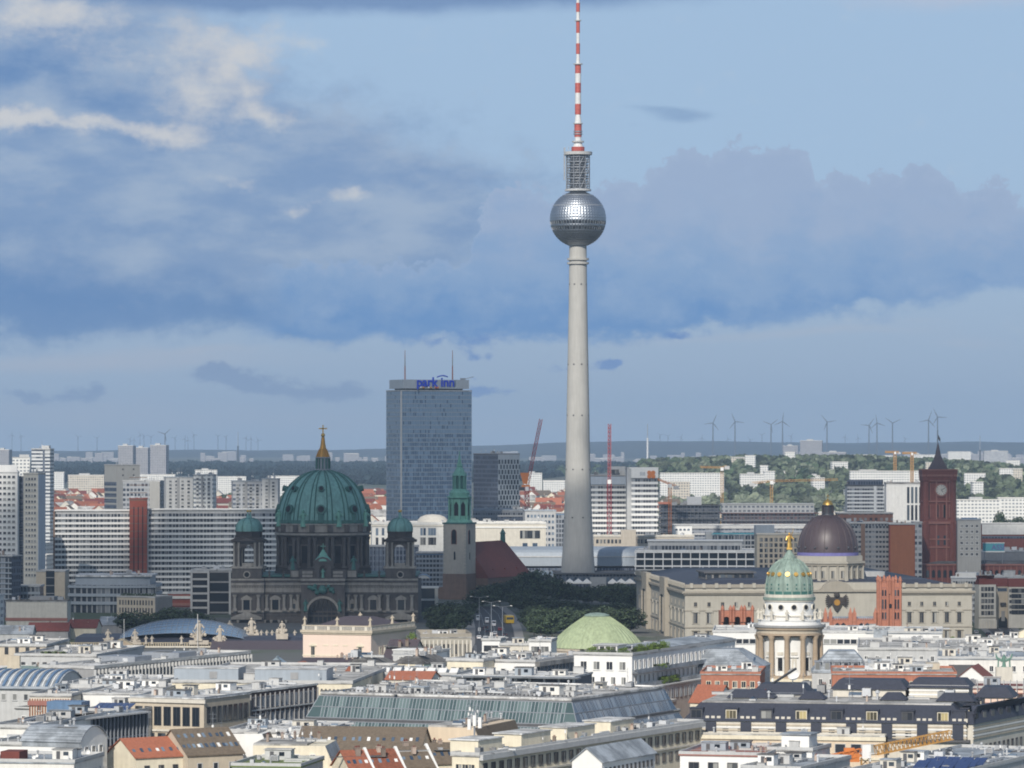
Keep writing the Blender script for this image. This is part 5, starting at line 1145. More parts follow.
# ------------------------------------------------------------------ domed tower with columns and gilded statue, in the sun
def column_tower():
    Y = 1350.0; k = Y / F; o = thing('column_tower', 'white round tower ringed by columns, pale green dome with gilded figure', 'church tower', (PX(789.3, Y), Y, 0)); z = lambda py: PZ(py, Y)
    wp, cs = 'clean_white', 'column_stone'
    b = MB(); q = 37 * k; b.box(-q, q, -q, q, -2, z(686)); b.box(-q * .94, q * .94, -q * .94, q * .94, z(686) + .003, z(677)); b.build('base', 'cream_plaster', o)
    b = MB(); b.box(-q - .3, q + .3, -q - .3, q + .3, z(688.3), z(686.8)); b.build('base_cornice', 'column_stone', o)
    b = MB(); b.lathe([(34 * k, z(677)), (34 * k, z(674.5)), (31 * k, z(674.4))], 40); b.build('stylobate', cs, o)
    b = MB(); b.lathe([(26.5 * k, z(675)), (26.5 * k, z(636))], 40); dr = b.build('drum', wp, o)
    n = 12
    for i in range(n):
        a = 2 * math.pi * (i + .5) / n + .12; b = MB(); x, y = 31.3 * k * math.cos(a), 31.3 * k * math.sin(a); r = 2.7 * k
        b.lathe([(r * 1.35, z(674.5)), (r * 1.35, z(673.3)), (r * 1.05, z(672.5)), (r, z(672)), (r * 1.0, z(655)), (r * .88, z(639)), (r * .95, z(638.6)), (r * 1.35, z(635.6)), (r * 1.4, z(634.6))], 14, x, y); b.build('column', cs, o)
        a = 2 * math.pi * i / n + .12
        b = MB(); R_ = 26.6 * k; x, y = R_ * math.cos(a), R_ * math.sin(a); tx, ty = -math.sin(a), math.cos(a); nx_, ny_ = math.cos(a), math.sin(a)
        def p(u, w, zz): return (x + tx * u + nx_ * w, y + ty * u + ny_ * w, zz)
        def bx(u0, u1, w0, w1, z0, z1, m): b.add([p(u0, w0, z0), p(u1, w0, z0), p(u1, w1, z0), p(u0, w1, z0), p(u0, w0, z1), p(u1, w0, z1), p(u1, w1, z1), p(u0, w1, z1)], [(0, 1, 2, 3), (7, 6, 5, 4), (0, 4, 5, 1), (1, 5, 6, 2), (2, 6, 7, 3), (3, 7, 4, 0)], m)
        if i % 2 == 0:
            bx(-.75, .75, -.2, .08, z(669.5), z(657), 1)
            for u in (-1.05, .8): bx(u, u + .25, -.2, .25, z(669.5), z(656.6), 0)
        else:
            bx(-.8, .8, -.2, .06, z(671), z(657.5), 2); bx(-.25, .25, .061, .3, z(670), z(662), 0); bx(-.14, .14, .061, .28, z(661.8), z(660.2), 0)
        bx(-1.3, 1.3, -.2, .42, z(656.3), z(655.2), 0); bx(-1.0, 1.0, -.2, .2, z(654), z(651), 2)
        b.build('window' if i % 2 == 0 else 'wall_niche', [wp, 'black_void', 'pale_stone'], dr)
    for p0, p1, q, m in ((634.5, 632.6, 33.6, cs), (632.5, 629, 33.0, 'beige_stone'), (628.9, 626.6, 34.6, cs), (626.5, 624.6, 35.8, 'mid_grey')):
        b = MB(); b.lathe([(25 * k, z(p0)), (q * k, z(p0)), (q * k, z(p1)), (25 * k, z(p1))], 48); b.build('entablature', m, o)
    b = MB(); b.lathe([(31.6 * k, z(624.5)), (31.6 * k, z(623)), (31 * k, z(622.9)), (31 * k, z(620)), (31.6 * k, z(619.9)), (31.6 * k, z(618.8)), (30.4 * k, z(618.7)), (30.4 * k, z(624.4))], 40); b.build('balustrade', wp, o)
    for i in range(12):
        a = 2 * math.pi * (i + .5) / 12 + .12; b = MB(); b.figure(31 * k * math.cos(a), 31 * k * math.sin(a), z(619), 3.3); b.build('statue', 'pale_stone', o)
    b = MB(); b.lathe([(25.5 * k, z(624.4)), (25.5 * k, z(614.5)), (24.5 * k, z(614.4)), (24.5 * k, z(601))], 40); up = b.build('upper_drum', wp, o)
    for i in range(12):
        a = 2 * math.pi * i / 12 + .12; b = MB(); p0 = Vector((24.2 * k * math.cos(a), 24.2 * k * math.sin(a), z(606.5))); d = Vector((math.cos(a), math.sin(a), 0)); b.tube(p0, p0 + d * .42, 1.0, n=16, m=0); b.tube(p0 + d * .425, p0 + d * .45, .8, n=16, m=1); b.build('round_window', ['pale_stone', 'black_void'], up)
        a = 2 * math.pi * (i + .5) / 12 + .12; b = MB(); b.tube((25.6 * k * math.cos(a), 25.6 * k * math.sin(a), z(623)), (25.6 * k * math.cos(a), 25.6 * k * math.sin(a), z(615)), .35, n=4, sm=False); b.build('pilaster', 'pale_stone', up)
    for p0, p1, q, m in ((616, 614.6, 26.3, 'pale_stone'), (601, 599.6, 25.6, 'pale_stone'), (599.5, 597, 26.3, 'copper_pale'), (596.9, 594, 25.2, 'pale_stone')):
        b = MB(); b.lathe([(20 * k, z(p0)), (q * k, z(p0)), (q * k, z(p1)), (20 * k, z(p1))], 40); b.build('cornice', m, o)
    prof = [(23, 594), (23.2, 588), (22.6, 581), (21.2, 574.5), (18.6, 568.5), (14.5, 563.5), (9.5, 560), (6.5, 558.8)]; P_ = [(r * k, z(py)) for r, py in prof]
    b = MB(); b.lathe(P_, 48); dm = b.build('dome', 'copper_pale', o)
    b = MB(); b.lathe([(23.4 * k, z(594)), (23.5 * k, z(591)), (23.2 * k, z(590.8))], 40); b.build('dome_base', 'copper_dark', dm)
    for i in range(16):
        a = 2 * math.pi * i / 16 + .05; b = MB()
        for (r0, z0), (r1, z1) in zip(P_, P_[1:]): b.tube(((r0 + .06) * math.cos(a), (r0 + .06) * math.sin(a), z0), ((r1 + .06) * math.cos(a), (r1 + .06) * math.sin(a), z1), .26, n=5)
        b.build('rib', 'copper_pale', dm)
        a += math.pi / 16; b = MB(); rr = 21.4 * k; p0 = Vector((rr * math.cos(a), rr * math.sin(a), z(573.7))); d = Vector((math.cos(a), math.sin(a), .35)).normalized(); b.tube(p0 - d * .3, p0 + d * .22, .72, n=12); b.tube(p0 + d * .2, p0 + d * .32, .38, n=10); b.build('gilt_rosette', 'gold_leaf', dm)
        b = MB()
        for zz, rr in ((z(588), 23.2), (z(584), 23.0)):
            b.ball((rr * k * math.cos(a), rr * k * math.sin(a), zz), .30, 0, 6)
        b.build('dome_stud', 'copper_dark', dm)['kind'] = 'stuff'
    b = MB(); b.lathe([(6.6 * k, z(558.9)), (6.4 * k, z(556.6)), (5.4 * k, z(556.4)), (4.4 * k, z(554)), (2.6 * k, z(552)), (2.0 * k, z(549.5))], 16); b.build('dome_cap', 'copper_pale', o)
    st = MB(); st.figure(0, 0, z(549.5), 5.4); st.tube((.5, 0, z(536.8)), (1.15, 0, z(531.5)), .16, .12, 5); st.tube((1.15, 0, z(531.5)), (1.3, 0, z(528.6)), .07, n=4); st.build('gilded_figure', 'gold_leaf', o)
column_tower()

# ------------------------------------------------------------------ low green dome
def round_dome():
    Y = 1480.0; k = Y / F; o = thing('round_church', 'round church under a wide shallow lime green copper dome', 'church', (PX(597, Y), Y, 0)); z = lambda py: PZ(py, Y)
    b = MB(); b.lathe([(47 * k, -2), (47 * k, z(650)), (48 * k, z(649.8)), (48 * k, z(647.5))], 48); b.build('wall', 'beige_stone', o)
    prof = [(45.5, 647), (43.4, 642), (38, 635.6), (32, 630.2), (26.5, 625.8), (20.5, 621.6), (12.7, 616.4)]; P_ = [(r * k, z(py)) for r, py in prof]
    b = MB(); b.lathe(P_, 64); dm = b.build('dome', 'copper_lime', o)
    for i in range(48):
        a = 2 * math.pi * i / 48; b = MB()
        for (r0, z0), (r1, z1) in zip(P_, P_[1:]): b.tube(((r0 + .01) * math.cos(a), (r0 + .01) * math.sin(a), z0), ((r1 + .01) * math.cos(a), (r1 + .01) * math.sin(a), z1), .16, n=4)
        b.build('seam', 'copper_lime', dm)
    b = MB(); b.lathe([(12.6 * k, z(616)), (12.6 * k, z(614.6)), (11.2 * k, z(614.4)), (7 * k, z(613.1)), (1.0, z(612.6))], 40); b.build('dome_cap', 'copper_pale', o)
round_dome()

# ------------------------------------------------------------------ pink palace with statues
def pink_palace():
    A = B('pink_palace', 'pale pink palace with stone balustrade, statues and grey hipped roof', 'palace', 303, 371, 631, Y=1560, th=-20, side=414.5)
    A.body('pink_plaster'); Z = A.z; o = A.o
    for f in ('F', 'R'): A.band(f, A.h - .9, A.h + .1, 'beige_stone', 'cornice', .8); A.band(f, A.h - 1.5, A.h - .95, 'beige_stone', 'cornice', .4); A.band(f, Z(657), Z(656), 'cream_plaster', 'string_course', .2); A.band(f, A.h + 1.5, A.h + 1.9, 'beige_stone', 'balustrade_rail', .35)
    for f, L_ in (('F', A.w), ('R', A.d)):
        b = MB(); n = int(L_ / .55)
        for i in range(n):
            a = (i + .5) * L_ / n; big = i % 9 == 0; q = .5 if big else .13
            (b.box(a - q, a + q, -.3, 0, A.h + .1, A.h + 1.5) if f == 'F' else b.box(A.w, A.w + .3, a - q, a + q, A.h + .1, A.h + 1.5))
        b.build('baluster', 'pale_stone', o)['kind'] = 'stuff'
    b = MB(); i = 4.0; b.prism([(.3, .3), (A.w - .3, .3), (A.w - .3, A.d - .3), (.3, A.d - .3)], A.h + .02, A.h + 4.4, 0, [(A.w * .32, A.d * .42), (A.w * .68, A.d * .42), (A.w * .68, A.d * .58), (A.w * .32, A.d * .58)]); b.build('roof', 'purple_tiles', o)
    for px in (312, 360):
        x = A.x(px); loc = (x, 0, Z(658)); inst(window_mesh(1.7, 4.2, 'cream'), 'window', o, loc)
        b = MB(); b.slab([(x - 1.5, Z(646.5)), (x + 1.5, Z(646.5)), (x, Z(644.5))], -.5, -.003); b.box(x - 1.4, x + 1.4, -.4, -.003, Z(647.2), Z(646.5) - .01); b.build('window_pediment', 'cream_plaster', o)
    for px in (325, 335, 345):
        b = MB(); x = A.x(px); b.box(x - 1.0, x + 1.0, -.15, -.003, Z(646.5), Z(645.5)); b.build('relief_panel', 'cream_plaster', o)
    A.win('R', 6, Z(658), Z(648), 1, 1.7, 3.6, 'cream', 6, A.d - 2)
    for a in range(6):
        b = MB(); y = 6 + (A.d - 8) * (a + .95) / 6; b.lathe([(.5, Z(662)), (.42, Z(648)), (.6, Z(647))], 8, A.w + .8, y); b.build('column', 'pale_stone', o)
    for (x, y) in ((.6, .3), (A.w * .5, .3), (A.w - .5, .4), (A.w - .3, A.d * .5), (A.w - .3, A.d - .6), (A.w * .2, A.d - 1)):
        b = MB(); b.figure(x, y, A.h + 1.9, 3.2); b.build('statue', 'beige_stone', o)
pink_palace()

# ------------------------------------------------------------------ orange brick twin towered church
def brick_church():
    Y = 1560.0; k = Y / F; o = thing('brick_church', 'orange brick church with two slim square towers and a pinnacled nave', 'church', (PX(890, Y), Y, 0)); z = lambda py: PZ(py, Y); X_ = lambda px: (px - 890) * k
    for a, c, yy in ((880.5, 887.8, 0), (893.2, 900.5, 0), (881.5, 887.8, 14), (893.2, 899.5, 14)):
        b = MB(); x0, x1 = X_(a), X_(c); y1 = yy + (x1 - x0); b.box(x0, x1, yy, y1, -2, z(583)); t = b.build('tower', 'orange_brick', o)
        for px in (x0, x1):
            for y in (yy, y1):
                b = MB(); b.lathe([(.5, 0), (.5, z(582)), (.62, z(581.5)), (.62, z(580.3)), (.1, z(576.5))], 6, px, y, 0, False); b.build('corner_pier', 'orange_brick', t)
        for p in (588, 597.5, 610, 620):
            b = MB(); b.box(x0 - .15, x1 + .15, yy - .15, y1 + .15, z(p), z(p - .8)); b.build('string_course', 'townhall_trim', t)
        if yy == 0:
            for p0, p1 in ((596, 589.5), (609, 599), (619, 612)):
                for f in (.32, .68):
                    b = MB(); x = x0 + f * (x1 - x0); b.slab([(x - .3, z(p0)), (x + .3, z(p0)), (x + .3, z(p1) - .3), (x, z(p1)), (x - .3, z(p1) - .3)], -.08, -.004); b.build('window', 'dark_glass', t)
    b = MB(); b.box(X_(887.8) + .01, X_(893.2) - .01, .8, 5, -2, z(600)); b.slab([(X_(887.8) + .01, z(600) + .01), (X_(893.2) - .01, z(600) + .01), (X_(890.5), z(594))], .8, 4); b.build('gable', 'orange_brick', o)
    b = MB(); b.disc_y(X_(890.5), z(606), .8, .5, .796, 0, 14); b.build('rose_window', 'dark_glass', o)
    b = MB(); b.box(X_(824), X_(880.5) - .02, 3, 15, -2, z(620)); nv = b.build('nave', 'orange_brick', o)
    b = MB(); b.prism([(X_(824) + .5, 3.5), (X_(880.5) - .5, 3.5), (X_(880.5) - .5, 14.5), (X_(824) + .5, 14.5)], z(620) + .003, z(617.5), 0, [(X_(824) + .5, 8), (X_(880.5) - .5, 8), (X_(880.5) - .5, 10), (X_(824) + .5, 10)]); b.build('roof', 'zinc_roof', o)
    for px in (826, 831, 851, 855, 876, 879):
        b = MB(); b.box(X_(px) - .7, X_(px) + .7, 2.2, 3.4, -2, z(613)); b.lathe([(.75, z(613) + .003), (.06, z(607.5))], 4, X_(px), 2.8, 0, False, math.pi / 4); b.build('pinnacle', 'orange_brick', nv)
    b = MB()
    for i in range(24): x = X_(825) + i * (X_(879) - X_(825)) / 24; b.box(x, x + .5, 2.7, 3.2, z(620), z(618.6))
    b.build('battlement', 'orange_brick', nv)['kind'] = 'stuff'
    for px in (838, 844, 862, 868):
        b = MB(); x = X_(px); b.slab([(x - .9, 2), (x + .9, 2), (x + .9, z(625)), (x, z(623)), (x - .9, z(625))], 2.85, 2.995); b.build('window', 'dark_glass', nv)
brick_church()

# brick pavilion with arches left of the column tower
def brick_arcade():
    A = B('brick_arcade', 'orange brick arcade with round-headed arches in front of the sandstone palace', 'building', 721, 754, 611, Y=1540, th=3, d=9)
    x = 0; n = 3; w = A.w / n; b = MB()
    for i in range(n): b.arch(i * w, (i + 1) * w - .02, 0, A.h, (i + .5) * w, w * .30, A.z(620), 0, 9)
    b.build('wall', 'orange_brick', A.o); A.part('back_wall', 'mid_grey', .1, A.w - .1, 7, 8.5, 0, A.h - 1)
    for i in range(n):
        for f in (.14, .86):
            b = MB(); xx = (i + f) * w; b.lathe([(.55, A.z(622)), (.55, A.h + .2), (.7, A.h + .4), (.7, A.h + 1.0), (.1, A.h + 2.2)], 6, xx, -.2, 0, False); b.build('pinnacle', 'orange_brick', A.o)
brick_arcade()

# ------------------------------------------------------------------ arsenal: long roof, glass court roof, statues and trophies
def arsenal():
    Y = 1720.0; k = Y / F; o = thing('arsenal', 'baroque arsenal with dark roof, stone trophies along its parapet and triangular pediment', 'museum', (PX(70, Y), Y, 0)); z = lambda py: PZ(py, Y); X_ = lambda px: (px - 70) * k
    b = MB(); b.box(0, X_(303), 0, 60, -2, z(646)); wl = b.build('wall', 'yellow_stone', o)
    b = MB(); b.slabx([(.6, z(646) + .003), (14, z(638.5)), (46, z(638.5)), (59.4, z(646) + .003)], 1, X_(302)); b.build('roof', 'slate_roof', o)
    b = MB(); b.box(X_(215), X_(303), -40, -.01, -2, z(665)); b.slabx([(-40.5, z(665) + .003), (-1, z(640.5)), (-.02, z(640.5)), (-.02, z(665) + .003)], X_(212), X_(304)); b.build('wing', 'purple_tiles', o)
    for p0, p1, q in ((647.5, 646.2, .6), (650, 649.2, .3)):
        b = MB(); b.box(-.3, X_(214), -q, -.004, z(p0), z(p1)); b.build('cornice', 'pale_stone', wl)
    b = MB(); n = 60
    for i in range(n): x = i * X_(214) / n; b.box(x + .5, x + 1.0, -.1, .4, z(646), z(643.2))
    b.box(0, X_(214), -.15, .45, z(643.2), z(642.4)); b.build('balustrade', 'yellow_stone', o)
    # pediment with columns
    b = MB(); b.slab([(X_(102), z(648)), (X_(142), z(648)), (X_(122), z(638))], -5, 3); b.build('pediment', 'yellow_stone', o)
    b = MB(); b.slab([(X_(106), z(647)), (X_(138), z(647)), (X_(122), z(639.6))], -5.25, -5.003); b.build('pediment_relief', 'column_stone', o)
    for px in (107, 114.5, 122, 129.5, 137):
        b = MB(); b.lathe([(.9, -2), (.8, z(650)), (1.1, z(648.2))], 10, X_(px), -4); b.build('column', 'pale_stone', o)
    rn = random.Random(4)
    for px, y, hh, m in ((108, 0, 6, 'tower_plaster'), (135, 0, 6, 'tower_plaster'), (199, 0, 9.5, 'tower_plaster'), (220, -1, 7.5, 'tower_plaster'), (247, 30, 7.5, 'tower_plaster'), (223, 40, 6, 'tower_plaster'), (159, 55, 5.5, 'tower_plaster'), (281, 8, 6, 'tower_plaster')):
        b = MB(); x = X_(px); zb = z(644) - .2 if y < 20 else z(640) + 1
        if y > 5: zb = z(640)
        if px == 281: b.box(x - 2.4, x + 2.4, y - 1, y + 1, z(640), z(637)); zb = z(637)
        b.box(x - hh * .42, x + hh * .42, y - .8, y + .8, zb, zb + hh * .18); b.figure(x, y, zb + hh * .15, hh * .9)
        for i in range(10): a = rn.uniform(.1, 3.04); r_ = hh * rn.uniform(.2, .42); b.tube((x, y, zb + hh * .25), (x + r_ * math.cos(a), y + rn.uniform(-.5, .5), zb + hh * .25 + r_ * math.sin(a) * 1.2), .35, .2, 5); b.ball((x + rn.uniform(-.35, .35) * hh, y, zb + rn.uniform(.15, .45) * hh), rn.uniform(.4, .8), 0, 6)
        b.build('trophy', m, o)
    for i, px in enumerate((146, 152, 181.5, 257, 262.5, 268, 273, 291)):
        b = MB(); y = 30 if px > 250 else 0; b.figure(X_(px), y, z(644) if y == 0 else z(641.5), 3.4); b.build('statue', 'tower_plaster', o)
    b = MB(); b.box(X_(240), X_(296), 29, 31, z(646), z(641.5)); b.build('rear_parapet', 'yellow_stone', o)
    for px, h in ((124.5, 12), (198, 14)):
        b = MB(); b.tube((X_(px), -2, z(648)), (X_(px), -2, z(648) + h), .12, n=5); b.build('flagpole', 'mast_white', o)
    b = MB(); x0, x1 = X_(113), X_(246); n = 24; y0, y1 = 10, 52       # arched glass roof over the court, dropping towards its ends
    vs = []; m_ = 12
    for i in range(n + 1):
        u = i / n; x = x0 + (x1 - x0) * u; hz = z(640.5) + (z(621.8) - z(640.5)) * math.sin(math.pi * min(1, max(0, u))) ** .62
        for j in range(m_ + 1):
            v = j / m_; vs.append((x, y0 + (y1 - y0) * v, z(642.5) + (hz - z(642.5)) * math.sin(math.pi * (.10 + .8 * v)) ** .8 * 1.0))
    b.add(vs, [(i * (m_ + 1) + j, (i + 1) * (m_ + 1) + j, (i + 1) * (m_ + 1) + j + 1, i * (m_ + 1) + j + 1) for i in range(n) for j in range(m_)], 0, True)
    gl = b.build('glass_roof', 'court_glass', o)
    b = MB()
    for i in range(n + 1):
        for j in range(m_): b.tube(Vector(vs[i * (m_ + 1) + j]) + Vector((0, 0, .1)), Vector(vs[i * (m_ + 1) + j + 1]) + Vector((0, 0, .1)), .10, n=3)
    for j in range(m_ + 1):
        for i in range(n): b.tube(Vector(vs[i * (m_ + 1) + j]) + Vector((0, 0, .1)), Vector(vs[(i + 1) * (m_ + 1) + j]) + Vector((0, 0, .1)), .10, n=3)
    b.build('glass_roof_frame', 'grey_metal', gl)

arsenal()
# ------------------------------------------------------------------ tall blocks of the middle distance
def slab_block():
    A = B('slab_block', 'long white prefabricated apartment slab with rows of loggias, left of the red stair shaft', 'apartment block', 55, 130, 511.5, Y=2300, th=3, d=14)
    A.body('light_grey', i=.4); A.flat('gravel_roof', .6, 'clean_white'); A.floors('F', A.z(592), A.z(514), 15, 'clean_white', 'band_windows', .58, pr=1.0)
    A.rib('F', 12, A.z(592), A.z(514), 'light_grey', .22, .9, name='party_wall'); A.part('end_wall', 'brown_brick', -.9, -.02, -1.1, A.d, 0, A.h)
    C = B('slab_block', 'long white prefabricated apartment slab with rows of loggias, right of the red stair shaft', 'apartment block', 148, 284, 510.5, Y=2304, th=4, d=14)
    C.body('light_grey', i=.4); C.flat('gravel_roof', .6, 'clean_white'); C.floors('F', C.z(594), C.z(513.5), 15, 'clean_white', 'band_windows', .58, pr=1.0); C.rib('F', 22, C.z(594), C.z(513.5), 'light_grey', .22, .9, name='party_wall')
    C.part('end_wall', 'clean_white', -.35, -.02, -1, 13.8, 0, C.h)
    D = B('stair_shaft', 'red brick stair shaft standing between two white apartment slabs', 'tower block', 129.5, 147, 499.5, Y=2296, th=4, d=16)
    D.body('red_brick'); D.flat('bitumen_roof', .5, 'red_brick'); D.units(3, 7, ('antenna_mast', 'vent_pipe', 'ventilation_unit'), (.6, 1.0))
    for k in range(16): D.band('F', 2 + k * 4.2, 2.35 + k * 4.2, 'brown_brick', 'joint', .06)
    for k in range(3): D.part('slit_window', 'dark_glass', D.w * (.25 + .25 * k) - .25, D.w * (.25 + .25 * k) + .25, -.12, -.004, 6, D.h - 4)
slab_block()
def left_towers():
    A = B('apartment_tower', 'white panel apartment tower with rows of square windows at the left edge', 'apartment tower', -26, 17.5, 473, Y=2230, th=-6, side=19)
    A.body('clean_white'); A.flat('gravel_roof', .6, 'clean_white'); A.part('roof_house', 'clean_white', 2, A.w * .96, 3, A.d - 3 if A.d > 8 else A.d, A.h + .35, A.z(465)); A.win('F', 9, A.z(575), A.z(474), 18, 1.7, 1.35, 'plain'); A.done()
    A = B('apartment_tower', 'beige panel apartment tower with pale blue side wall beside the white one', 'apartment tower', 23.5, 38, 474.5, Y=2215, th=-22, side=45)
    A.body('pale_stone'); A.part('side_cladding', 'blue_pale', A.w + .01, A.w + .3, 0, A.d, 0, A.h); A.flat('gravel_roof', .6, 'pale_stone'); A.win('F', 4, A.z(578), A.z(476), 18, 1.2, 1.35, 'plain'); A.units(2, 4, ('vent_pipe', 'antenna_mast')); A.done()
    A = B('glass_stair', 'dark glazed stair recess between the two pale apartment towers', 'tower block', 16.5, 24.5, 477, Y=2236, th=0, d=12); A.body('dark_grid'); A.flat('gravel_roof', .3)
    for k in range(18): A.band('F', 4 + k * 3.1, 4.3 + k * 3.1, 'mid_grey', 'floor_edge', .15)
    A = B('distant_tower', 'tall pale apartment tower with striped floors beyond the left white tower', 'apartment tower', 31.5, 50, 449.5, Y=3500, th=-15, side=54); A.body('far_bands'); A.flat('gravel_roof', .5); A.part('roof_house', 'light_grey', A.w * .5, A.w * .9, 2, 6, A.h + .35, A.h + 3.3); A.part('stair_strip', 'dark_grid', A.w * .62, A.w * .72, -.25, -.01, 0, A.h); A.units(1, 4, ('vent_pipe', 'antenna_mast'))
    A = B('distant_tower', 'lower pale apartment tower left of the tall striped one', 'apartment tower', 12.5, 30, 458, Y=3650, th=8, d=14); A.body('far_white'); A.flat('gravel_roof', .5); A.part('roof_house', 'light_grey', A.w * .4, A.w * .95, 2, 8, A.h + .35, A.h + 3)
    A = B('tower_block', 'grey tower block with dark blue glazed left side behind the red stair shaft', 'tower block', 116.5, 140, 465.5, Y=2950, th=30, side=104.5); A.body('concrete'); A.flat('gravel_roof', .5)
    for k in range(14): A.band('L', 2 + k * 4, 4.6 + k * 4, 'dark_grid', 'window_strip', .12)
    A.units(4, 3, ('vent_pipe', 'ventilation_unit')); A.win('F', 2, A.z(478), A.z(466), 2, 1.1, 1.1, 'dark')
    A = B('tower_block', 'wide pale grey block with stacked corner balconies behind the slab', 'apartment block', 123, 160, 481.5, Y=2800, th=-14, side=166); A.body('office_grid'); A.flat('pale_roof', .5)
    A.part('blind_wall', 'concrete', A.w * .72, A.w - .01, -.35, -.01, 0, A.h)
    for k in range(8):
        b = MB(); z0 = 3 + k * 4.2; b.box(A.w + .01, A.w + 2.2, .5, 5, z0, z0 + .25); b.box(A.w + 2.0, A.w + 2.2, .5, 5, z0 + .25, z0 + 1.3); b.build('balcony', 'light_grey', A.o)
    A.units(6, 5, ('antenna_mast', 'vent_pipe'))
    for (xl, xr, top, Y, th, sd, m1, lab) in ((166, 193, 478, 2780, 10, 164, 'light_grey', 'pale grey point block with blind grey flank behind the slab, left half'), (193.5, 213, 475.5, 2760, -12, 216.5, 'far_white', 'pale blue windowed point block right of its blind grey neighbour'), (233, 262, 482, 2700, 6, 231.5, 'far_grey', 'grey windowed block half hidden by the cathedral dome'), (262, 278, 479.5, 2690, -8, 280, 'light_grey', 'narrow pale block touching the cathedral dome outline')):
        A = B('point_block', lab, 'apartment block', xl, xr, top, Y=Y, th=th, side=sd); A.body(m1, z1=A.h); A.flat('gravel_roof', .5, 'cladding'); A.win('F', max(2, int(A.w / 4.2)), A.z(512), A.z(top + 1.5), 9, 1.9, 1.4, 'plain'); A.units(int(xl), 4, ('antenna_mast', 'vent_pipe', 'ventilation_unit'))
        b = MB(); b.box(A.w * .4, A.w * .5, -.3, -.02, 0, A.h); b.build('stair_strip', 'mid_grey', A.o)

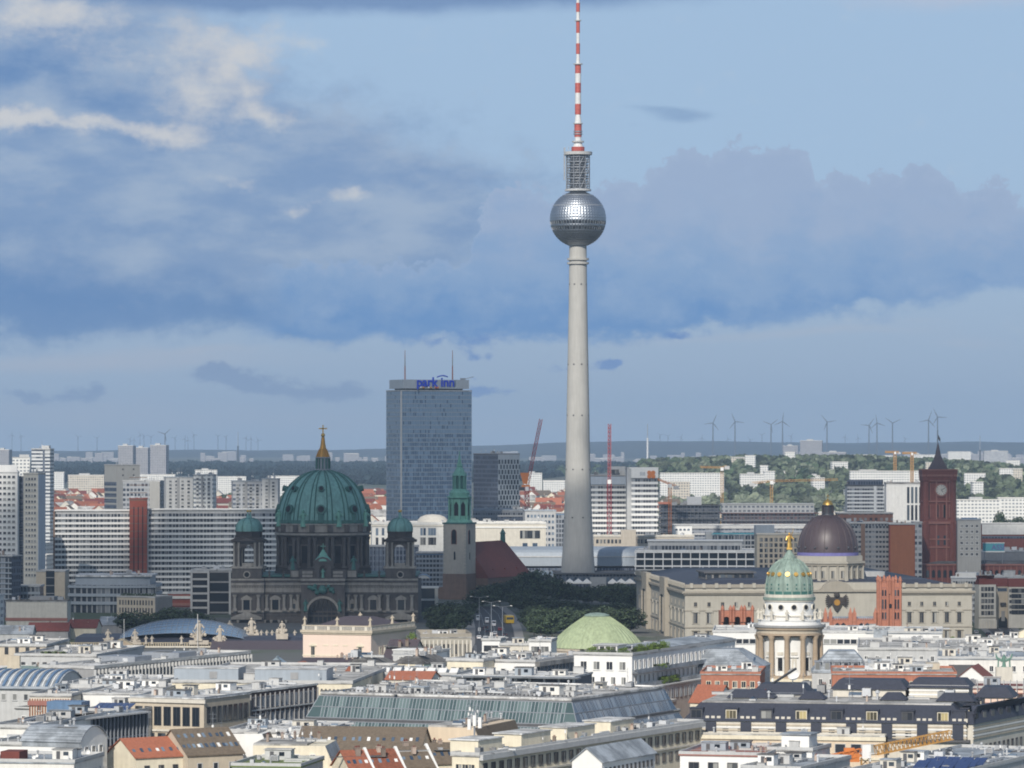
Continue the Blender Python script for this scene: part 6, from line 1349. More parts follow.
left_towers()
def store():
    A = B('department_store', 'cream department store with pale shallow dome behind the cathedral', 'department store', 372, 452, 524.5, Y=2600, th=3, d=40); A.body('white_plaster'); A.flat('pale_roof', 1.2, 'white_plaster')
    b = MB(); k = 2650 / F; cx = A.x(434); b.lathe([(15.5 * k, A.h + 1), (15 * k, A.z(521)), (12 * k, A.z(517.5)), (7 * k, A.z(515.6)), (.5, A.z(515))], 28, cx, 26); b.build('shallow_dome', 'pale_stone', A.o)
    for p0, p1, st in ((545.5, 537, 'dark'), (535.5, 527.5, 'blue')): 
        for a0, a1, n in ((374, 386, 2), (420, 426, 2), (428, 436, 3)): A.win('F', n, A.z(p1 + 8.3), A.z(p1), 1, 1.6, 4.6, st, A.x(a0), A.x(a1))
    A.band('F', A.z(526.5), A.z(525), 'pale_stone', 'cornice', .5); A.units(3, 6)
    A = B('department_store', 'long white blank walled store left of the tower shaft', 'department store', 448, 546, 524, Y=2620, th=2, d=30); A.body('pale_stone'); A.flat('gravel_roof', 1.0, 'white_plaster'); A.units(9, 9, ('ventilation_unit', 'plant_room', 'vent_pipe')); A.win('F', 4, A.z(539), A.z(530), 1, 3.2, 5, 'dark', A.x(520), A.x(540)); A.win('F', 2, A.z(551), A.z(541), 1, 3.2, 4, 'blue', A.x(520), A.x(540)); A.band('F', A.z(528), A.z(526.5), 'clean_white', 'cornice', .5)
    A = B('glazed_hotel', 'dark blue gridded hotel block right of the tall glass slab', 'hotel', 498, 519.5, 454.5, Y=2950, th=32, side=473.5); A.body('dark_grid'); A.flat('bitumen_roof', .6, 'grey_metal'); A.part('front_cladding', 'cladding', 0, A.w, -.3, -.01, 0, A.h)
    A.nw = 0; b = MB(); rn = random.Random(1)
    for r in range(16):
        for c in range(7):
            x = A.w * (c + .5) / 7 + (1.0 if r % 2 else -.4); z0 = A.h - 3 - (r + 1) * 3.6; b = MB(); b.box(x - .75, x + .75, -.42, -.304, z0, z0 + 3.0); b.build('window', 'dark_glass', A.o)
            A.nw += 1
            if A.nw > 98: break
        if A.nw > 98: break
    A.units(8, 6, ('ventilation_unit', 'vent_pipe', 'antenna_mast'))
    A = B('low_hall', 'low grey hall with pale roof and round stair hood below the dark hotel', 'building', 473, 530, 511, Y=2850, th=0, d=50); A.body('grey_ribs'); A.flat('pale_roof', .8, 'cladding'); A.barrel(3.0, 'cladding', 'x') if False else A.units(5, 8, ('plant_room', 'ventilation_unit'))
    A = B('low_hall', 'dark glazed low hall under the pale roof below the dark hotel', 'building', 498, 545, 517, Y=2780, th=0, d=30); A.body('dark_grid'); A.flat('bitumen_roof', .5)
    A = B('office_block', 'pale grey office block with square windows left of the tower shaft', 'office block', 525, 556, 511.5, Y=2700, th=3, side=523, base=0); A.body('light_grey'); A.flat('gravel_roof', .7, 'cladding'); A.win('F', 8, A.z(548), A.z(513), 6, 1.5, 1.9, 'blue'); A.units(11, 5)
    A = B('office_block', 'blue glass office strip touching the tower shaft on its left', 'office block', 556, 570, 513.5, Y=2690, th=0, d=20); A.body('blue_sheet'); A.flat('gravel_roof', .4); A.rib('F', 5, 0, A.h, 'grey_metal', .3, .3); A.floors('F', A.z(548), A.z(515), 7, 'grey_metal', 'band_windows', .7, pr=.2, name='spandrel')
    # twin office slabs with striped floors
    A = B('striped_office', 'striped white office slab with blank top panel, behind the red crane mast', 'office block', 590, 626, 476, Y=2950, th=2, d=16); A.body('light_grey', i=.3); A.flat('bitumen_roof', .4); A.floors('F', A.z(537), A.z(486), 10, 'clean_white', 'band_windows', .52, pr=.5, name='spandrel'); A.part('top_panel', 'blue_pale', .2, A.w - .2, -.5, -.01, A.z(484.5), A.z(476.5)); A.part('roof_house', 'light_grey', A.w * .55, A.w - .2, 3, 12, A.h + .35, A.z(466.5)); A.win('F', 4, A.z(475), A.z(468), 1, 1.4, 3, 'dark', A.w * .58, A.w * .8); A.units(3, 6, ('antenna_mast', 'ventilation_unit'))
    A = B('striped_office', 'striped white office slab with orange emblem on its white crown', 'office block', 627, 658, 468.5, Y=2930, th=2, d=18); A.body('light_grey', i=.3); A.flat('gravel_roof', .4); A.floors('F', A.z(537), A.z(479), 11, 'clean_white', 'band_windows', .52, a0=3.0, pr=.5, name='spandrel'); A.part('stair_wall', 'light_grey', 0, 2.9, -.7, -.01, 0, A.h); A.part('crown', 'clean_white', 1.5, A.w + .2, -.6, -.01, A.z(478), A.h + .9)
    b = MB(); xe, ze = A.x(651.2), A.z(474.5)                 # emblem: four lobes round a square
    for dx_, dz_ in ((-1.4, 1.3), (1.4, 1.3), (-1.4, -1.3), (1.4, -1.3), (0, 0)): b.disc_y(xe + dx_, ze + dz_, 1.5, -1.1 - (.02 if dx_ == 0 else 0), -.61, 0, 10)
    b.build('emblem', 'crane_orange', A.o)
    text(A.o, 'HAUS', 2.0, 'light_grey', (A.x(643), -.62, A.z(473.5)), ext=.12) if False else None
    b = MB()
    for i in range(4): b.box(A.x(640) + i * 1.0, A.x(640) + i * 1.0 + .5, -.75, -.605, A.z(475.5), A.z(472))
    b.build('faded_lettering', 'cladding', A.o)['kind'] = 'stuff'
    # construction site and long carriage like blocks
    A = B('building_site', 'unfinished grey concrete storeys wrapped in scaffolding right of the striped offices', 'construction site', 659, 722, 505, Y=3050, th=0, d=40); A.body('scaffold', i=1.5)
    for k in range(7): A.part('floor_slab', 'concrete_dark', -.5, A.w + .5, -.8, A.d, A.h - k * 5 - .4, A.h - k * 5)
    A.rib('F', 16, 0, A.h, 'grey_metal', .35, .8, name='scaffold_pole'); A.part('site_hut', 'clean_white', A.w * .45, A.w * .68, 5, 12, A.h + .05, A.h + 6); A.units(2, 4, ('plant_room',), z=A.h)
    A = B('building_site', 'long scaffolded hall with red netting and white sheeted top storey', 'construction site', 722, 818, 513, Y=2980, th=0, d=40); A.body('red_scaffold', i=1.5)
    for k in range(6): A.part('floor_slab', 'light_grey' if k % 2 else 'townhall_trim', -.5, A.w + .5, -.8, A.d, A.h - k * 5.3 - .4, A.h - k * 5.3)
    A.rib('F', 24, 0, A.h, 'grey_metal', .35, .8, name='scaffold_pole'); A.part('top_storey', 'far_white', 0, A.w * .96, 1, 20, A.h + .05, A.z(504.5)); A.part('top_roof', 'white_plaster', -.5, A.w * .965, .5, 21, A.z(504.5) + .01, A.z(503.5))
    A = B('building_site', 'low pale scaffolded terrace below the long sheeted hall', 'construction site', 676, 836, 527, Y=2800, th=0, d=60); A.body('scaffold'); A.flat('gravel_roof', .6)
    for k in range(4): A.part('floor_slab', 'light_grey', -.3, A.w + .3, -.7, -.01, A.h - k * 4.2 - 1.0, A.h - k * 4.2)
    A = B('site_cabin', 'white cabin stack on the scaffolded terrace', 'site cabin', 673, 692, 526, Y=2640, th=0, d=10); A.body('clean_white'); A.flat('light_grey', .1); A.win('F', 4, A.z(532), A.z(527), 1, 1.5, 1.2, 'blue')
    # station hall and things around the tower foot
    A = B('station_hall', 'long low station hall with curved blue grey roof behind the trees', 'station', 455, 700, 549, Y=2480, th=0, d=40); A.body('dark_grid', z1=A.z(568))
    b = MB(); n = 8; w_ = A.w
    pr = [(0, A.z(566)), (0, A.z(556.5)), (1.2, A.z(552.5)), (4, A.z(550.3)), (9, A.z(549.2)), (20, A.z(548)), (40, A.z(548)), (40, A.z(566))]
    b.slabx(pr, 0, w_); b.build('roof', 'cladding', A.o); A.part('roof_band', 'light_grey', 0, w_, -.35, -.01, A.z(557.2), A.z(556)); A.rib('F', 40, A.z(585), A.z(568), 'grey_metal', .3, .3); A.win('F', 26, A.z(577), A.z(569.5), 1, -.8, 3.4, 'blue')
    A = B('tower_pavilion', 'low flat pavilion with glazed front at the foot of the concrete tower', 'pavilion', 556, 640, 574.5, Y=2370, th=0, d=55); A.body('dark_grid'); A.flat('bitumen_roof', .3, 'dark_grey', over=1.5); A.win('F', 20, A.z(584), A.z(575.5), 1, -.8, 3.6, 'blue'); b = MB()
    A.part('stair_block', 'light_grey', A.x(590), A.x(606), -6, -1.6, 0, A.z(577))
    for i in range(9):
        px = 561 + i * 8.6
        if 588 < px < 606: continue
        b = MB(); Yt = 2335.0; x = PX(px, Yt); o = thing('market_tent', 'white pointed canopies below the glazed pavilion at the tower foot', 'canopy', (x, Yt, 0), .1 * (i % 3), 'white canopies at the foot of the concrete tower')
        zt = PZ(582.5, Yt); b.prism([(-2.6, -2.6), (2.6, -2.6), (2.6, 2.6), (-2.6, 2.6)], zt, zt + 2.2, 0, [(-.1, -.1), (.1, -.1), (.1, .1), (-.1, .1)]); b.box(-2.6, 2.6, -2.6, 2.6, zt - .6, zt - .003); b.build('canopy', 'clean_white', o)
        for sx in (-2.4, 2.4):
            for sy in (-2.4, 2.4): b = MB(); b.tube((sx, sy, 0), (sx, sy, zt - .6), .09, n=5); b.build('pole', 'grey_metal', o)
    A = B('rows_office', 'cream stone office range with small square windows right of the tower shaft', 'office block', 594, 694, 537, Y=2580, th=0, d=18); A.body('tower_plaster'); A.flat('gravel_roof', .8, 'pale_stone'); A.win('F', 26, A.z(544.5), A.z(538), 1, 1.5, 2.4, 'dark'); A.part('stair_tower', 'tower_plaster', A.x(621), A.x(636), -1, 10, 0, A.z(530)); A.units(3, 8)
    A = B('river_hotel', 'modern hotel of glass storeys framed in white bands, in front of the station', 'hotel', 635.5, 755, 551.5, Y=2280, th=-3, d=40); A.body('dark_glass', i=.6); A.flat('pale_roof', .5, 'clean_white')
    for k in range(4): A.band('F', A.z(551.5) - .8 - k * (A.z(551.5) - A.z(558.5)), A.z(551.5) - k * (A.z(551.5) - A.z(558.5)), 'clean_white', 'floor_band', .6)
    A.rib('F', 13, A.z(575), A.h, 'clean_white', .55, .5, name='frame_post'); A.part('penthouse', 'light_grey', A.x(648), A.x(742), 5, 25, A.h + .35, A.z(541.5)); A.part('penthouse_roof', 'clean_white', A.x(647), A.x(743), 4, 26, A.z(541.5) + .01, A.z(540.5)); A.part('penthouse_glass', 'band_windows', A.x(650), A.x(740), 4.8, 4.99, A.h + .6, A.z(546)); A.units(7, 5)
    A = B('river_hotel', 'dark glazed hotel base under the white framed storeys', 'hotel', 637, 757, 571, Y=2268, th=-3, d=10); A.body('dark_glass'); A.flat('bitumen_roof', .3); A.rib('F', 16, 0, A.h, 'dark_metal', .3, .2)
    o = thing('glass_pyramid', 'small white glass pyramid rising behind the palace roof', 'pyramid', (PX(703, 2150), 2150, 0)); b = MB(); zz = PZ(574, 2150); b.prism([(-5.2, -5.2), (5.2, -5.2), (5.2, 5.2), (-5.2, 5.2)], zz, PZ(567, 2150), 0, [(-.1, -.1), (.1, -.1), (.1, .1), (-.1, .1)]); b.build('roof', 'clean_white', o); b = MB(); b.box(-5, 5, -5, 5, -1, zz - .01); b.build('wall', 'mid_grey', o)
    A = B('teal_office', 'glass office with teal roof edge between white hotel and cream block', 'office block', 712, 756, 535, Y=2420, th=0, d=20); A.body('blue_sheet', i=.4); A.flat('pale_roof', .5, 'teal_sign'); A.floors('F', A.z(556), A.z(536), 4, 'light_grey', 'band_windows', .7, pr=.3, name='spandrel'); A.rib('F', 8, A.z(556), A.h, 'light_grey', .4, .4); A.part('plant_house', 'light_grey', A.x(706), A.x(713), 2, 12, 0, A.z(532))
    A = B('cream_block', 'cream stone block with a regular grid of dark windows beside the gilded statue', 'office block', 757, 800, 535, Y=2180, th=2, side=754.5); A.body('beige_stone'); A.flat('gravel_roof', .7, 'pale_stone'); A.win('F', 8, A.z(569), A.z(537), 6, 1.6, 1.9, 'dark'); A.part('roof_house', 'cladding', -.3, A.x(775), 3, 14, A.h + .35, A.z(525.3)); A.units(4, 5)
    A = B('office_block', 'white and blue banded office block left of the red town hall tower', 'office block', 847, 884, 486, Y=3100, th=2, side=844.5); A.body('light_grey', i=.3); A.flat('bitumen_roof', .6, 'dark_metal'); A.floors('F', A.z(515), A.z(488.5), 7, 'clean_white', 'band_windows', .5, pr=.4, name='spandrel'); A.part('top_storey', 'dark_grid', 1, A.w - .5, 1, 12, A.h + .35, A.h + 4.5); A.part('corner_strip', 'clean_white', A.w * .72, A.w * .80, -.6, -.02, 0, A.h)
    A = B('office_block', 'pale ribbed office tower with tall window slots beside the clock tower', 'office block', 886.5, 923, 484, Y=2900, th=0, d=18); A.body('light_grey'); A.flat('gravel_roof', .7, 'bitumen_roof'); A.rib('F', 26, A.z(520), A.h - 1, 'clean_white', .25, .3); b = MB()
    for k in range(4): 
        for p0, p1 in ((503, 487), (520, 505)): A.part('window_slot', 'dark_glass', A.x(907 + k * 4), A.x(909.3 + k * 4), -.45, -.31, A.z(p0), A.z(p1))
    A.units(3, 5)
    A = B('brick_office', 'orange brown panel of a long office block left of the red clock tower', 'office block', 889.5, 915, 525, Y=2300, th=-2, d=30); A.body('red_brick'); A.part('panel', 'panel_brown', .5, A.w - .3, -.3, -.01, 0, A.h - .5); A.flat('bitumen_roof', .6); A.units(4, 4)
    A = B('grey_office', 'grey ribbed office range behind the brown palace dome', 'office block', 841, 889, 524, Y=2310, th=-2, d=30); A.body('grey_ribs'); A.flat('bitumen_roof', .5); A.floors('F', A.z(585), A.z(526), 12, 'mid_grey', 'band_windows', .45, pr=.3, name='spandrel'); A.part('end_strip', 'brown_brick', A.x(861), A.x(865), -.6, -.01, 0, A.h); A.units(9, 5)
    A = B('brick_office', 'brown brick top storey running behind the grey ribbed office', 'office block', 838, 893, 514, Y=2390, th=0, d=20); A.body('brown_rows'); A.flat('bitumen_roof', .5)
    A = B('narrow_office', 'narrow pale office with white framed bays left of the clock tower', 'office block', 914, 922, 523, Y=2420, th=0, d=15); A.body('office_grid'); A.flat('gravel_roof', .5)
    A = B('grey_block', 'grey rendered block with six rows of windows right of the clock tower', 'apartment block', 957.5, 981, 520.5, Y=2420, th=-4, side=982.5); A.body('concrete'); A.flat('gravel_roof', .6, 'cladding'); A.win('F', 4, A.z(557), A.z(523), 6, 1.7, 1.7, 'white'); A.part('roof_house', 'blue_sheet', A.w * .2, A.w * .85, 2, 10, A.h + .35, A.z(518)); A.done()
    A = B('striped_shed', 'long pale range with dotted windows above a dark red storey at the right', 'building', 982, 1045, 524.5, Y=2560, th=0, d=25); A.body('townhall_brick'); A.part('upper_storey', 'white_plaster', 0, A.w, -.4, -.01, A.z(534.5), A.h); A.win('F', 14, A.z(531), A.z(526), 1, 1.2, 1.2, 'dark'); A.flat('gravel_roof', .4); A.part('lower_band', 'dark_grid', 0, A.w, -.2, -.01, A.z(538.5), A.z(536))
    o = thing('billboard', 'teal billboard with dark letters in front of the dark red range', 'billboard', (PX(993.5, 2440), 2440, 0)); k = 2440 / F; b = MB(); b.box(-10.8 * k, 10.8 * k, -.2, .2, PZ(551, 2440), PZ(543.3, 2440)); b.build('panel', 'teal_sign', o)
    b = MB(); b.box(-11.2 * k, 11.2 * k, -.3, .25, PZ(552.2, 2440), PZ(551.1, 2440)); b.box(-11.2 * k, 11.2 * k, -.3, .25, PZ(543.2, 2440), PZ(542.5, 2440)); b.build('frame', 'clean_white', o); text(o, 'ASSI', 4.2, 'purple_band', (4.6 * k, -.22, PZ(549.8, 2440)), ext=.05, bold=.08)
    for sx in (-9, 9): b = MB(); b.tube((sx * k, .3, 0), (sx * k, .3, PZ(552.3, 2440)), .2, n=6); b.build('post', 'grey_metal', o)
    A = B('market_hall', 'low flat market roofs behind the red town hall wing at right', 'building', 972, 1045, 552, Y=2530, th=0, d=25); A.body('mid_grey'); A.flat('zinc_roof', .4); A.units(2, 10, ('ventilation_unit', 'plant_room', 'skylight'))
facade('brown_rows', (.22, .11, .08), (.06, .05, .06), 3.0, 3.4, .5, .5)
store()
def right_block():
    A = B('corner_house', 'beige apartment house with dark red roof and arched doorway beside the street', 'apartment house', 1008.5, 1050, 587, Y=1905, th=-4, d=16); A.body('pale_stone'); A.hip(3.6, 'red_tiles', .12, 5, inx=.1)
    A.win('F', 6, A.z(615), A.z(588), 5, 3.2, 2.0, 'dark', 1.5, A.w); A.win('F', 1, A.z(615), A.z(588), 5, 1.0, 1.4, 'dark', .2, 1.5)
    A = B('corner_house', 'concave beige corner bay with arched doorway and balcony above it', 'apartment house', 995, 1009.5, 586.5, Y=1912, th=0, d=14); A.body('beige_stone'); A.hip(3.6, 'red_tiles', .12, 5, inx=.1); A.win('F', 1, A.z(592), A.z(587.2), 1, 4.4, 1.6, 'blue'); x = A.x(1003)
    b = MB(); b.slab([(x - 2, -.1), (x + 2, -.1)] + [(x + 2 * math.cos(math.pi * i / 8), 3.2 + 1.9 * math.sin(math.pi * i / 8)) for i in range(9)], -.25, -.003); b.build('doorway', 'dark_glass', A.o); b = MB(); b.box(x - 1.3, x + 1.3, -1.2, -.003, A.z(605.5), A.z(602.5)); b.build('balcony', 'dark_metal', A.o); A.part('window_bay', 'mid_grey', x - .8, x + .8, -.4, -.003, A.z(621), A.z(611))
    A = B('terrace_house', 'beige apartment range with five rows of windows turning to the street', 'apartment house', 979, 996, 584.5, Y=1900, th=12, side=974.5); A.body('pale_stone'); A.hip(4, 'red_tiles', .12, 5, inx=.1); A.win('F', 4, A.z(616), A.z(586), 5, 1.3, 1.9, 'dark'); A.band('F', A.z(618), A.z(617), 'sandstone_dark', 'string_course', .3); A.rib('F', 6, 0, A.z(620), 'pale_stone', .5, .4, name='pier')
    A.units(3, 4, ('chimney', 'vent_pipe'))
    A = B('terrace_house', 'pale grey apartment range set back behind the beige house, left end', 'apartment house', 951, 980, 578.5, Y=2040, th=-14, d=14); A.body('light_grey'); A.flat('zinc_roof', .6, 'clean_white'); A.win('F', 10, A.z(614), A.z(580), 6, 1.2, 1.7, 'plain'); A.part('attic', 'white_plaster', 2, A.w - 2, 2, 12, A.h + .35, A.z(573)); A.units(8, 7); A.done()
    A = B('roof_range', 'white roof terrace range above the dark red roof at right', 'apartment house', 984, 1045, 577.5, Y=2060, th=0, d=16); A.body('white_plaster'); A.flat('zinc_roof', .5); A.units(12, 9, ('plant_room', 'skylight', 'ventilation_unit', 'chimney'))
right_block()
def left_mid():
    A = B('curved_office', 'rounded blue grey glass office with wide horizontal bands', 'office block', 68, 155, 576, Y=2080, th=0, d=40); w, d = A.w, A.d
    def bow(o_): return [(-o_ + (w + 2 * o_) * i / 16, 3.5 - o_ - 6 * math.sin(math.pi * i / 16) ** .8) for i in range(17)] + [(w + o_, d), (-o_, d)]
    b = MB(); b.prism(bow(-.4), 0, A.z(585)); b.build('wall', 'band_windows', A.o)
    for k, (p0, p1) in enumerate(((588, 585.5), (596.5, 593.5), (604.5, 601.5))): b = MB(); b.prism(bow(.3 + .1 * k), A.z(p0), A.z(p1)); b.build('floor_band', 'cladding', A.o)
    b = MB(); b.prism(bow(-3), A.z(585.5) + .01, A.z(577)); b.build('top_storey', 'cladding', A.o); b = MB(); b.prism(bow(-2), A.z(577) + .01, A.z(575.5)); b.build('roof', 'pale_roof', A.o)
    A.zr = A.z(575.5); A.units(5, 5, m=8)
    A = B('stone_office', 'pale stone office with two rows of narrow windows in front of the rounded glass one', 'office block', 117, 155, 598, Y=2010, th=-28, side=172); A.body('beige_stone'); A.flat('gravel_roof', .5); A.win('F', 12, A.z(622), A.z(599), 3, .8, 2.3, 'dark'); A.part('side_cladding', 'mid_grey', A.w + .01, A.w + .25, 0, A.d, 0, A.h)
    b = MB(); rn = random.Random(3)
    for i in range(260): x, y, z = rn.uniform(1, A.w - 1), rn.uniform(1, 3), A.h + .4 + rn.uniform(0, 1.3); b.add([(x - .4, y, z), (x + .3, y + .2, z + .1), (x + .1, y, z + .6)], [(0, 1, 2)])
    b.build('roof_planting', 'dark_leaves', A.o)
    A = B('pier_house', 'beige windowless stone block with dark glazed slot at the left', 'building', 36, 65, 572, Y=2120, th=0, d=20); A.body('beige_stone'); A.flat('gravel_roof', .5); A.part('glazed_slot', 'dark_glass', A.x(46), A.x(54.5), -.3, -.01, 0, A.h + .6)
    for k in range(6): A.part('transom', 'mid_grey', A.x(46), A.x(54.5), -.45, -.31, A.h - 3 - k * 4, A.h - 2.6 - k * 4)
    A = B('plain_hall', 'low cream walled hall with flat grey roof at the left', 'hall', 6, 67, 602, Y=1900, th=-6, side=71); A.body('pale_stone'); A.flat('gravel_roof', .6, 'bitumen_roof'); A.part('roof_house', 'mid_grey', A.w * .35, A.w * .75, 5, 14, A.h + .35, A.z(597)); A.band('F', A.z(621), A.z(618), 'townhall_trim', 'base_band', .3); A.units(3, 4)
    A = B('dark_glass_office', 'dark blue glazed office with stepped floors at the left edge', 'office block', -30, 12, 557, Y=2020, th=-20, side=22); A.body('dark_grid', i=.4); A.flat('bitumen_roof', .5); A.floors('F', A.z(600), A.z(558), 8, 'cladding', 'band_windows', .75, pr=.6, name='floor_band'); A.units(2, 4)
    A = B('dark_glass_office', 'low blue grey office stepping down beside the dark glazed one', 'office block', 8, 40, 587, Y=2040, th=0, d=18); A.body('band_windows', i=.2); A.flat('zinc_roof', .5); A.floors('F', A.z(607), A.z(588), 3, 'cladding', 'band_windows', .6, pr=.5, name='floor_band')
    A = B('frame_office', 'modern grey office with broad white frame and dark glazing left of the cathedral', 'office block', 191, 234, 571, Y=2060, th=0, d=20); A.body('dark_glass', i=.4); A.flat('zinc_roof', .5)
    for k in range(8): A.band('F', A.h - 1.0 - k * 3.5, A.h - k * 3.5, 'light_grey', 'floor_band', .4, 0, A.w * .42); A.band('F', A.h - .8 - k * 5.0, A.h - k * 5.0, 'mid_grey', 'floor_band', .3, A.w * .42 + .5, A.w)
    for px in (190.6, 207.5, 229): A.part('frame_post', 'light_grey', A.x(px), A.x(px + 2), -1.0, -.45, 0, A.h)
    A.units(6, 4)
    A = B('brick_wing', 'red brown low wing between the rounded office and the grey framed office', 'building', 168, 192, 594, Y=2150, th=0, d=15); A.body('red_brick'); A.flat('pale_roof', .5); A.band('F', A.h - 2.4, A.h - 1, 'white_plaster', 'balcony', .8); A.band('F', A.h - 6, A.h - 4.6, 'townhall_trim', 'balcony', .6)
    for (xl, xr, top, Y, lab, m, th) in ((98, 122, 619, 1850, 'low dark shed with sloping grey roof behind the arsenal', 'mid_grey', -8), (68, 96, 622, 1800, 'low house with bright red pitched roof left of the arsenal', 'cream_plaster', -4), (28, 68, 625, 1790, 'low house with faded red roof beside the plain hall', 'mid_grey', 0), (-10, 32, 628, 1770, 'grey shed with sky light panels at the left edge', 'light_grey', 0)):
        A = B('low_house', lab, 'building', xl, xr, top + 6, Y=Y, th=th, d=14); A.body(m); A.gable(3.2, 'red_tiles' if 'red' in lab else 'zinc_roof', 'x', wall=m); A.units(int(xl) + 50, 2, ('chimney', 'vent_pipe'), z=A.h + 1)
    A = B('canal_office', 'blue grey glazed office range between cathedral and square church tower', 'office block', 416, 445, 553.5, Y=2330, th=0, d=20); A.body('blue_sheet', i=.3); A.flat('gravel_roof', .5); A.floors('F', A.z(592), A.z(555), 8, 'cladding', 'band_windows', .6, pr=.4, name='spandrel')
    A = B('canal_office', 'dark blue glazed office seen behind the right cathedral tower', 'office block', 366, 418, 547, Y=2360, th=0, d=20); A.body('dark_grid'); A.flat('gravel_roof', .5); A.rib('F', 14, 0, A.h, 'cladding', .3, .3)
    A = B('glass_hall', 'small arched blue glass hall right of the cathedral', 'hall', 417, 430, 588, Y=2120, th=0, d=14); A.body('blue_sheet'); A.barrel(6.5, 'blue_sheet', 'y')
    A = B('glass_hall', 'white framed glass entrance block right of the cathedral', 'hall', 418, 438, 588.5, Y=2080, th=0, d=12); A.body('dark_glass', i=.3); A.flat('pale_roof', .4, 'clean_white'); A.band('F', A.h - 6, A.h - 5, 'light_grey', 'floor_band', .3); A.part('frame_post', 'pale_stone', A.w - 1.6, A.w, -.5, -.01, 0, A.h); A.part('frame_post', 'pale_stone', 0, .8, -.5, -.01, 0, A.h)
left_mid()
# ------------------------------------------------------------------ far city: woods, estates, red roofs, cranes, wind turbines
def wood(label, m, spots, seed, sz=(5, 9), name='woodland'):
    """far wood that reads as one mass: rough leafy crowns on the ground"""
    rn = random.Random(seed); b = MB()
    for (x, y) in spots:
        g = hill(x, y); h = rn.uniform(11, 19); r = rn.uniform(*sz); c = Vector((x, y, g + h - r))
        n1, n2 = 8, 6; vs = []
        for j in range(1, n2):
            q = math.pi * j / n2
            for i in range(n1): a = 2 * math.pi * i / n1 + j * .4; k = r * rn.uniform(.6, 1.35); vs.append((c.x + k * math.sin(q) * math.cos(a), c.y + k * math.sin(q) * math.sin(a), c.z - k * .95 * math.cos(q)))
        b.add(vs, [(j * n1 + i, j * n1 + (i + 1) % n1, (j + 1) * n1 + (i + 1) % n1, (j + 1) * n1 + i) for j in range(n2 - 2) for i in range(n1)] + [tuple(range((n2 - 2) * n1, (n2 - 1) * n1))])
    tag(b.build(name, m), label, 'wood', kind='stuff')
rn = random.Random(12)
def belt(px0, px1, Y0, Y1, n, dens=lambda x, y: True):
    L = []
    while len(L) < n:
        y = rn.uniform(Y0, Y1); p = rn.uniform(px0, px1); x = PX(p, y)
        if dens(p, y): L.append((x, y))
    return L
wood('dark blue far forest belt behind the left apartment towers', 'shaded_wood', belt(-40, 560, 9000, 12200, 2200), 1, (7, 15))
wood('dark blue nearer forest belt behind the cathedral dome', 'shaded_wood', belt(-40, 560, 7700, 9000, 1100), 9, (6, 12))
wood('dark blue far forest belt behind the tower shaft', 'shaded_wood', belt(500, 700, 9000, 12000, 700), 2, (7, 15))
wood('wooded green hill behind the clock tower', 'wood_leaves', belt(640, 1060, 5700, 7600, 2300) + belt(725, 850, 5100, 5700, 150) + belt(926, 1060, 4600, 5700, 260), 3, (3.5, 8))
wood('pale grey green crowns on the hill behind the clock tower', 'grey_leaves', belt(640, 1060, 5700, 7600, 420), 13, (3.5, 7))
wood('dark crowns on the hill behind the clock tower', 'dark_leaves', belt(640, 1060, 5700, 7700, 560), 14, (4, 8))
wood('grey green park trees behind the scaffolded hall', 'grey_leaves', belt(640, 790, 3900, 5150, 240) + belt(640, 1060, 4300, 5100, 130), 4, (4, 8))
wood('mid green tree belt behind the cathedral dome', 'mid_leaves', belt(190, 400, 5200, 5900, 190) + belt(-20, 200, 6000, 6300, 60), 5, (5, 9))
wood('dark tree belt behind the white far slabs at the right', 'dark_leaves', belt(820, 1060, 8200, 10500, 420) + belt(560, 830, 8500, 10500, 260), 6, (8, 16))
# individual trees that stand out before the far white slabs
GT = 'trees in the park strip beyond the scaffolded hall'
for i in range(40):
    px = 645 + i * 9.6 + rn.uniform(-3, 3); Y = rn.uniform(3500, 3850); kind = 'grey' if rn.random() < .55 and px < 850 else 'mid'
    tree('park_tree', {'grey': 'pale grey green round tree in the park strip beyond the scaffolded hall', 'mid': 'green broad tree in the park strip beyond the scaffolded hall'}[kind], kind, PX(px, Y), Y, 0, rn.uniform(15, 22), rn.uniform(7, 10), GT + (' pale' if kind == 'grey' else ' green'))
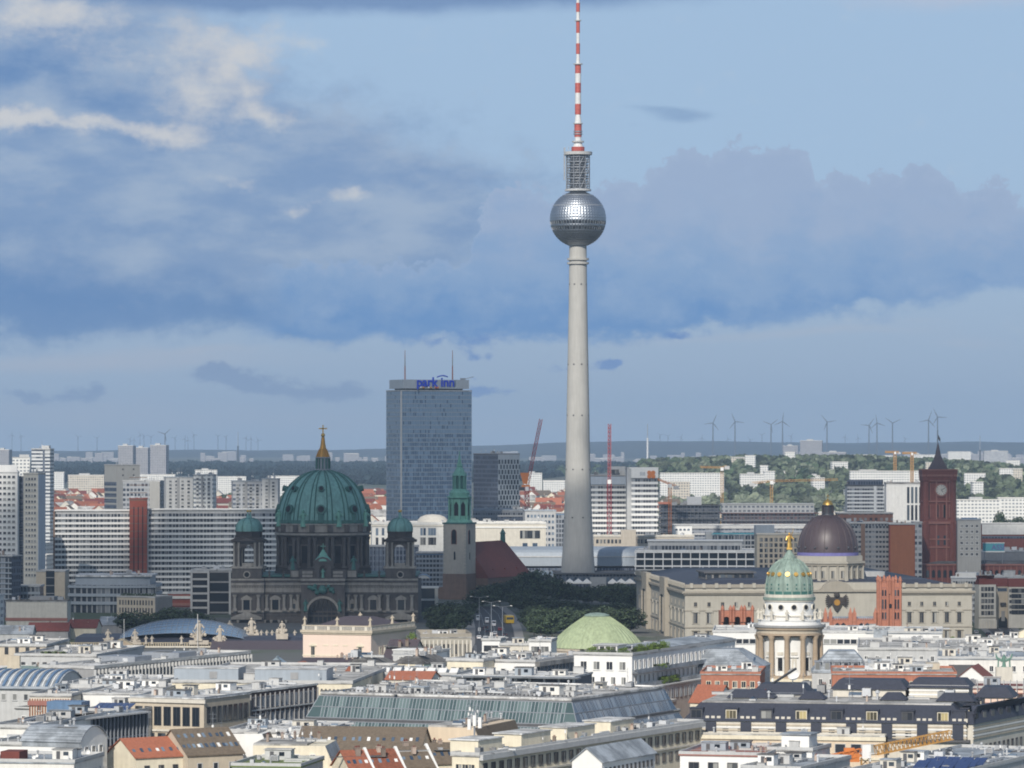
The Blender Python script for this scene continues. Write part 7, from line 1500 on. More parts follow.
# distant housing
def far(name, label, xl, xr, top, Y, m, th=0, d=14, roof='gravel_roof', group=None, cap=0):
    A = B(name, label, 'apartment block', xl, xr, top, Y=Y, th=th, d=d, group=group, base=hill(PX(xl, Y), Y)); A.body(m, z0=-2); A.flat(roof, .6, 'white_plaster')
    if cap: A.part('roof_house', 'light_grey', A.w * .3, A.w * .6, 2, 8, A.h + .35, A.h + cap)
    return A
for i, (xl, xr, top, Y, m, th, lab) in enumerate([
    (68, 104, 475.5, 5000, 'far_beige', 0, 'cream slab with coloured panels above the red roofs at left'), (54, 64, 472.5, 5100, 'far_white', 0, 'white end block beside the striped far tower'), (140, 175, 475, 5000, 'far_white', 0, 'long white slab behind the blind grey block'),
    (195, 217, 470.5, 4950, 'far_white', 0, 'white slab with roof house left of the cathedral dome'), (217, 246, 477, 5050, 'far_white', 0, 'low white slab just left of the cathedral dome'), (268, 300, 476.5, 5020, 'far_white', 0, 'white slab touching the cathedral dome'),
    (524, 542, 473.5, 5000, 'far_white', 0, 'white slab behind the red luffing crane'), (543, 565, 481, 4950, 'far_white', 0, 'low white slab between crane and tower shaft'),
    (660, 724, 473.5, 4900, 'far_white', 0, 'long bright white slab right of the striped offices'), (740, 764, 474.5, 5000, 'far_white', 0, 'white slab at the left of the wooded park'), (764, 775, 471.5, 5050, 'far_white', 0, 'small white block on the park edge'),
    (783, 801, 471.5, 5300, 'far_white', 0, 'white block half hidden in trees above the gilded statue'), (806, 824, 476, 5200, 'far_white', 0, 'white block low in the trees above the brown dome'), (820, 830, 470.8, 5400, 'far_white', 0, 'narrow white block in the trees above the brown dome'),
    (850, 925, 471.5, 4700, 'far_white', 0, 'long white slab with window grid left of the clock tower'), (957, 1000, 500.5, 3700, 'far_white', 2, 'bright white apartment range right of the clock tower'), (998, 1050, 498.5, 3750, 'far_white', -2, 'bright white apartment range at the right edge'),
    (1006, 1020, 461, 6300, 'far_white', -8, 'small white block on the wooded hill at right'), (958, 985, 485.5, 5200, 'far_white', 0, 'low white house row in the hill trees at right'), (1002, 1018, 484, 5400, 'far_white', 0, 'tiny white house in the hill trees at right edge'),
    (852, 876, 455, 8800, 'far_beige', 0, 'far beige hall under the horizon left of the clock tower'), (874, 905, 456.5, 8700, 'far_white', 0, 'far grey hall under the horizon left of the clock tower'), (912, 938, 455, 8600, 'far_white', 0, 'far white hall just left of the clock tower cap'),
    (948, 971, 451.8, 9200, 'far_white', 0, 'far white hall right of the clock tower flag'), (984, 1008, 451.3, 9400, 'far_grey', 0, 'far grey hall near the right edge horizon'), (668, 690, 482, 4600, 'far_beige', 0, 'low cream row below the long bright slab')]):
    if 4000 < Y < 5500: Y *= 1.2 if xl < 600 else 1.1
    far('far_slab', lab, xl, xr, top, Y, m, th, cap=3 if i % 3 == 0 else 0)
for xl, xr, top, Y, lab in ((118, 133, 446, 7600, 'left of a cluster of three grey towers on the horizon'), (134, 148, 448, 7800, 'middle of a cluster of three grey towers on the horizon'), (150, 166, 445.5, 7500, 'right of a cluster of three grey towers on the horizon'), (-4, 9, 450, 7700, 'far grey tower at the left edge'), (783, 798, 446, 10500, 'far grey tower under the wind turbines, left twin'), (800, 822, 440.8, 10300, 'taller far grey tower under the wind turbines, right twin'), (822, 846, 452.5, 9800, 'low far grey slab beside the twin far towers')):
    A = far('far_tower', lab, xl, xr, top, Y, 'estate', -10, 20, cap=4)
rn = random.Random(77)
G1 = 'far housing estate slabs under the horizon ridge'
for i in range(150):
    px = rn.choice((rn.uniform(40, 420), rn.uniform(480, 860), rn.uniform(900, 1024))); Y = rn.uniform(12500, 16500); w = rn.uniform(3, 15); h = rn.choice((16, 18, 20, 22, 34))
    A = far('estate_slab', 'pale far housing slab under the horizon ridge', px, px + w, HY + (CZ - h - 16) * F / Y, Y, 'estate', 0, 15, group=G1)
G0 = 'small white houses among the trees of the hill'
for i in range(16):
    px = 730 + i * 19 + rn.uniform(-8, 8); Y = rn.uniform(4900, 6500); w = rn.uniform(6, 22); h = rn.uniform(20, 27)
    far('hill_house', 'small white house block among the trees of the hill', px, px + w, HY + (CZ - hill(PX(px, Y), Y) - h) * F / Y, Y, rn.choice(('far_white', 'far_white', 'far_beige')), rn.uniform(-12, 12), 12, group=G0)
# sunlit red roofs
G2 = 'red roofed houses in the sunlit quarter beyond the slabs'
def red_house(px, Y, w, d, h, m, wall, th):
    o = thing('gabled_house', 'pale walled house with tiled pitched roof in the sunlit quarter beyond the slabs', 'house', (PX(px, Y), Y, 0), th, G2)
    b = MB(); b.box(-w / 2, w / 2, 0, d, -1, h); b.slabx([(0, h), (d, h), (d / 2, h + d * .42)], -w / 2, w / 2); b.build('wall', wall, o)
    b = MB(); k = .84; b.slabx([(-.6, h - .5), (d / 2, h + d * .42 + .05), (d / 2, h + d * .42 + .4), (-.6, h - .1)], -w / 2 - .4, w / 2 + .4); b.slabx([(d / 2, h + d * .42 + .05), (d + .6, h - .5), (d + .6, h - .1), (d / 2, h + d * .42 + .4)], -w / 2 - .4, w / 2 + .4); b.build('roof', m, o)
    if rn.random() < .5: inst(CL['chimney'], 'chimney', o, (rn.uniform(-w / 3, w / 3), d / 2, h + d * .4), 0)
for px0, px1, n, Ya, Yb in ((44, 108, 60, 3700, 5850), (208, 240, 14, 3700, 5700), (338, 390, 34, 3700, 5800), (518, 572, 36, 3700, 5800), (656, 678, 6, 4000, 5200)):
    for i in range(n):
        Y = Ya + (Yb - Ya) * (i + rn.random()) / n; red_house(rn.uniform(px0, px1), Y, rn.uniform(14, 30), rn.uniform(11, 14), rn.uniform(14, 19), rn.choice(('orange_tiles',) * 6 + ('red_tiles', 'brown_tiles', 'brown_tiles', 'gravel_roof')), rn.choice(('white_plaster', 'cream_plaster', 'pale_stone')), rn.choice((0, .1, 1.4, 1.57, 1.75, .6)))
G3 = 'low city blocks seen between the taller buildings'
for i in range(60):
    px = rn.uniform(20, 1020); Y = rn.uniform(2550, 4300)
    if 930 < px and Y < 2700: continue
    w = rn.uniform(12, 34); h = rn.uniform(10, 19); xl = px - w / 2
    A = far('city_block', 'low pale city block seen between the taller buildings', xl, xl + w, HY + (CZ - h) * F / Y, Y, rn.choice(('far_white', 'office_grid', 'far_beige', 'grey_ribs', 'cream_rows')), rn.uniform(-15, 15), rn.uniform(14, 30), rn.choice(('gravel_roof', 'pale_roof', 'bitumen_roof')), G3)
    A.units(i, 4)
# dark trees of the square beside the spired church
G4 = 'dark trees of the square behind the boulevard'
for i, (px, Y, top, w) in enumerate([(432, 1960, 607, 6.5), (441, 1990, 603, 7), (452, 2010, 601, 7), (461, 1990, 605, 6), (468, 2030, 603, 6), (447, 1930, 610, 6), (474, 2080, 592, 6), (482, 2150, 585, 7), (491, 2140, 584, 7.5), (500, 2150, 582, 8), (510, 2160, 580, 8), (519, 2190, 577, 8.5), (528, 2230, 571, 9), (537, 2230, 570, 9), (546, 2220, 572, 9), (556, 2190, 577, 9), (565, 2190, 582, 8), (574, 2200, 585, 8), (583, 2180, 587, 8), (592, 2190, 586, 8), (601, 2170, 585, 9), (610, 2160, 584, 9), (620, 2130, 583, 9), (629, 2120, 584, 8), (637, 2110, 586, 8),
        (518, 2110, 590, 7), (524, 2070, 592, 7), (534, 2060, 595, 8.5), (546, 2050, 597, 8.5), (558, 2040, 600, 8.5), (570, 2050, 600, 8.5), (582, 2040, 603, 8.5), (594, 2030, 605, 8.5), (606, 2020, 604, 9), (618, 2010, 602, 9), (629, 2000, 604, 8), (533, 1885, 606, 7), (537, 1870, 605, 7.5), (543, 1860, 607, 8), (555, 1850, 608, 8), (568, 1850, 607, 8), (580, 1840, 609, 8), (593, 1850, 607, 8), (606, 1860, 606, 8), (618, 1850, 608, 8), (630, 1850, 607, 8), (534, 1820, 613, 5), (541, 1810, 615, 6.5), (552, 1810, 614, 7), (436, 1880, 606, 6.5), (446, 1870, 604, 7), (456, 1880, 605, 7), (464, 1890, 609, 5.5), (440, 1830, 614, 5.5), (455, 1830, 613, 6)]):
    tree('square_tree', 'dark green leafy tree in the grove behind the boulevard' if px > 471 else 'dark green tree between cathedral and church tower', 'dark', PX(px, Y), Y, 0, PZ(top, Y), w, G4 + ('' if px > 471 else ', cathedral side'), hz=1.15)
for px, Y, top, w, lab in ((126, 1830, 612, 7, 'dark tree left behind the glass court roof'), (140, 1840, 611, 7, 'dark tree before the narrow windowed stone office'), (158, 1850, 612, 7.5, 'dark tree below the stone office side wall'), (172, 1880, 607, 7, 'dark tree before the red brown wing'), (186, 1880, 608, 7.5, 'dark tree before the white framed office'), (198, 1870, 612, 7, 'dark tree rightmost behind the glass court roof'), (412, 1590, 632, 2.6, 'bright green young tree beside the pink palace'), (1000, 3400, 511, 9, 'dark bushy tree before the bright white range'), (952, 1660, 636, 3.0, 'bright green tree in front of the palace right end'), (960, 1655, 638, 2.6, 'small bright green tree at the palace corner')):
    tree('street_tree', lab, 'bright' if 'bright green' in lab else 'dark', PX(px, Y), Y, 0, PZ(top, Y), w)
# street lamps, cars and bus on the boulevard
for px, lab in ((479.3, 'left of three tall double armed street lamps on the boulevard'), (491.3, 'middle of three tall double armed street lamps on the boulevard'), (502.5, 'right of three tall double armed street lamps on the boulevard')):
    Y = 1850.0 - (px - 479) * 4; o = thing('street_lamp', lab, 'street lamp', (PX(px, Y), Y, 0)); h = PZ(597 + (px - 479) * .4, Y); b = MB(); b.tube((0, 0, 0), (0, 0, 3), .28, .26, 8); b.tube((0, 0, 3), (0, 0, h), .15, .09, 8); b.build('pole', 'grey_metal', o)
    for sx in (-1, 1):
        b = MB(); b.tube((0, 0, h - .3), (sx * 3.2, 0, h + .3), .06, n=6); b.build('arm', 'grey_metal', o); b = MB(); b.box(sx * 3.6 - .45, sx * 3.6 + .45, -.2, .2, h + .2, h + .4); b.build('lamp_head', 'clean_white', o)
    b = MB(); b.box(-.55, .55, -.12, .12, 1.2, 2.8); b.build('notice', 'clean_white', o)
def car(px, Y, m, label, L=4.4, H=1.5, W=1.8, rz=0.0, name='car', grp=None):
    o = thing(name, label, 'van' if H > 1.8 else 'car', (PX(px, Y), Y, .02), rz, grp); w = W / 2; b = MB()
    if H < 1.8: pr = [(-L / 2, .35), (L / 2, .35), (L / 2, .85), (L * .42, .95), (L * .25, .98), (L * .1, H), (-L * .28, H), (-L * .42, .98), (-L / 2, .9)]
    else: pr = [(-L / 2, .35), (L / 2, .35), (L / 2, H), (-L * .3, H), (-L * .42, H * .62), (-L / 2, H * .5)]
    b.slabx(pr, -w, w); b.build('body', m, o); b = MB(); z0 = H * .66
    b.box(-w * .85, w * .85, -L / 2 + (.55 if H < 1.8 else .2) - .32, -L / 2 + (.55 if H < 1.8 else .2) - .30, z0, H - .12); b.box(-w - .012, -w - .002, -L * .25, L * .15, z0, H - .15); b.box(w + .002, w + .012, -L * .25, L * .15, z0, H - .15); b.build('car_window', 'dark_glass', o)
    for sx in (-1, 1):
        for sy in (-.31, .31): b = MB(); b.tube((sx * (w - .12), sy * L, .33), (sx * (w + .02), sy * L, .33), .33, n=12); b.build('wheel', 'tyre_rubber', o)
        b = MB(); b.box(sx * w * .75 - .15, sx * w * .75 + .15, -L / 2 - .03, -L / 2 - .003, .62, .78); b.build('tail_lamp', 'mast_red', o)
for px, Y, m, lab, L, H in ((485.5, 1795, 'car_white', 'white car nearest the camera on the boulevard', 4.4, 1.5), (479, 1800, 'car_white', 'white car beside the nearest one on the boulevard', 4.4, 1.5), (495, 1840, 'car_white', 'white car below the middle street lamp', 4.4, 1.5), (487.5, 1860, 'car_dark', 'dark car between two street lamps', 4.4, 1.5), (487, 1960, 'car_white', 'white van at the far end of the boulevard', 5.6, 2.5), (494, 1925, 'car_white', 'white van right of the middle street lamp', 5.6, 2.5), (478, 1985, 'car_white', 'white van behind the left street lamp', 5.6, 2.5), (486, 1905, 'car_dark', 'dark car behind a white van on the boulevard', 4.4, 1.5), (500, 1880, 'car_red', 'red car near the right street lamp', 4.4, 1.5), (482, 1890, 'car_dark', 'dark car behind the left street lamp', 4.4, 1.5), (505, 1830, 'car_dark', 'dark car at the right kerb of the boulevard', 4.4, 1.5), (997, 1790, 'car_white', 'white van on the street below the apartment house', 5.4, 2.5), (976, 1850, 'car_white', 'white car beside the palace corner', 4.4, 1.5), (988, 1830, 'car_dark', 'dark car on the street below the apartment house', 4.4, 1.5), (1002, 1840, 'car_dark', 'dark car by the arched doorway', 4.4, 1.5)): car(px, Y, m, lab, L, H)
Y = 1950.0; o = thing('bus', 'yellow bus standing at the right side of the boulevard', 'bus', (PX(510, Y), Y, 0), .1); b = MB(); b.box(-1.9, 1.9, 0, 11, .4, 3.6); b.box(-1.8, 1.8, .1, 10.9, 3.6, 3.8); b.build('body', 'bus_yellow', o); b = MB(); b.box(-1.6, 1.6, -.05, -.004, 2.0, 3.1); b.build('rear_window', 'dark_glass', o)
for sx in (-1.5, 1.5):
    for y in (2, 8.5): b = MB(); b.tube((sx - .15, y, .5), (sx + .15, y, .5), .5, n=12); b.build('wheel', 'tyre_rubber', o)
# cranes
def lattice(b, p0, p1, w, n, t=.14, m=0):
    p0, p1 = Vector(p0), Vector(p1); d = (p1 - p0).normalized(); u = d.cross(Vector((0, 1, 0)));
    if u.length < .1: u = Vector((1, 0, 0))
    u.normalize(); v = d.cross(u).normalized(); C = [(u + v) * w / 2, (u - v) * w / 2, (-u - v) * w / 2, (-u + v) * w / 2]
    for c in C: b.tube(p0 + c, p1 + c, t, n=4, m=m)
    for i in range(n):
        a, e = p0 + (p1 - p0) * (i / n), p0 + (p1 - p0) * ((i + 1) / n)
        for k in range(4): b.tube(a + C[k], e + C[(k + 1) % 4], t * .7, n=3, m=m); b.tube(a + C[k], a + C[(k + 1) % 4], t * .7, n=3, m=m)
def crane(label, px, Y, pt, m, jib, cj=None, w=2.0, base=0.0, t=.2):
    """tower crane: mast to row pt, jib to pixel (x, y) with depth offset, counter jib"""
    o = thing('tower_crane', label, 'crane', (PX(px, Y), Y, base)); zt = PZ(pt, Y) - base; b = MB(); lattice(b, (0, 0, 0), (0, 0, zt), w, max(6, int(zt / 3)), t); b.build('mast', m, o)
    jx, jy, dy = jib; e = Vector((PX(jx, Y) - PX(px, Y), dy, PZ(jy, Y) - base)); b = MB(); lattice(b, (0, 0, zt), e, w * .7, 14, t * .8); b.build('jib', m, o)
    if cj:
        c = Vector((PX(cj[0], Y) - PX(px, Y), 0, PZ(cj[1], Y) - base)); b = MB(); lattice(b, (0, 0, zt), c, w * .7, 4, t * .8); b.build('counter_jib', m, o); b = MB(); b.box(c.x - 2, c.x + 2, -1, 1, c.z - 2.6, c.z); b.build('counterweight', 'light_grey', o)
    b = MB(); b.box(-1.2, 1.2, -2.2, -1.01, zt - 2.5, zt + .2); b.build('cab', 'clean_white', o); return o
o = crane('red luffing crane with orange machine deck and steep jib', 527, 2800, 487, 'crane_red', (541, 419, 0), None, 2.8, t=.34)
b = MB(); zt = PZ(487, 2800); b.box(-3.5, 2, -1.2, 1.2, zt, zt + 1.4); b.slab([(-4.6, zt + 9.5), (1.4, zt + 9.5), (.2, zt + 2), (-2.6, zt + 2)][::-1], -1.3, 1.3); b.build('machine_deck', 'crane_orange', o); b = MB(); b.tube((-2.5, 0, zt + 9), (9.2, 0, PZ(425, 2800)), .1, n=4); b.build('stay_rope', 'grey_metal', o); b = MB(); b.box(-5.5, -1.5, -1.6, 1.6, zt - 2.4, zt - .05); b.build('slewing_deck', 'dark_metal', o)
o = crane('dark red crane mast standing before the striped offices', 609.3, 2760, 480, 'crane_red', (609.8, 424, 8), None, 2.6, t=.34)
crane('yellow crane with long level jib before the wooded park', 771.5, 3300, 481, 'crane_yellow', (838, 479.5, 0), (752, 483), 1.9, t=.2)
crane('dark jibbed crane before the long bright slab', 722, 3250, 467.5, 'crane_yellow', (700, 467, 0), (727, 466), 1.8, t=.18)
crane('orange crane mast at the right of the striped offices', 670, 3020, 484, 'crane_orange', (655, 478, 0), (676, 486), 2.0, t=.2)
crane('small far orange crane left of the clock tower, left twin', 895, 5200, 452, 'crane_yellow', (885, 452, 0), (899, 452), 3.0, t=.4)
crane('small far orange crane left of the clock tower, right twin', 912, 5000, 453, 'crane_yellow', (902, 453, 0), (917, 453), 3.0, t=.45)
# wind turbines
def turbine(px, Y, hub, label, r, a0, grp=None):
    o = thing('wind_turbine', label, 'wind turbine', (PX(px, Y), Y, 60), 0, grp); h = PZ(hub, Y) - 60; b = MB(); q = min(1, r / 36); b.tube((0, 0, -50), (0, 0, h), 3.4 * q, 2.0 * q, 8); b.build('tower', 'turbine_grey', o); b = MB(); b.box(-2.2, 2.2, -5, 5, h - 2, h + 2.5); nc = b.build('nacelle', 'turbine_grey', o)
    for k in range(3):
        a = a0 + k * 2.094; d = Vector((math.sin(a), 0, math.cos(a))); p = Vector((0, -5.5, h)); b = MB(); b.tube(p, p + d * r * .3, 1.5 * q, 1.9 * q, 5); b.tube(p + d * r * .3, p + d * r, 1.9 * q, .5, 5); b.build('rotor_blade', 'turbine_grey', o)

for i, (px, hub, r, lab) in enumerate([(713, 423, 34, 'wind turbine left of a close pair right of the tower'), (735, 421.5, 34, 'wind turbine right of a close pair right of the tower'), (771, 424.5, 32, 'wind turbine left of the far twin towers'), (782.5, 421.5, 34, 'wind turbine over the left far twin tower'), (827, 422, 34, 'wind turbine right of the far twin towers'), (869, 425.5, 32, 'wind turbine left of a close pair above the brown dome'), (877, 423, 32, 'wind turbine right of a close pair above the brown dome'), (892.5, 423, 34, 'wind turbine alone left of the clock tower flag'), (928.5, 420, 36, 'tall wind turbine just left of the clock tower flag'), (937.5, 417, 36, 'tall wind turbine behind the clock tower flag'), (165, 434, 24, 'wind turbine with raised blades over the three far grey towers')]):
    turbine(px, 15500 if i < 10 else 13500, hub, lab, r, i * 1.3 + .4)
G5 = 'tiny wind turbines along the horizon ridge'
for i, px in enumerate((12, 21, 78, 97, 130, 134, 140, 144, 151, 175, 185, 188, 194, 218, 226, 246, 251, 258, 660, 668, 681, 702, 728, 750, 762, 791, 845, 858, 905)):
    turbine(px, 24300, 435 + (i * 7 % 6), 'tiny wind turbine on the hazy horizon ridge', 24, i * 1.7, G5)
for px, top, lab, Y, m in ((238, 432, 'thin radio mast on the horizon left of the cathedral', 12000, 'dark_metal'), (647.5, 424, 'thin white chimney like mast right of the tower shaft', 9500, 'mast_white'), (980, 436, 'thin grey lattice mast on the horizon right of the clock tower', 11000, 'dark_metal')):
    o = thing('radio_mast', lab, 'mast', (PX(px, Y), Y, 0)); b = MB(); b.tube((0, 0, 0), (0, 0, PZ(top + 14, Y)), 2.6, 2.0, 6); b.tube((0, 0, PZ(top + 14, Y)), (0, 0, PZ(top, Y)), 1.2, .8, 6, 1); b.build('shaft', [m, 'grey_metal'], o); b = MB(); b.lathe([(3, PZ(top + 15, Y)), (3, PZ(top + 14.4, Y))], 8); b.build('platform', m, o)
# ------------------------------------------------------------------ sunlit rooftops of the foreground
def back(top, bk, z): return YT(bk, z) - YT(top, z)
def fore(name, label, xl, xr, top, z=21.0, th=-24, side=None, d=15.0, bk=None, wall='white_plaster', roof='gravel_roof', par=.6, n=6, pm='light_grey', seed=None, kinds=None):
    if bk: d = back(top, bk, z)
    A = B(name, label, 'building', xl, xr, top, z=z, th=th, side=side, d=d); A.body(wall)
    if wall in ('white_plaster', 'light_grey', 'pale_stone', 'cream_plaster', 'clean_white', 'beige_stone') and A.w > 6 and (seed is None): A.auto = True
    if roof: A.flat(roof, par, pm); A.units(seed or int(xl * 7 + top), n, kinds or ('ventilation_unit', 'chimney', 'skylight', 'vent_pipe', 'vent_pipe', 'ventilation_unit', 'plant_room', 'air_duct'), (.4, .9))
    if roof and A.w > 9 and A.d > 9 and n > 3:
        r2 = random.Random(int(xl * 3 + top))
        for j in range(min(3, 1 + int(A.w * min(A.d, 30) / 320))):
            x0, y0, ww, dd, hh = r2.uniform(.5, A.w - 6), r2.uniform(1.5, max(2, A.d - 5)), r2.uniform(2.2, 5.5), r2.uniform(2.2, 3.5), r2.uniform(1.3, 2.3); z0 = A.zr + .01
            b = MB(); b.box(x0, x0 + ww, y0, y0 + dd, z0, z0 + hh); c = b.build('roof_cabin', r2.choice(('white_plaster', 'light_grey', 'pale_stone', 'cladding', 'clean_white')), A.o)
            b = MB(); b.box(x0 - .2, x0 + ww + .2, y0 - .25, y0 + dd + .2, z0 + hh + .003, z0 + hh + .16); b.build('cabin_roof', r2.choice(('zinc_roof', 'gravel_roof', 'bitumen_roof')), c)
            b = MB(); b.box(x0 + ww * .2, x0 + ww * .2 + .8, y0 - .06, y0 - .003, z0 + .05, z0 + hh * .85); b.build('cabin_door', 'dark_grey', c); b = MB(); b.box(x0 + ww * .55, x0 + ww * .55 + 1.1, y0 - .06, y0 - .003, z0 + hh * .4, z0 + hh * .8); b.build('cabin_window', 'dark_glass', c)
    return A
# far row, left
A = fore('parapet_house', 'low cream house with dark slots in its wall, far left behind the arsenal front', -12, 46, 647, 20, -4, bk=641, wall='beige_stone', n=6); A.win('F', 5, A.z(654), A.z(648), 1, 1.2, 2.2, 'dark')
A = fore('terrace_house', 'grey terrace roof with green planting at far left', 15, 96, 657, 19, -10, bk=648, wall='light_grey', n=12); PLANT = A
A = fore('fin_office', 'long dark office with flat roof and rows of vertical fins, turned to the right', 40, 94, 669, 20, -24, side=250, wall='mid_grey', roof='pale_roof', n=14, pm='light_grey'); A.part('glazing', 'dark_glass', A.w + .003, A.w + .05, 1, A.d - 1, A.h - 8.5, A.h - .6); A.rib('R', 46, A.h - 9, A.h - .2, 'light_grey', .28, .8); A.part('entrance_glass', 'dark_glass', A.w * .45, A.w * .72, -.1, -.004, A.h - 8, A.h - 1); A.part('plant_room', 'grey_metal', A.w * .1, A.w * .8, 30, 40, A.h + .35, A.h + 2.0); A.part('plant_room', 'grey_metal', A.w * .15, A.w * .85, 55, 66, A.h + .35, A.h + 2.0)
A = fore('copper_house', 'small house with pale green copper roof at the left edge', -14, 36, 673, 19, -10, bk=667, wall='beige_stone', roof='copper_pale', n=3, par=.2); A.part('party_wall', 'beige_stone', A.w * .3, A.w * .55, 6, 7, A.h, A.h + 4.5)
A = fore('vault_hall', 'hall with glazed barrel roof and white ribs at the left', -16, 57, 688, 17, -12, d=24, wall='light_grey', roof=None); A.barrel(3.8, 'zinc_roof', 'x'); rad = (144 + 3.8 ** 2) / 7.6 + .32; ar = [(12 + rad * math.sin(q), A.h + 3.8 - rad + .32 + rad * math.cos(q)) for q in [-.6 + .1 * i for i in range(13)]]
for i in range(17):
    x = A.w * (i + .5) / 17; b = MB()
    for p, q in zip(ar, ar[1:]): b.tube((x, p[0], p[1]), (x, q[0], q[1]), .2 if i % 2 else .5, n=5)
    b.build('roof_rib', 'clean_white' if i % 2 else 'blue_sheet', A.o)
A = fore('duct_roof', 'cluttered flat roof with white ducts beside the glazed vault', 56, 140, 688, 19, -10, bk=678, wall='mid_grey', roof='pale_roof', n=24)
A = fore('metal_box_house', 'cream walled house carrying two long grey metal roof boxes', 172, 352, 684, 21, -6, bk=666, wall='cream_plaster', roof='gravel_roof', n=16); A.win('F', 9, A.h - 4, A.h - .8, 1, 2.4, 1.7, 'dark', .5, A.w * .9)
for a, c, y0, m in ((-.02, .34, 8, 'zinc_roof'), (.44, .84, 6, 'blue_pale')):
    p = A.part('metal_box', 'cladding', A.w * a, A.w * c, y0, y0 + 12, A.h + .35, A.h + 3.4); b = MB(); b.box(A.w * a - .2, A.w * c + .2, y0 - .2, y0 + 12.2, A.h + 3.41, A.h + 3.6); b.build('metal_roof', 'pale_roof', p); b = MB(); b.box(A.w * (a + .2), A.w * (a + .2) + 2, y0 - .15, y0 - .003, A.h + .8, A.h + 2.6); b.build('louvre', 'mid_grey', p)
A = fore('white_hall', 'long white low hall with pale roof left of the big windowed office', 82, 143, 695, 20, -8, bk=685, wall='clean_white', roof='pale_roof', n=10, par=.2); A.win('F', 5, A.h - 6, A.h - 2.6, 1, 2.8, 2.0, 'dark')
A = fore('pink_fin_house', 'house with reddish slatted front at the left', 30, 71, 697, 20, -8, bk=689, wall='pale_stone', n=7); A.rib('F', 16, A.h - 8, A.h - .5, 'panel_brown', .25, .3); A.band('F', A.h - 2.2, A.h - 1, 'townhall_trim', 'balcony', .5)
A = fore('window_office', 'pale stone office with a row of large square windows, left of the dark one', 131, 204, 699.5, 22, -24, side=250, wall='beige_stone', roof='pale_roof', n=9, par=.3, pm='zinc_roof'); A.win('F', 7, A.h - 7.2, A.h - 1.2, 1, -.78, 4.6, 'big'); A.win('F', 6, A.h - 10.2, A.h - 7.8, 1, -.7, 1.3, 'big'); A.win('R', 8, A.h - 6.4, A.h - 1.2, 1, 2.0, 3.9, 'big'); A.win('R', 8, A.h - 12, A.h - 6.9, 1, 2.0, 3.6, 'big'); A.band('F', A.h - 8, A.h - 7.5, 'pale_stone', 'cornice', .4); A.band('F', A.h - 1.0, A.h - .1, 'pale_stone', 'cornice', .5)
A = fore('dark_office', 'dark brown office with two rows of tall windows and pale fins', 200, 250, 693, 22, -24, side=317, wall='dark_office_wall', roof='pale_roof', n=6, par=.2)
for k in range(3): A.win('R', 14, A.h - 4.2 - k * 4.3, A.h - .9 - k * 4.3, 1, 1.9, 2.9, 'blue'); A.band('R', A.h - 4.6 - k * 4.3, A.h - 4.25 - k * 4.3, 'light_grey', 'floor_edge', .5)
A.rib('R', 14, A.h - 13, A.h - .5, 'mid_grey', .16, .4)
A = fore('solar_house', 'low house with blue solar panels and dark blue roof box', 66, 122, 716, 19, -14, bk=703, wall='clean_white', n=4)
for i in range(6): b = MB(); x = A.w * (.3 + .11 * i); b.slabx([(4, A.h + .5), (12, A.h + 2.2), (12, A.h + 2.35), (4, A.h + .65)], x, x + A.w * .1); b.build('solar_panel', 'solar_blue', A.o)
A.part('roof_box', 'blue_sheet', -6, A.w * .2, 3, 9, A.h + .1, A.h + 3)
A = fore('glass_pavilion', 'dark glass fronted building with overhanging roof slab and steel posts', 20, 48, 723, 21, -26, side=146, wall='dark_glass', roof='zinc_roof', n=6, par=0); A.rib('R', 26, A.h - 11, A.h, 'grey_metal', .25, .5, name='steel_post'); A.part('roof_edge', 'light_grey', A.w + .3, A.w + 1.4, -1, A.d, A.h - .1, A.h + .25); A.part('transom', 'grey_metal', A.w + .01, A.w + .15, 0, A.d, A.h - 5.3, A.h - 5.0)
A = fore('stepped_house', 'white stepped terrace house at the left edge, upper step', -12, 34, 729, 21, -14, bk=712, wall='white_plaster', n=9); A.win('F', 5, A.h - 5, A.h - 1, 1, 1.8, 2.4, 'white'); A.rail()
A = fore('stepped_house', 'white stepped terrace house at the left edge, lower step', -12, 26, 746, 19.5, -14, bk=731, wall='clean_white', n=6); A.win('F', 4, A.h - 5, A.h - 1, 1, 2.4, 2.6, 'white'); A.rail()
A = fore('barrel_house', 'white house with grey barrel roof and paired gable windows', 22, 80, 742, 21, -20, side=107, wall='clean_white', roof=None); A.barrel(2.9, 'zinc_roof', 'x', wall='clean_white'); A.win('R', 3, A.h - 3.6, A.h - .6, 1, 1.9, 2.0, 'white', 1.2, A.d - 1.5); A.win('R', 2, A.h - 7.4, A.h - 4.6, 1, 1.5, 1.9, 'white'); A.part('roof_flashing', 'zinc_roof', 0, A.w, -.12, -.003, A.h - 1.2, A.h); A.units(3, 2, ('vent_pipe',), z=A.h + 2.7, m=4); A.win('F', 2, A.h - 5, A.h - 3, 1, .9, 1.2, 'dark', A.w * .3, A.w * .55)
A = fore('corner_house', 'grey flat roof with skylights at the bottom left corner', -12, 74, 764, 19, -10, bk=756, wall='white_plaster', roof='zinc_roof', n=6, kinds=('skylight', 'satellite_dish', 'vent_pipe')); A.part('red_gable', 'red_tiles', 2, 6, 2, 8, A.h + .4, A.h + 2.2)
A = fore('tiled_house', 'house with bright orange tiled roof slope and skylights, lower left', 136, 186, 758, 17, 34, d=13, wall='cream_plaster', roof=None); A.gable(3.6, 'orange_tiles', 'x', wall='cream_plaster')
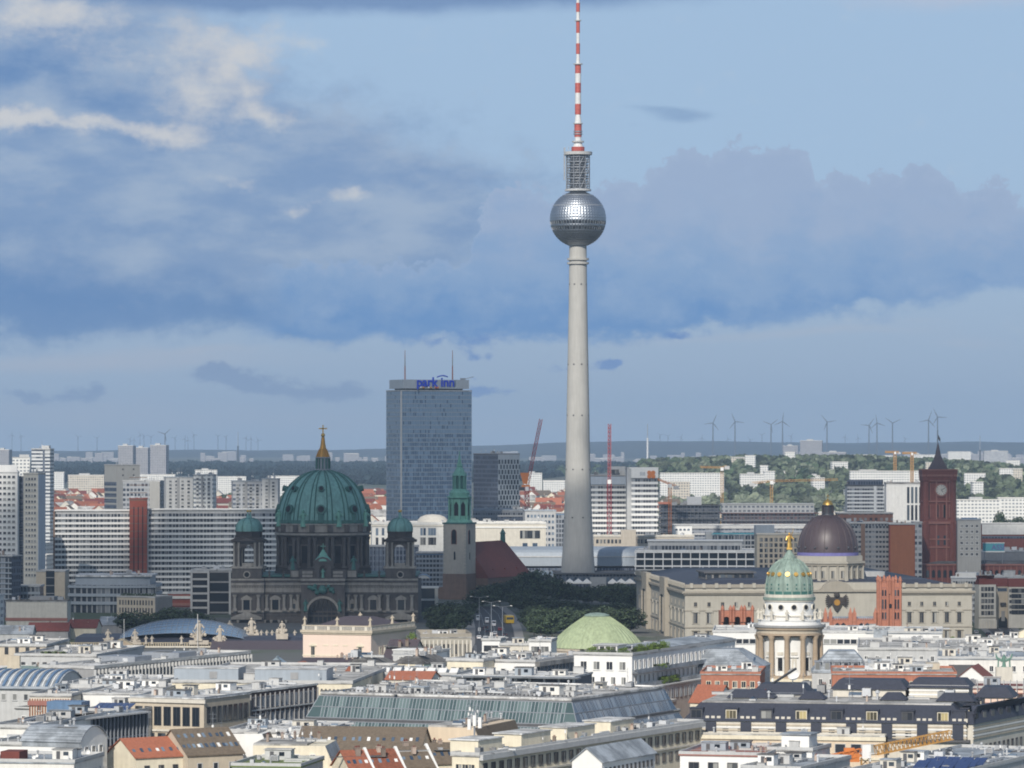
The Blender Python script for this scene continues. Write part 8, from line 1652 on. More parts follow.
def slope_windows(A, n, h, m='skylight', row=.5):
    for i in range(n):
        f = (i + .5) / n; y = A.d / 2 * row; z = A.h + h * row + .25; b = MB(); q = .3 + .25 * ((i * 37) % 10) / 10; e = ((i * 53) % 10 - 5) * .06; b.slabx([(y - q, z - q * .8), (y + q, z + q * .8), (y + q, z + q * .8 + .16), (y - q, z - q * .8 + .16)], A.w * f - .32 + e, A.w * f + .32 + e, 1 if i % 5 == 3 else 0); b.build('roof_window', ['blue_glass', 'clean_white'], A.o)
slope_windows(A, 7, 3.6, row=.3)
A = fore('tiled_house', 'house with long brown tiled roof and two rows of roof windows, lower left', 188, 243, 755.5, 17.2, 34, d=14, wall='beige_stone', roof=None); A.gable(5.0, 'brown_tiles', 'x', wall='beige_stone'); slope_windows(A, 13, 5.0, row=.3); slope_windows(A, 9, 5.0, row=.7)
def firewall(label, xl, xr, top, z, th, d, wall, roof, pitch=.25, drop=9.0, side=None, n=5):
    A = fore('firewall_house', label, xl, xr, top, z, th, side=side, d=d, wall=wall, roof=None); w, h = A.w, A.h
    b = MB(); b.slab([(0, h + .01), (w * (1 - pitch), h + .01), (w * (1 - pitch), h + .4), (0, h + .4)], .3, A.d); b.build('roof', 'gravel_roof', A.o)
    b = MB(); b.slab([(w + .01, h - drop), (w + drop * .42, h - drop), (w + .01, h)], 0, .5); b.build('gable_slope', wall, A.o); b = MB(); b.slab([(w + .02, h - drop), (w + drop * .42, h - drop), (w + .02, h - .1)], .52, A.d); b.build('tiled_slope', roof, A.o); A.zr = h + .4; A.units(int(xl), n, ('chimney', 'vent_pipe', 'skylight', 'antenna_mast'), (.6, 1)); return A
firewall('white fire wall house right of the brown tiled roof', 244, 262, 734, 21, -8, 16, 'clean_white', 'brown_tiles', n=4)
A = firewall('broad cream fire wall with slanted right edge, bottom left of centre', 253, 325, 746, 21, -5, 18, 'cream_plaster', 'zinc_roof', n=9); A.part('hatch', 'white_plaster', A.w * .28, A.w * .38, -.12, -.003, A.h - 7, A.h - 3.5)
A = fore('green_roof_house', 'low house with mossy green flat roof at the bottom', 232, 300, 768, 19, -10, bk=760, wall='light_grey', roof='green_roof', n=5)
A = fore('vent_house', 'flat roof crowded with white ventilation units above the cream fire wall', 225, 322, 734, 20.5, -10, bk=725, wall='clean_white', roof='pale_roof', n=26, kinds=('ventilation_unit', 'air_duct', 'vent_pipe', 'skylight'))
A = fore('long_tiled_house', 'long brown tiled roof with small roof windows below the glass mansard', 297, 420, 750, 18, -8, d=15, wall='beige_stone', roof=None); A.gable(4.2, 'brown_tiles', 'x', wall='beige_stone'); slope_windows(A, 15, 4.2, row=.4)
for k, (xl, xr, top, m, lab) in enumerate(((352, 372, 772, 'orange_tiles', 'terraced house with orange roof at the bottom edge, left of its twin'), (374, 403, 771, 'orange_tiles', 'terraced house with orange roof and white party wall at the bottom edge'), (406, 434, 768, 'brown_tiles', 'terraced house with brown roof between two white party walls, left one'), (437, 464, 764, 'brown_tiles', 'terraced house with brown roof between two white party walls, right one'))):
    A = fore('terraced_house', lab, xl, xr, top, 16.5, 22, d=13, wall='cream_plaster', roof=None); A.gable(3.8, m, 'x', wall='cream_plaster'); b = MB(); b.slabx([(-.8, A.h - .6), (A.d / 2, A.h + 4.5), (A.d + .8, A.h - .6)], A.w + .42, A.w + 1.0); b.build('party_wall', 'clean_white', A.o); slope_windows(A, 4, 3.8, row=.4); A.units(k, 2, ('chimney',), z=A.h + 2.6, m=3)
A = firewall('beige fire wall house with brown mansard slope below the glass roof', 428, 474, 728, 22, -18, 22, 'beige_wall', 'brown_tiles', side=515, n=10)
for i in range(6): b = MB(); y = 3 + i * 3.2; b.box(A.w + 2.2, A.w + 3.6, y, y + 1.2, A.h - 7, A.h - 4.4); b.build('dormer', 'zinc_roof', A.o)
# glass mansard block
A = fore('glass_mansard', 'large office with sloping green glass mansard front and blue glass right side', 322, 571, 701, 24, -24, side=662, wall='mid_grey', roof='gravel_roof', n=60, par=.3, pm='pale_roof')
A.units(77, 30, ('air_duct', 'ventilation_unit', 'air_duct', 'skylight', 'vent_pipe'), (.4, .9))
w, d, h = A.w, A.d, A.h; rn = random.Random(6)
for (z0, z1, o0, o1, nm) in ((h - 5.3, h - .3, 2.8, .5, 'upper_glazing'), (h - 9.4, h - 6.1, 4.9, 3.2, 'lower_glazing')):
    b = MB(); g = MB(); P = lambda f, a, z, o: (a, -o, z) if f == 'F' else (w + o, a, z)
    for f, L_, n, mi in (('F', w, 74, 1), ('R', d, 64, 2)):
        b = MB()
        for i in range(n):
            a0, a1 = L_ * i / n, L_ * (i + 1) / n
            if f == 'F': e0, e1 = a0 + (o0 if i == n - 1 and False else 0), a1
            x0b, x1b = (a0 - (o0 if i == 0 else 0), a1 + (o0 if i == n - 1 else 0)) if f == 'F' else (a0 - (o0 if i == 0 else 0), a1 + (o0 if i == n - 1 else 0))
            x0t, x1t = (a0 - (o1 if i == 0 else 0), a1 + (o1 if i == n - 1 else 0)); j = [rn.gauss(0, .02) for _ in range(4)]
            for q in range(2):
                m0, m1 = q / 2, (q + 1) / 2; l = lambda a, c, t: a + (c - a) * t
                pts_ = [P(f, l(x0b, x0t, m0) + .06, l(z0, z1, m0) + .05, l(o0, o1, m0) + j[0]), P(f, l(x1b, x1t, m0) - .06, l(z0, z1, m0) + .05, l(o0, o1, m0) + j[1]), P(f, l(x1b, x1t, m1) - .06, l(z0, z1, m1) - .05, l(o0, o1, m1) + j[2]), P(f, l(x0b, x0t, m1) + .06, l(z0, z1, m1) - .05, l(o0, o1, m1) + j[3])]
                b.add(pts_, [(0, 1, 2, 3)], mi)
            b.tube(P(f, x0b, z0, o0 - .05), P(f, x0t, z1, o1 - .05), .11, n=4)
        for t in (0, .5, 1): a, c = (-(o0 + (o1 - o0) * t), L_ + (o0 + (o1 - o0) * t)); b.tube(P(f, a, z0 + (z1 - z0) * t, o0 + (o1 - o0) * t), P(f, c, z0 + (z1 - z0) * t, o0 + (o1 - o0) * t), .13, n=4)
        b.build(nm, ['grey_metal', 'green_glass', 'blue_glass'], A.o)
    b = MB(); e = .35; b.prism([(-o0 + e, -o0 + e), (w + o0 - e, -o0 + e), (w + o0 - e, d - 1), (-o0 + e, d - 1)], z0, z1, 0, [(-o1 + e, -o1 + e), (w + o1 - e, -o1 + e), (w + o1 - e, d - 1), (-o1 + e, d - 1)]); b.build('inner_slope', 'mid_grey', A.o)
b = MB(); b.box(-3.1, w + 3.1, -3.1, d, h - 6.05, h - 5.4); b.build('gutter_ledge', 'dark_grey', A.o); b = MB(); b.box(-5.6, w + 5.6, -6, d, h - 10.4, h - 9.5); b.build('base_ledge', 'pale_stone', A.o)
A.rib('F', 60, h + .9, h + 1.3, 'dark_grey', .35, .3, name='gutter_bracket')
# centre row
for xl, xr, top, lab in ((342, 370, 666, 'beige fronted studio house with brown roof and green glass corner, left twin'), (392, 424, 664, 'beige fronted studio house with brown roof and green glass corner, right twin')):
    A = fore('studio_house', lab, xl, xr, top, 21, -20, d=20, wall='cream_plaster', roof=None); A.hip(2.0, 'bitumen_roof', .3, 3); A.part('glass_corner', 'green_glass', A.w + .01, A.w + 3.4, -.3, 12, A.h - 9, A.h - .2); A.rib('F', 5, A.h - 9, A.h - .2, 'beige_stone', .08, .06); A.units(int(xl), 4)
A = fore('brown_roof_house', 'house with purple brown pitched roof beside a white canopy', 384, 412, 658, 19, -14, d=16, wall='pale_stone', roof=None); A.gable(5, 'purple_tiles', 'x', wall='pale_stone'); A.units(5, 3, ('chimney',), z=A.h + 3)
A = fore('white_canopy', 'thin white canopy roof on posts right of the pink palace', 393, 440, 651, 22, -16, d=10, wall='light_grey', roof='clean_white', n=0, par=0)
A = fore('white_box', 'bright white cube of a roof storey beside the white canopy', 424, 436, 653, 22, -20, side=447, wall='clean_white', n=3)
A = fore('arcade_house', 'long stone house with arcaded side and parapet, below the dark trees', 421, 471, 638, 19, 4, bk=634, wall='sandstone', roof='gravel_roof', n=5, pm='sandstone_dark', par=1.2); A.win('F', 12, A.h - 6, A.h - 1.4, 1, 1.5, 3.6, 'sand'); A.rib('F', 12, A.h - 6.5, A.h - .8, 'pale_stone', .5, .4, name='pilaster')
for xl, xr, top, z, lab in ((482, 500, 641, 19, 'small white roof storey left of the boulevard end'), (500, 531, 646, 19, 'pale low house with planted roof before the boulevard'), (529, 551, 642, 21, 'white roof storey just left of the green dome')):
    A = fore('roof_storey', lab, xl, xr, top, z, -8, d=14, wall='clean_white' if 'white' in lab else 'pale_stone', n=4); A.win('F', 3, A.h - 4, A.h - .8, 1, 2, 2, 'dark')
A = fore('flat_house', 'beige flat roofed house with narrow windows left of the white terraced block', 447, 483, 662, 22.5, -20, d=40, wall='cream_plaster', n=14); A.win('F', 4, A.h - 5, A.h - 1.2, 1, 1.4, 3.0, 'dark')
A = fore('flat_house', 'white walled flat house with blue glazed right side, before the green dome', 483, 535, 663, 22, -22, side=585, wall='clean_white', n=24, roof='gravel_roof'); A.part('glazed_side', 'blue_glass', A.w + .01, A.w + .3, 2, A.d, A.h - 5.5, A.h - 1.2); A.rib('R', 14, A.h - 5.5, A.h - 1, 'light_grey', .2, .5); A.band('R', A.h - 1, A.h + .3, 'gravel_roof', 'roof_edge', 1.4)
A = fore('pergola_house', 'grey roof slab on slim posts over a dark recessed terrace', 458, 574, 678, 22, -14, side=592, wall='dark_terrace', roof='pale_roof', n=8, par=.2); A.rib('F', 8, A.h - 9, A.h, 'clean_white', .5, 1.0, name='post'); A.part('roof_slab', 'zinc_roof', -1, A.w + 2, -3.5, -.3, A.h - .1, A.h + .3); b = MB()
for i, f in enumerate((.06, .2, .42, .6)): b = MB(); b.box(A.w * f, A.w * f + 4.2, -1.6, -.1, A.h - 8, A.h - 3.6); b.build('white_cabin', 'clean_white', A.o)

A = fore('red_hall', 'low hall with flat orange tiled roof among grey roofs', 386, 430, 680, 20, -10, d=14, wall='pale_stone', roof=None); A.gable(1.8, 'orange_tiles', 'x')
A = fore('skylight_hall', 'grey hall with a row of white skylight strips', 376, 456, 676, 20, -12, bk=670, wall='light_grey', roof='zinc_roof', n=5)
for i in range(7): b = MB(); x = A.w * (i + .2) / 7; b.slabx([(2, A.h + .4), (5, A.h + 1.9), (8, A.h + .4)], x, x + A.w * .1); b.build('skylight_strip', 'clean_white', A.o)
A = fore('pyramid_house', 'small house with orange pyramid roof beside the metal roof box', 340, 356, 680, 19, -10, d=12, wall='pale_stone', roof=None); A.hip(3.6, 'orange_tiles', .3)
A = fore('pyramid_house', 'small house with low orange roof left of the studio houses', 287, 307, 671, 19, -10, d=12, wall='pale_stone', roof=None); A.hip(2.4, 'orange_tiles', .3)
A = fore('glass_lantern', 'small grey glazed roof lantern below the dark wing of the arsenal', 259, 288, 671, 18, -8, d=12, wall='light_grey', roof=None); A.hip(4.0, 'glass_ribs', .2, 4.5)
A = fore('palace_service', 'dark roofed service range with chimneys at the foot of the pink palace', 300, 392, 664, 18, -8, d=14, wall='cream_plaster', roof=None); A.gable(1.2, 'purple_tiles', 'x', wall='cream_plaster'); A.units(4, 5, ('chimney',), z=A.h + .8, m=4)
# white terraced block
A = fore('terraced_block', 'white block stepping back in planted terraces below the green dome', 574, 632, 656, 25, -21, side=735, wall='clean_white', roof='gravel_roof', n=10); w, d, h = A.w, A.d, A.h
A.win('F', 4, h - 4.6, h - .9, 1, 2.0, 2.4, 'white', 1, w * .95); A.win('F', 5, h - 8.6, h - 5.2, 1, 1.5, 2.2, 'white'); A.win('R', 24, h - 4.2, h - .8, 1, 1.6, 2.5, 'white'); A.win('R', 24, h - 8.3, h - 5, 1, 1.6, 2.3, 'white')
b = MB(); b.box(-3, w + 3.2, -3.4, d, 0, h - 9.3); b.build('lower_storeys', 'white_plaster', A.o); b = MB(); b.box(-3.3, w + 3.5, -3.7, d, h - 9.29, h - 8.9); b.build('terrace_slab', 'light_grey', A.o)
s_w, s_o, s_d = A.w, A.o, A.d
for i in range(7): inst(window_mesh(1.8, 2.6, 'dark'), 'window', A.o, (-2 + (w + 4) * (i + .5) / 7, -3.4, h - 13))
for i in range(24): inst(window_mesh(1.6, 2.8, 'blue'), 'window', A.o, (w + 3.2, d * (i + .5) / 24, h - 13), math.pi / 2)
for zz in (h - 4.9, h - 9.0): b = MB(); b.box(w + .01, w + 1.6, 0, d, zz, zz + .35); b.box(w + 1.45, w + 1.6, 0, d, zz + .36, zz + 1.2); b.build('balcony', 'zinc_roof', A.o)
b = MB(); b.box(w * .2, w * .62, 6, 14, h + .35, h + 2.5); pe = b.build('penthouse', 'clean_white', A.o); b = MB(); b.box(w * .18, w * .65, 5.6, 14.4, h + 2.51, h + 2.7); b.build('penthouse_roof', 'light_grey', pe)
for i in range(4): inst(window_mesh(1.3, 1.7, 'dark'), 'window', pe, (w * (.26 + .1 * i), 6, h + .5))
b = MB(); b.box(w * .2, w - 1, 34, d - 2, h + .35, h + 1.0); b.prism([(w * .1, 33), (w - .3, 33), (w - .3, d), (w * .1, d)], h + 1.01, h + 1.9, 0, [(w * .4, 38), (w * .7, 38), (w * .7, d - 4), (w * .4, d - 4)]); b.build('metal_roof', 'zinc_roof', A.o); A.rail(h + .3, 1.0)
def shrubs(A, spots, label='roof_plant'):
    for i, (x, y, z, q) in enumerate(spots): inst(LEAF['bright' if i % 3 else 'mid'][i % 3][0], label, A.o, (x, y, z + q * .5), i, (q, q, q * .8))
shrubs(PLANT, [(PLANT.w * (.3 + .03 * i), 3 + (i % 3), PLANT.h + .3, .9) for i in range(10)])
shrubs(A, [(w * .1 + i * w * .09, 2.2 + (i % 2), h + .3, 1.0 + .3 * (i % 3)) for i in range(9)] + [(w - 1.5, 6 + i * 3.2, h + .3, 1.2 + .4 * (i % 3)) for i in range(9)] + [(w + .9, 18 + i * 3, h - 4.5, 1.1) for i in range(4)] + [(w + 1.0, 22 + i * 2.6, h - 8.7, 1.5) for i in range(6)])
A = fore('zinc_house', 'grey zinc roofed house behind the white terraced block', 676, 758, 668, 19, -12, d=24, wall='light_grey', roof=None); A.hip(5, 'zinc_roof', .3, 7); slope_windows(A, 8, 5, row=.4)
A = fore('white_range', 'long white range with window rows behind the column tower', 713, 880, 633, 18.5, -4, bk=628, wall='clean_white', roof='pale_roof', n=14); A.win('F', 24, A.h - 4.6, A.h - 1.2, 1, 2.2, 1.7, 'plain')
A = fore('white_range', 'white roof storey with blue grey bay right of the column tower', 866, 942, 634, 20, -6, bk=629, wall='clean_white', roof='zinc_roof', n=14); A.win('F', 8, A.h - 4.4, A.h - 1, 1, 2.2, 2.4, 'dark'); A.part('bay', 'zinc_roof', A.w * .1, A.w * .28, -2, -.01, A.h - 6, A.h + 1.5)
A = fore('dormer_house', 'grey zinc mansard house with paired dormers right of the column tower', 812, 872, 673, 16, -4, d=22, wall='light_grey', roof=None); A.hip(6.2, 'zinc_roof', .3, 5)
for i in range(6): b = MB(); x = A.w * (i + .6) / 6.3; b.box(x - .9, x + .9, .5, 4, A.h + .6, A.h + 3.2); b.box(x - 1.1, x + 1.1, .2, 4.4, A.h + 3.21, A.h + 3.5); dm = b.build('dormer', 'grey_metal', A.o); b = MB(); b.box(x - .6, x + .6, .38, .496, A.h + 1, A.h + 2.9); b.build('pane', 'window_glass', dm)
A = fore('brick_house', 'orange brick house with arched window left of the column tower base', 701, 760, 675, 19.5, -6, bk=669, wall='orange_brick', n=5, pm='orange_brick'); A.win('F', 6, A.h - 4.2, A.h - 1, 1, 1.4, 1.9, 'cream'); A.win('F', 5, A.h - 8.4, A.h - 5, 1, 1.8, 2.2, 'dark')
A = fore('brick_house', 'long orange brick house with paired windows right of the column tower', 832, 956, 675, 19, -4, bk=669, wall='orange_brick', n=10, pm='orange_brick'); A.win('F', 13, A.h - 4.4, A.h - 1, 1, 1.4, 2.0, 'cream')
A = fore('red_roof_house', 'small red tiled roof squeezed beside the blue glass slope', 690, 716, 703, 17, -20, d=16, wall='cream_plaster', roof=None); A.gable(4, 'orange_tiles', 'x')
A = fore('white_wall_house', 'long bright white roof wall in front of the orange brick house', 866, 932, 667, 20, -3, bk=662, wall='clean_white', roof='pale_roof', n=12); A.part('stair_head', 'beige_stone', A.w * .92, A.w * 1.12, 0, 8, A.h - 6, A.h + 1)
A = fore('white_wall_house', 'white parapet house with dark canopy at the right', 938, 1045, 660, 21, -6, bk=652, wall='white_plaster', roof='zinc_roof', n=26); A.part('dark_canopy', 'dark_grey', A.w * .1, A.w * .4, -3, -.01, A.h - 5, A.h - 1.5)
A = fore('white_wall_house', 'flat grey roofs with white edges before the palace right end', 858, 1040, 651, 19, -5, bk=641, wall='light_grey', roof='gravel_roof', n=40)
A = fore('gable_house', 'cream house with low pitched roof at the right edge', 1010, 1050, 636, 19, -14, d=16, wall='cream_plaster', roof=None); A.gable(3, 'gravel_roof', 'y', wall='cream_plaster'); A.win('F', 2, A.h - 4, A.h - 1, 1, 1.4, 1.6, 'dark')
A = fore('grey_roof_house', 'flat grey roof with long skylight at the right edge', 985, 1050, 646, 18, -8, bk=638, wall='light_grey', roof='gravel_roof', n=12)
A = fore('red_shed', 'small dark red roofed house under a black canopy', 958, 985, 678, 19, -14, d=14, wall='clean_white', roof=None); A.gable(3, 'townhall_brick', 'y', wall='clean_white')
A = fore('scaffold_house', 'house wrapped in reddish scaffolding at the right', 958, 1050, 690, 20, -10, d=22, wall='pink_plaster', roof='red_tiles', n=4)
for k in range(4): A.part('scaffold_deck', 'townhall_trim', 0, A.w, -1.6, -.3, A.h - 1 - k * 2.6, A.h - .8 - k * 2.6)
A.rib('F', 14, A.h - 11, A.h + 2.5, 'light_grey', .16, 1.6, name='scaffold_pole')
o = thing('rooftop_sculpture', 'green bronze sculpture group on the roof edge at right', 'sculpture', (PX(1004, 1130), 1130, 0)); b = MB(); z0 = PZ(667, 1130); b.box(-2.2, 2.2, -1, 1, 0, z0); b.build('plinth', 'pale_stone', o); b = MB(); b.figure(0, 0, z0, 3.4)
for sx in (-1, 1): b.tube((sx * .4, 0, z0 + 1.6), (sx * 1.9, 0, z0 + 2.4), .4, .3, 6); b.tube((sx * 1.9, 0, z0 + 2.4), (sx * 2.2, 0, z0 + 3.6), .28, .15, 6); b.tube((sx * 1.6, 0, z0), (sx * 1.5, 0, z0 + 2.2), .2, n=5)
b.build('figures', 'bronze_green', o)
# dark mansard block with banded stone attic
A = fore('mansard_block', 'long block with dark slate mansard, lit dormers and striped pale attic', 684, 966, 724, 21.3, -11, wall='pale_stone', roof=None, d=58); w, d, h = A.w, A.d, A.h
A.hip(3.9, 'slate_roof', .4, 3.2); zr = A.zr; A.inset = 3.2
b = MB(); b.box(3.6, w - 3.6, 3.6, d - 3.6, zr + .004, zr + .3); b.build('roof_deck', 'gravel_roof', A.o); A.zr = zr + .3; A.units(41, 34, m=5)
for f, L_ in (('F', w), ('R', d)):
    for k in range(5): A.band(f, h - 3.4 + k * .62, h - 3.1 + k * .62, 'clean_white' if k % 2 else 'beige_stone', 'stone_course', .18)
    A.band(f, h - 4.1, h - 3.6, 'dark_grey', 'ledge', .9); n = int(L_ / 7.6)
    for i in range(n):
        a = L_ * (i + .35) / n; loc, rz = A._place(f, a, 0); b = MB(); b.box(-1.5, 1.5, .3, 3, h + .35, h + 2.7); b.box(-1.6, 1.6, .1, 3.2, h + 2.71, h + 2.95); dm = b.build('dormer', 'slate_roof', A.o, loc, rz); inst(window_mesh(2.5, 2.0, 'warm' if i % 2 else 'dark'), 'window', dm, (0, .28, h + .5))
        b = MB(); b.box(2.2, 4.6, -.5, -.22, h - 3.5, h - .2); b.build('slate_panel', 'slate_roof', A.o, loc, rz)
        for q in (2.1, 3.4, 4.7): b = MB(); b.box(q, q + .8, .15, 1.2, h + .3, h + 1.1); b.build('roof_light', 'pale_stone', A.o, loc, rz)
def penthouse(x0, x1, y0, y1, hh, roof_h, m='slate_roof', ov=.6):
    b = MB(); b.box(x0, x1, y0, y1, A.zr + .01, A.zr + hh); p = b.build('penthouse', 'pale_stone', A.o)
    for k in range(3 if hh > 2 else 0): b = MB(); b.box(x0 - .12, x1 + .12, y0 - .12, y0 - .003, A.zr + .5 + k * 1.0, A.zr + .9 + k * 1.0); b.build('stone_course', 'clean_white', p)
    b = MB(); i = roof_h * .6; b.prism([(x0 - ov, y0 - ov), (x1 + ov, y0 - ov), (x1 + ov, y1 + ov), (x0 - ov, y1 + ov)], A.zr + hh + .003, A.zr + hh + roof_h, 0, [(x0 + i, y0 + i), (x1 - i, y0 + i), (x1 - i, y1 - i), (x0 + i, y1 - i)]); b.build('penthouse_roof', m, p)
for a, c, y0, hh, rh in ((716, 770, 24, .6, 3.2), (793, 866, 26, 2.2, 2.9), (870, 929, 26, 2.9, 2.6), (940, 976, 24, .4, 3.2), (708, 752, 14, .3, 2.4), (784, 806, 12, .3, 2.2), (866, 888, 12, .3, 2.2), (926, 960, 10, .3, 2.4)):
    k = (A.Y + y0) / F; x0 = A.x(a) * (A.Y + y0) / A.Y; x0, x1 = (a - CX) * k - A.o.location.x + y0 * .2, (c - CX) * k - A.o.location.x + y0 * .2; penthouse(x0, x1, y0, y0 + (12 if y0 > 20 else 5), hh * .8, rh * .72)
inst(CL['satellite_dish'], 'satellite_dish', A.o, ((749 - CX) * (A.Y + 34) / F - A.o.location.x + 5, 30, A.zr + 2.6), .3, (1.9, 1.9, 1.9)); b = MB(); b.tube((A.x(757), 28, A.zr + 2.5), (A.x(784), 26, A.zr + 6.4), .3, n=5); b.build('boom', 'dark_metal', A.o)
W_ = fore('mansard_wing', 'slate mansard wing receding from the striped block corner at the right edge', 966.5, 973, 724.3, 21.2, -25, side=1045, wall='pale_stone', roof=None); W_.hip(3.9, 'slate_roof', .4, 3.2, inx=1.5); W_.win('R', 16, W_.h - 7.5, W_.h - 4.4, 1, 1.6, 2.2, 'dark')
for k in range(5): W_.band('R', W_.h - 3.4 + k * .62, W_.h - 3.1 + k * .62, 'clean_white' if k % 2 else 'beige_stone', 'stone_course', .18)
for i in range(9): b = MB(); a = W_.d * (i + .5) / 9; b.box(W_.w - 2.6, W_.w - .2, a - 1.3, a + 1.3, W_.h + .4, W_.h + 2.6); dm = b.build('dormer', 'slate_roof', W_.o); b = MB(); b.box(W_.w - .196, W_.w - .1, a - 1, a + 1, W_.h + .7, W_.h + 2.3); b.build('pane', 'window_glass', dm)
# nearest row
A = fore('penthouse_row', 'long cream block with white roof cabins along its receding side', 452, 479, 757, 21, -26, side=702, wall='cream_plaster', roof='gravel_roof', n=26, pm='light_grey'); w, d, h = A.w, A.d, A.h
A.win('R', 30, h - 4.2, h - .8, 1, 1.9, 2.3, 'dark'); A.win('R', 30, h - 7.8, h - 4.6, 1, 1.9, 2.1, 'dark'); A.band('R', h - .7, h + .4, 'light_grey', 'roof_edge', .9); A.band('R', h - 4.6, h - 4.2, 'pale_stone', 'cornice', .4); A.win('F', 3, h - 4.2, h - .8, 1, 1.6, 2.2, 'cream')
for y0, y1 in ((4, 15), (24, 38), (46, 60), (68, 80)): b = MB(); b.box(w - 8.5, w - 2.2, y0, y1, h + .35, h + 2.9); c = b.build('roof_cabin', 'cream_plaster', A.o); b = MB(); b.box(w - 8.8, w - 1.9, y0 - .3, y1 + .3, h + 2.91, h + 3.15); b.build('cabin_roof', 'pale_roof', c)
b = MB(); b.tube((w - 9, 16, h), (w - 9, 16, h + 8), .18, n=6)
for dx_, dz_ in ((-1.4, 5.8), (-.2, 6.6), (1.0, 6.2)): b.box(w - 9 + dx_, w - 9 + dx_ + .7, 15.6, 16, h + dz_ - 1.6, h + dz_ + .6, 1)
b.build('antenna_group', ['grey_metal', 'clean_white'], A.o)
A = fore('round_window_house', 'white house with grey pitched roof and small round topped windows, bottom centre', 572, 602, 762, 20, -24, side=655, wall='clean_white', roof=None); A.gable(2.6, 'zinc_roof', 'y', wall='clean_white'); A.win('R', 12, A.h - 3, A.h - .8, 1, .9, 1.3, 'dark')
A = fore('cream_office', 'long cream office with ribbon windows and tan lower storeys, bottom right', 640, 884, 737, 18.5, -11, d=3.2, wall='beige_wall', roof='gravel_roof', n=2, pm='pale_stone', par=.2); A.win('F', 15, A.h - 4.2, A.h - 1.0, 1, -.7, 2.1, 'plain'); A.band('F', A.h - .9, A.h - .02, 'cream_plaster', 'cornice', .4); A.win('F', 10, A.h - 9.5, A.h - 6.2, 1, -.6, 2.4, 'dark'); A.band('F', A.h - 5.2, A.h - 4.6, 'cream_plaster', 'cornice', .3)
A = fore('white_cabin_house', 'white rooftop house with two small windows, bottom right', 766, 812, 752, 20.5, -20, side=830, wall='clean_white', n=9); A.win('F', 2, A.h - 2.8, A.h - .6, 1, 1.1, 1.2, 'dark', A.w * .3, A.w * .8); A.part('upper_cabin', 'clean_white', A.w * .25, A.w * .85, 3, 9, A.h + .35, A.h + 3.2); A.part('cabin_roof', 'zinc_roof', A.w * .22, A.w * .9, 2.6, 9.4, A.h + 3.21, A.h + 3.5)
A = fore('red_terrace', 'white terrace house with reddish awning roof at the bottom', 680, 766, 757, 20, -14, bk=748, wall='clean_white', roof='townhall_trim', n=12, kinds=('vent_pipe', 'chimney')); A.win('F', 4, A.h - 4, A.h - .9, 1, 2.2, 2.4, 'dark'); A.rail()
A = fore('grey_ridge_house', 'grey metal roofed row with dark windows along the bottom edge', 742, 800, 771, 19, -22, side=850, wall='white_plaster', roof='zinc_roof', n=8); A.win('R', 6, A.h - 3.6, A.h - 1, 1, 1.6, 1.8, 'dark')
A = fore('solar_hall', 'wide grey roof with blue solar panels and pipes at the bottom right corner', 850, 955, 776, 18.5, -24, side=1060, wall='light_grey', roof='zinc_roof', n=44, pm='light_grey', kinds=('ventilation_unit', 'vent_pipe', 'skylight', 'air_duct', 'vent_pipe'))
for i in range(12): b = MB(); x, y = A.w * (.50 + .13 * (i % 4)), 6 + 5.4 * (i // 4); b.slabx([(y, A.h + .6), (y + 4.2, A.h + 2.0), (y + 4.2, A.h + 2.15), (y, A.h + .75)], x, x + A.w * .115); b.build('solar_panel', 'solar_blue', A.o)
A = fore('white_gable_house', 'white gable end house at the bottom edge beside the solar roof', 890, 942, 772, 16.5, -10, d=12, wall='clean_white', roof=None); A.gable(3.4, 'zinc_roof', 'y', wall='clean_white')
# dismantled orange crane resting over the roofs
Y = 872.0; o = thing('lattice_crane', 'orange lattice crane lying over the roofs with white cab', 'crane', (PX(866, Y), Y, PZ(756, Y))); b = MB(); lattice(b, (2, 0, 1.2), (PX(953, Y) - PX(866, Y), 3, 4.2), 1.9, 18, .13); b.build('jib', 'crane_yellow', o); b = MB(); lattice(b, (-1, 0, .8), (-9.5, -1, -.9), 1.5, 7, .12); b.build('counter_jib', 'crane_orange', o); b = MB(); b.box(-.9, .9, -1.6, -.3, -.4, 2.4); b.build('cab', 'clean_white', o); b = MB(); b.box(-5.5, -1.4, -.9, .9, -1.2, .6); b.box(-4.6, -2.4, -.7, .7, .61, 1.7); b.build('winch_deck', 'crane_orange', o); b = MB(); lattice(b, (0, .8, -14), (0, .8, -.5), 1.8, 8, .14); b.build('mast', 'crane_yellow', o)
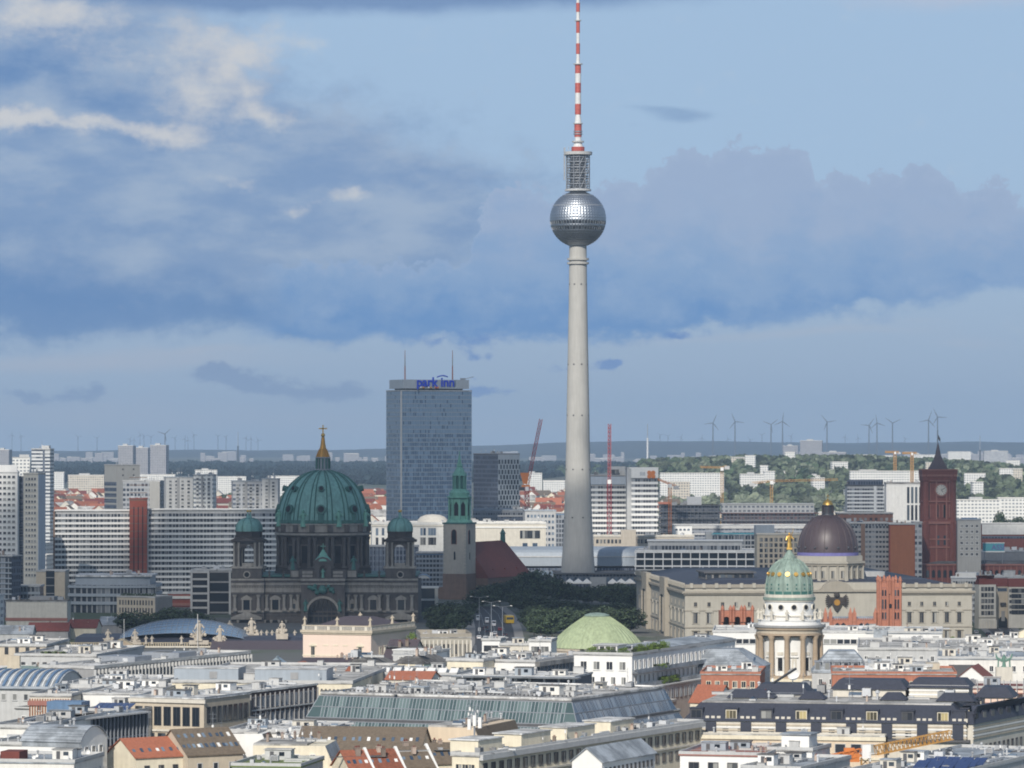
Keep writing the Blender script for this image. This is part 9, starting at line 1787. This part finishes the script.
# infill behind and between
rn = random.Random(21); G = 'low flat roofed yard buildings wedged among the rooftops'
for i in range(46):
    px = rn.uniform(-10, 1010); top = rn.uniform(652, 760); w_ = rn.uniform(26, 60)
    A = B('yard_building', 'low grey flat roofed yard building wedged among the rooftops', 'building', px, px + w_, top + 18, z=rn.uniform(11, 14), th=-24 + rn.uniform(-2, 2), d=rn.uniform(14, 26), group=G); A.body(rn.choice(('white_plaster', 'light_grey', 'pale_stone'))); A.flat(rn.choice(('gravel_roof', 'bitumen_roof', 'pale_roof', 'zinc_roof')), .4); A.units(i, 5); A.win('F', max(2, int(A.w / 3.2)), A.h - 4, A.h - 1, 1, 1.4, 1.8, rn.choice(('white', 'dark', 'plain'))); A.win('R', max(2, int(A.d / 3.6)), A.h - 4, A.h - 1, 1, 1.4, 1.8, 'plain')

# the city goes on beyond both edges of the view
for i in range(44):
    Y = rn.uniform(1150, 4200); px = rn.choice((rn.uniform(-190, -50), rn.uniform(1045, 1170))); h = rn.uniform(13, 21); w = rn.uniform(18, 36) * F / Y
    A = B('city_block', 'low pale city block seen between the taller buildings', 'apartment block', px, px + w, HY + (CZ - h) * F / Y, Y, th=rn.uniform(-24, 10), d=rn.uniform(16, 40), group=G3); A.body(rn.choice(('far_white', 'office_grid', 'far_beige', 'cream_rows'))); A.flat(rn.choice(('gravel_roof', 'pale_roof'))); A.units(i, 4)
for i in range(26): px = rn.choice((rn.uniform(-190, -40), rn.uniform(1050, 1180))); Y = rn.uniform(1300, 3600); tree('roadside_tree', 'green tree among the blocks at the edge of the view', 'mid', PX(px, Y), Y, 0, rn.uniform(11, 16), rn.uniform(5, 8), 'trees among the blocks at the edge of the view')
# ordinary windows on the walls that got none above, as far as they can be seen
for A in ALL:
    if getattr(A, 'auto', False) and A.nw == 0:
        for f, L_ in (('F', A.w), ('R', A.d)): A.win(f, max(2, int(L_ / 3.4)), A.h - 4.1, A.h - 1.0, 1, 1.3, 1.8, ('white', 'dark', 'plain')[int(A.w * 7) % 3])
    A.done()
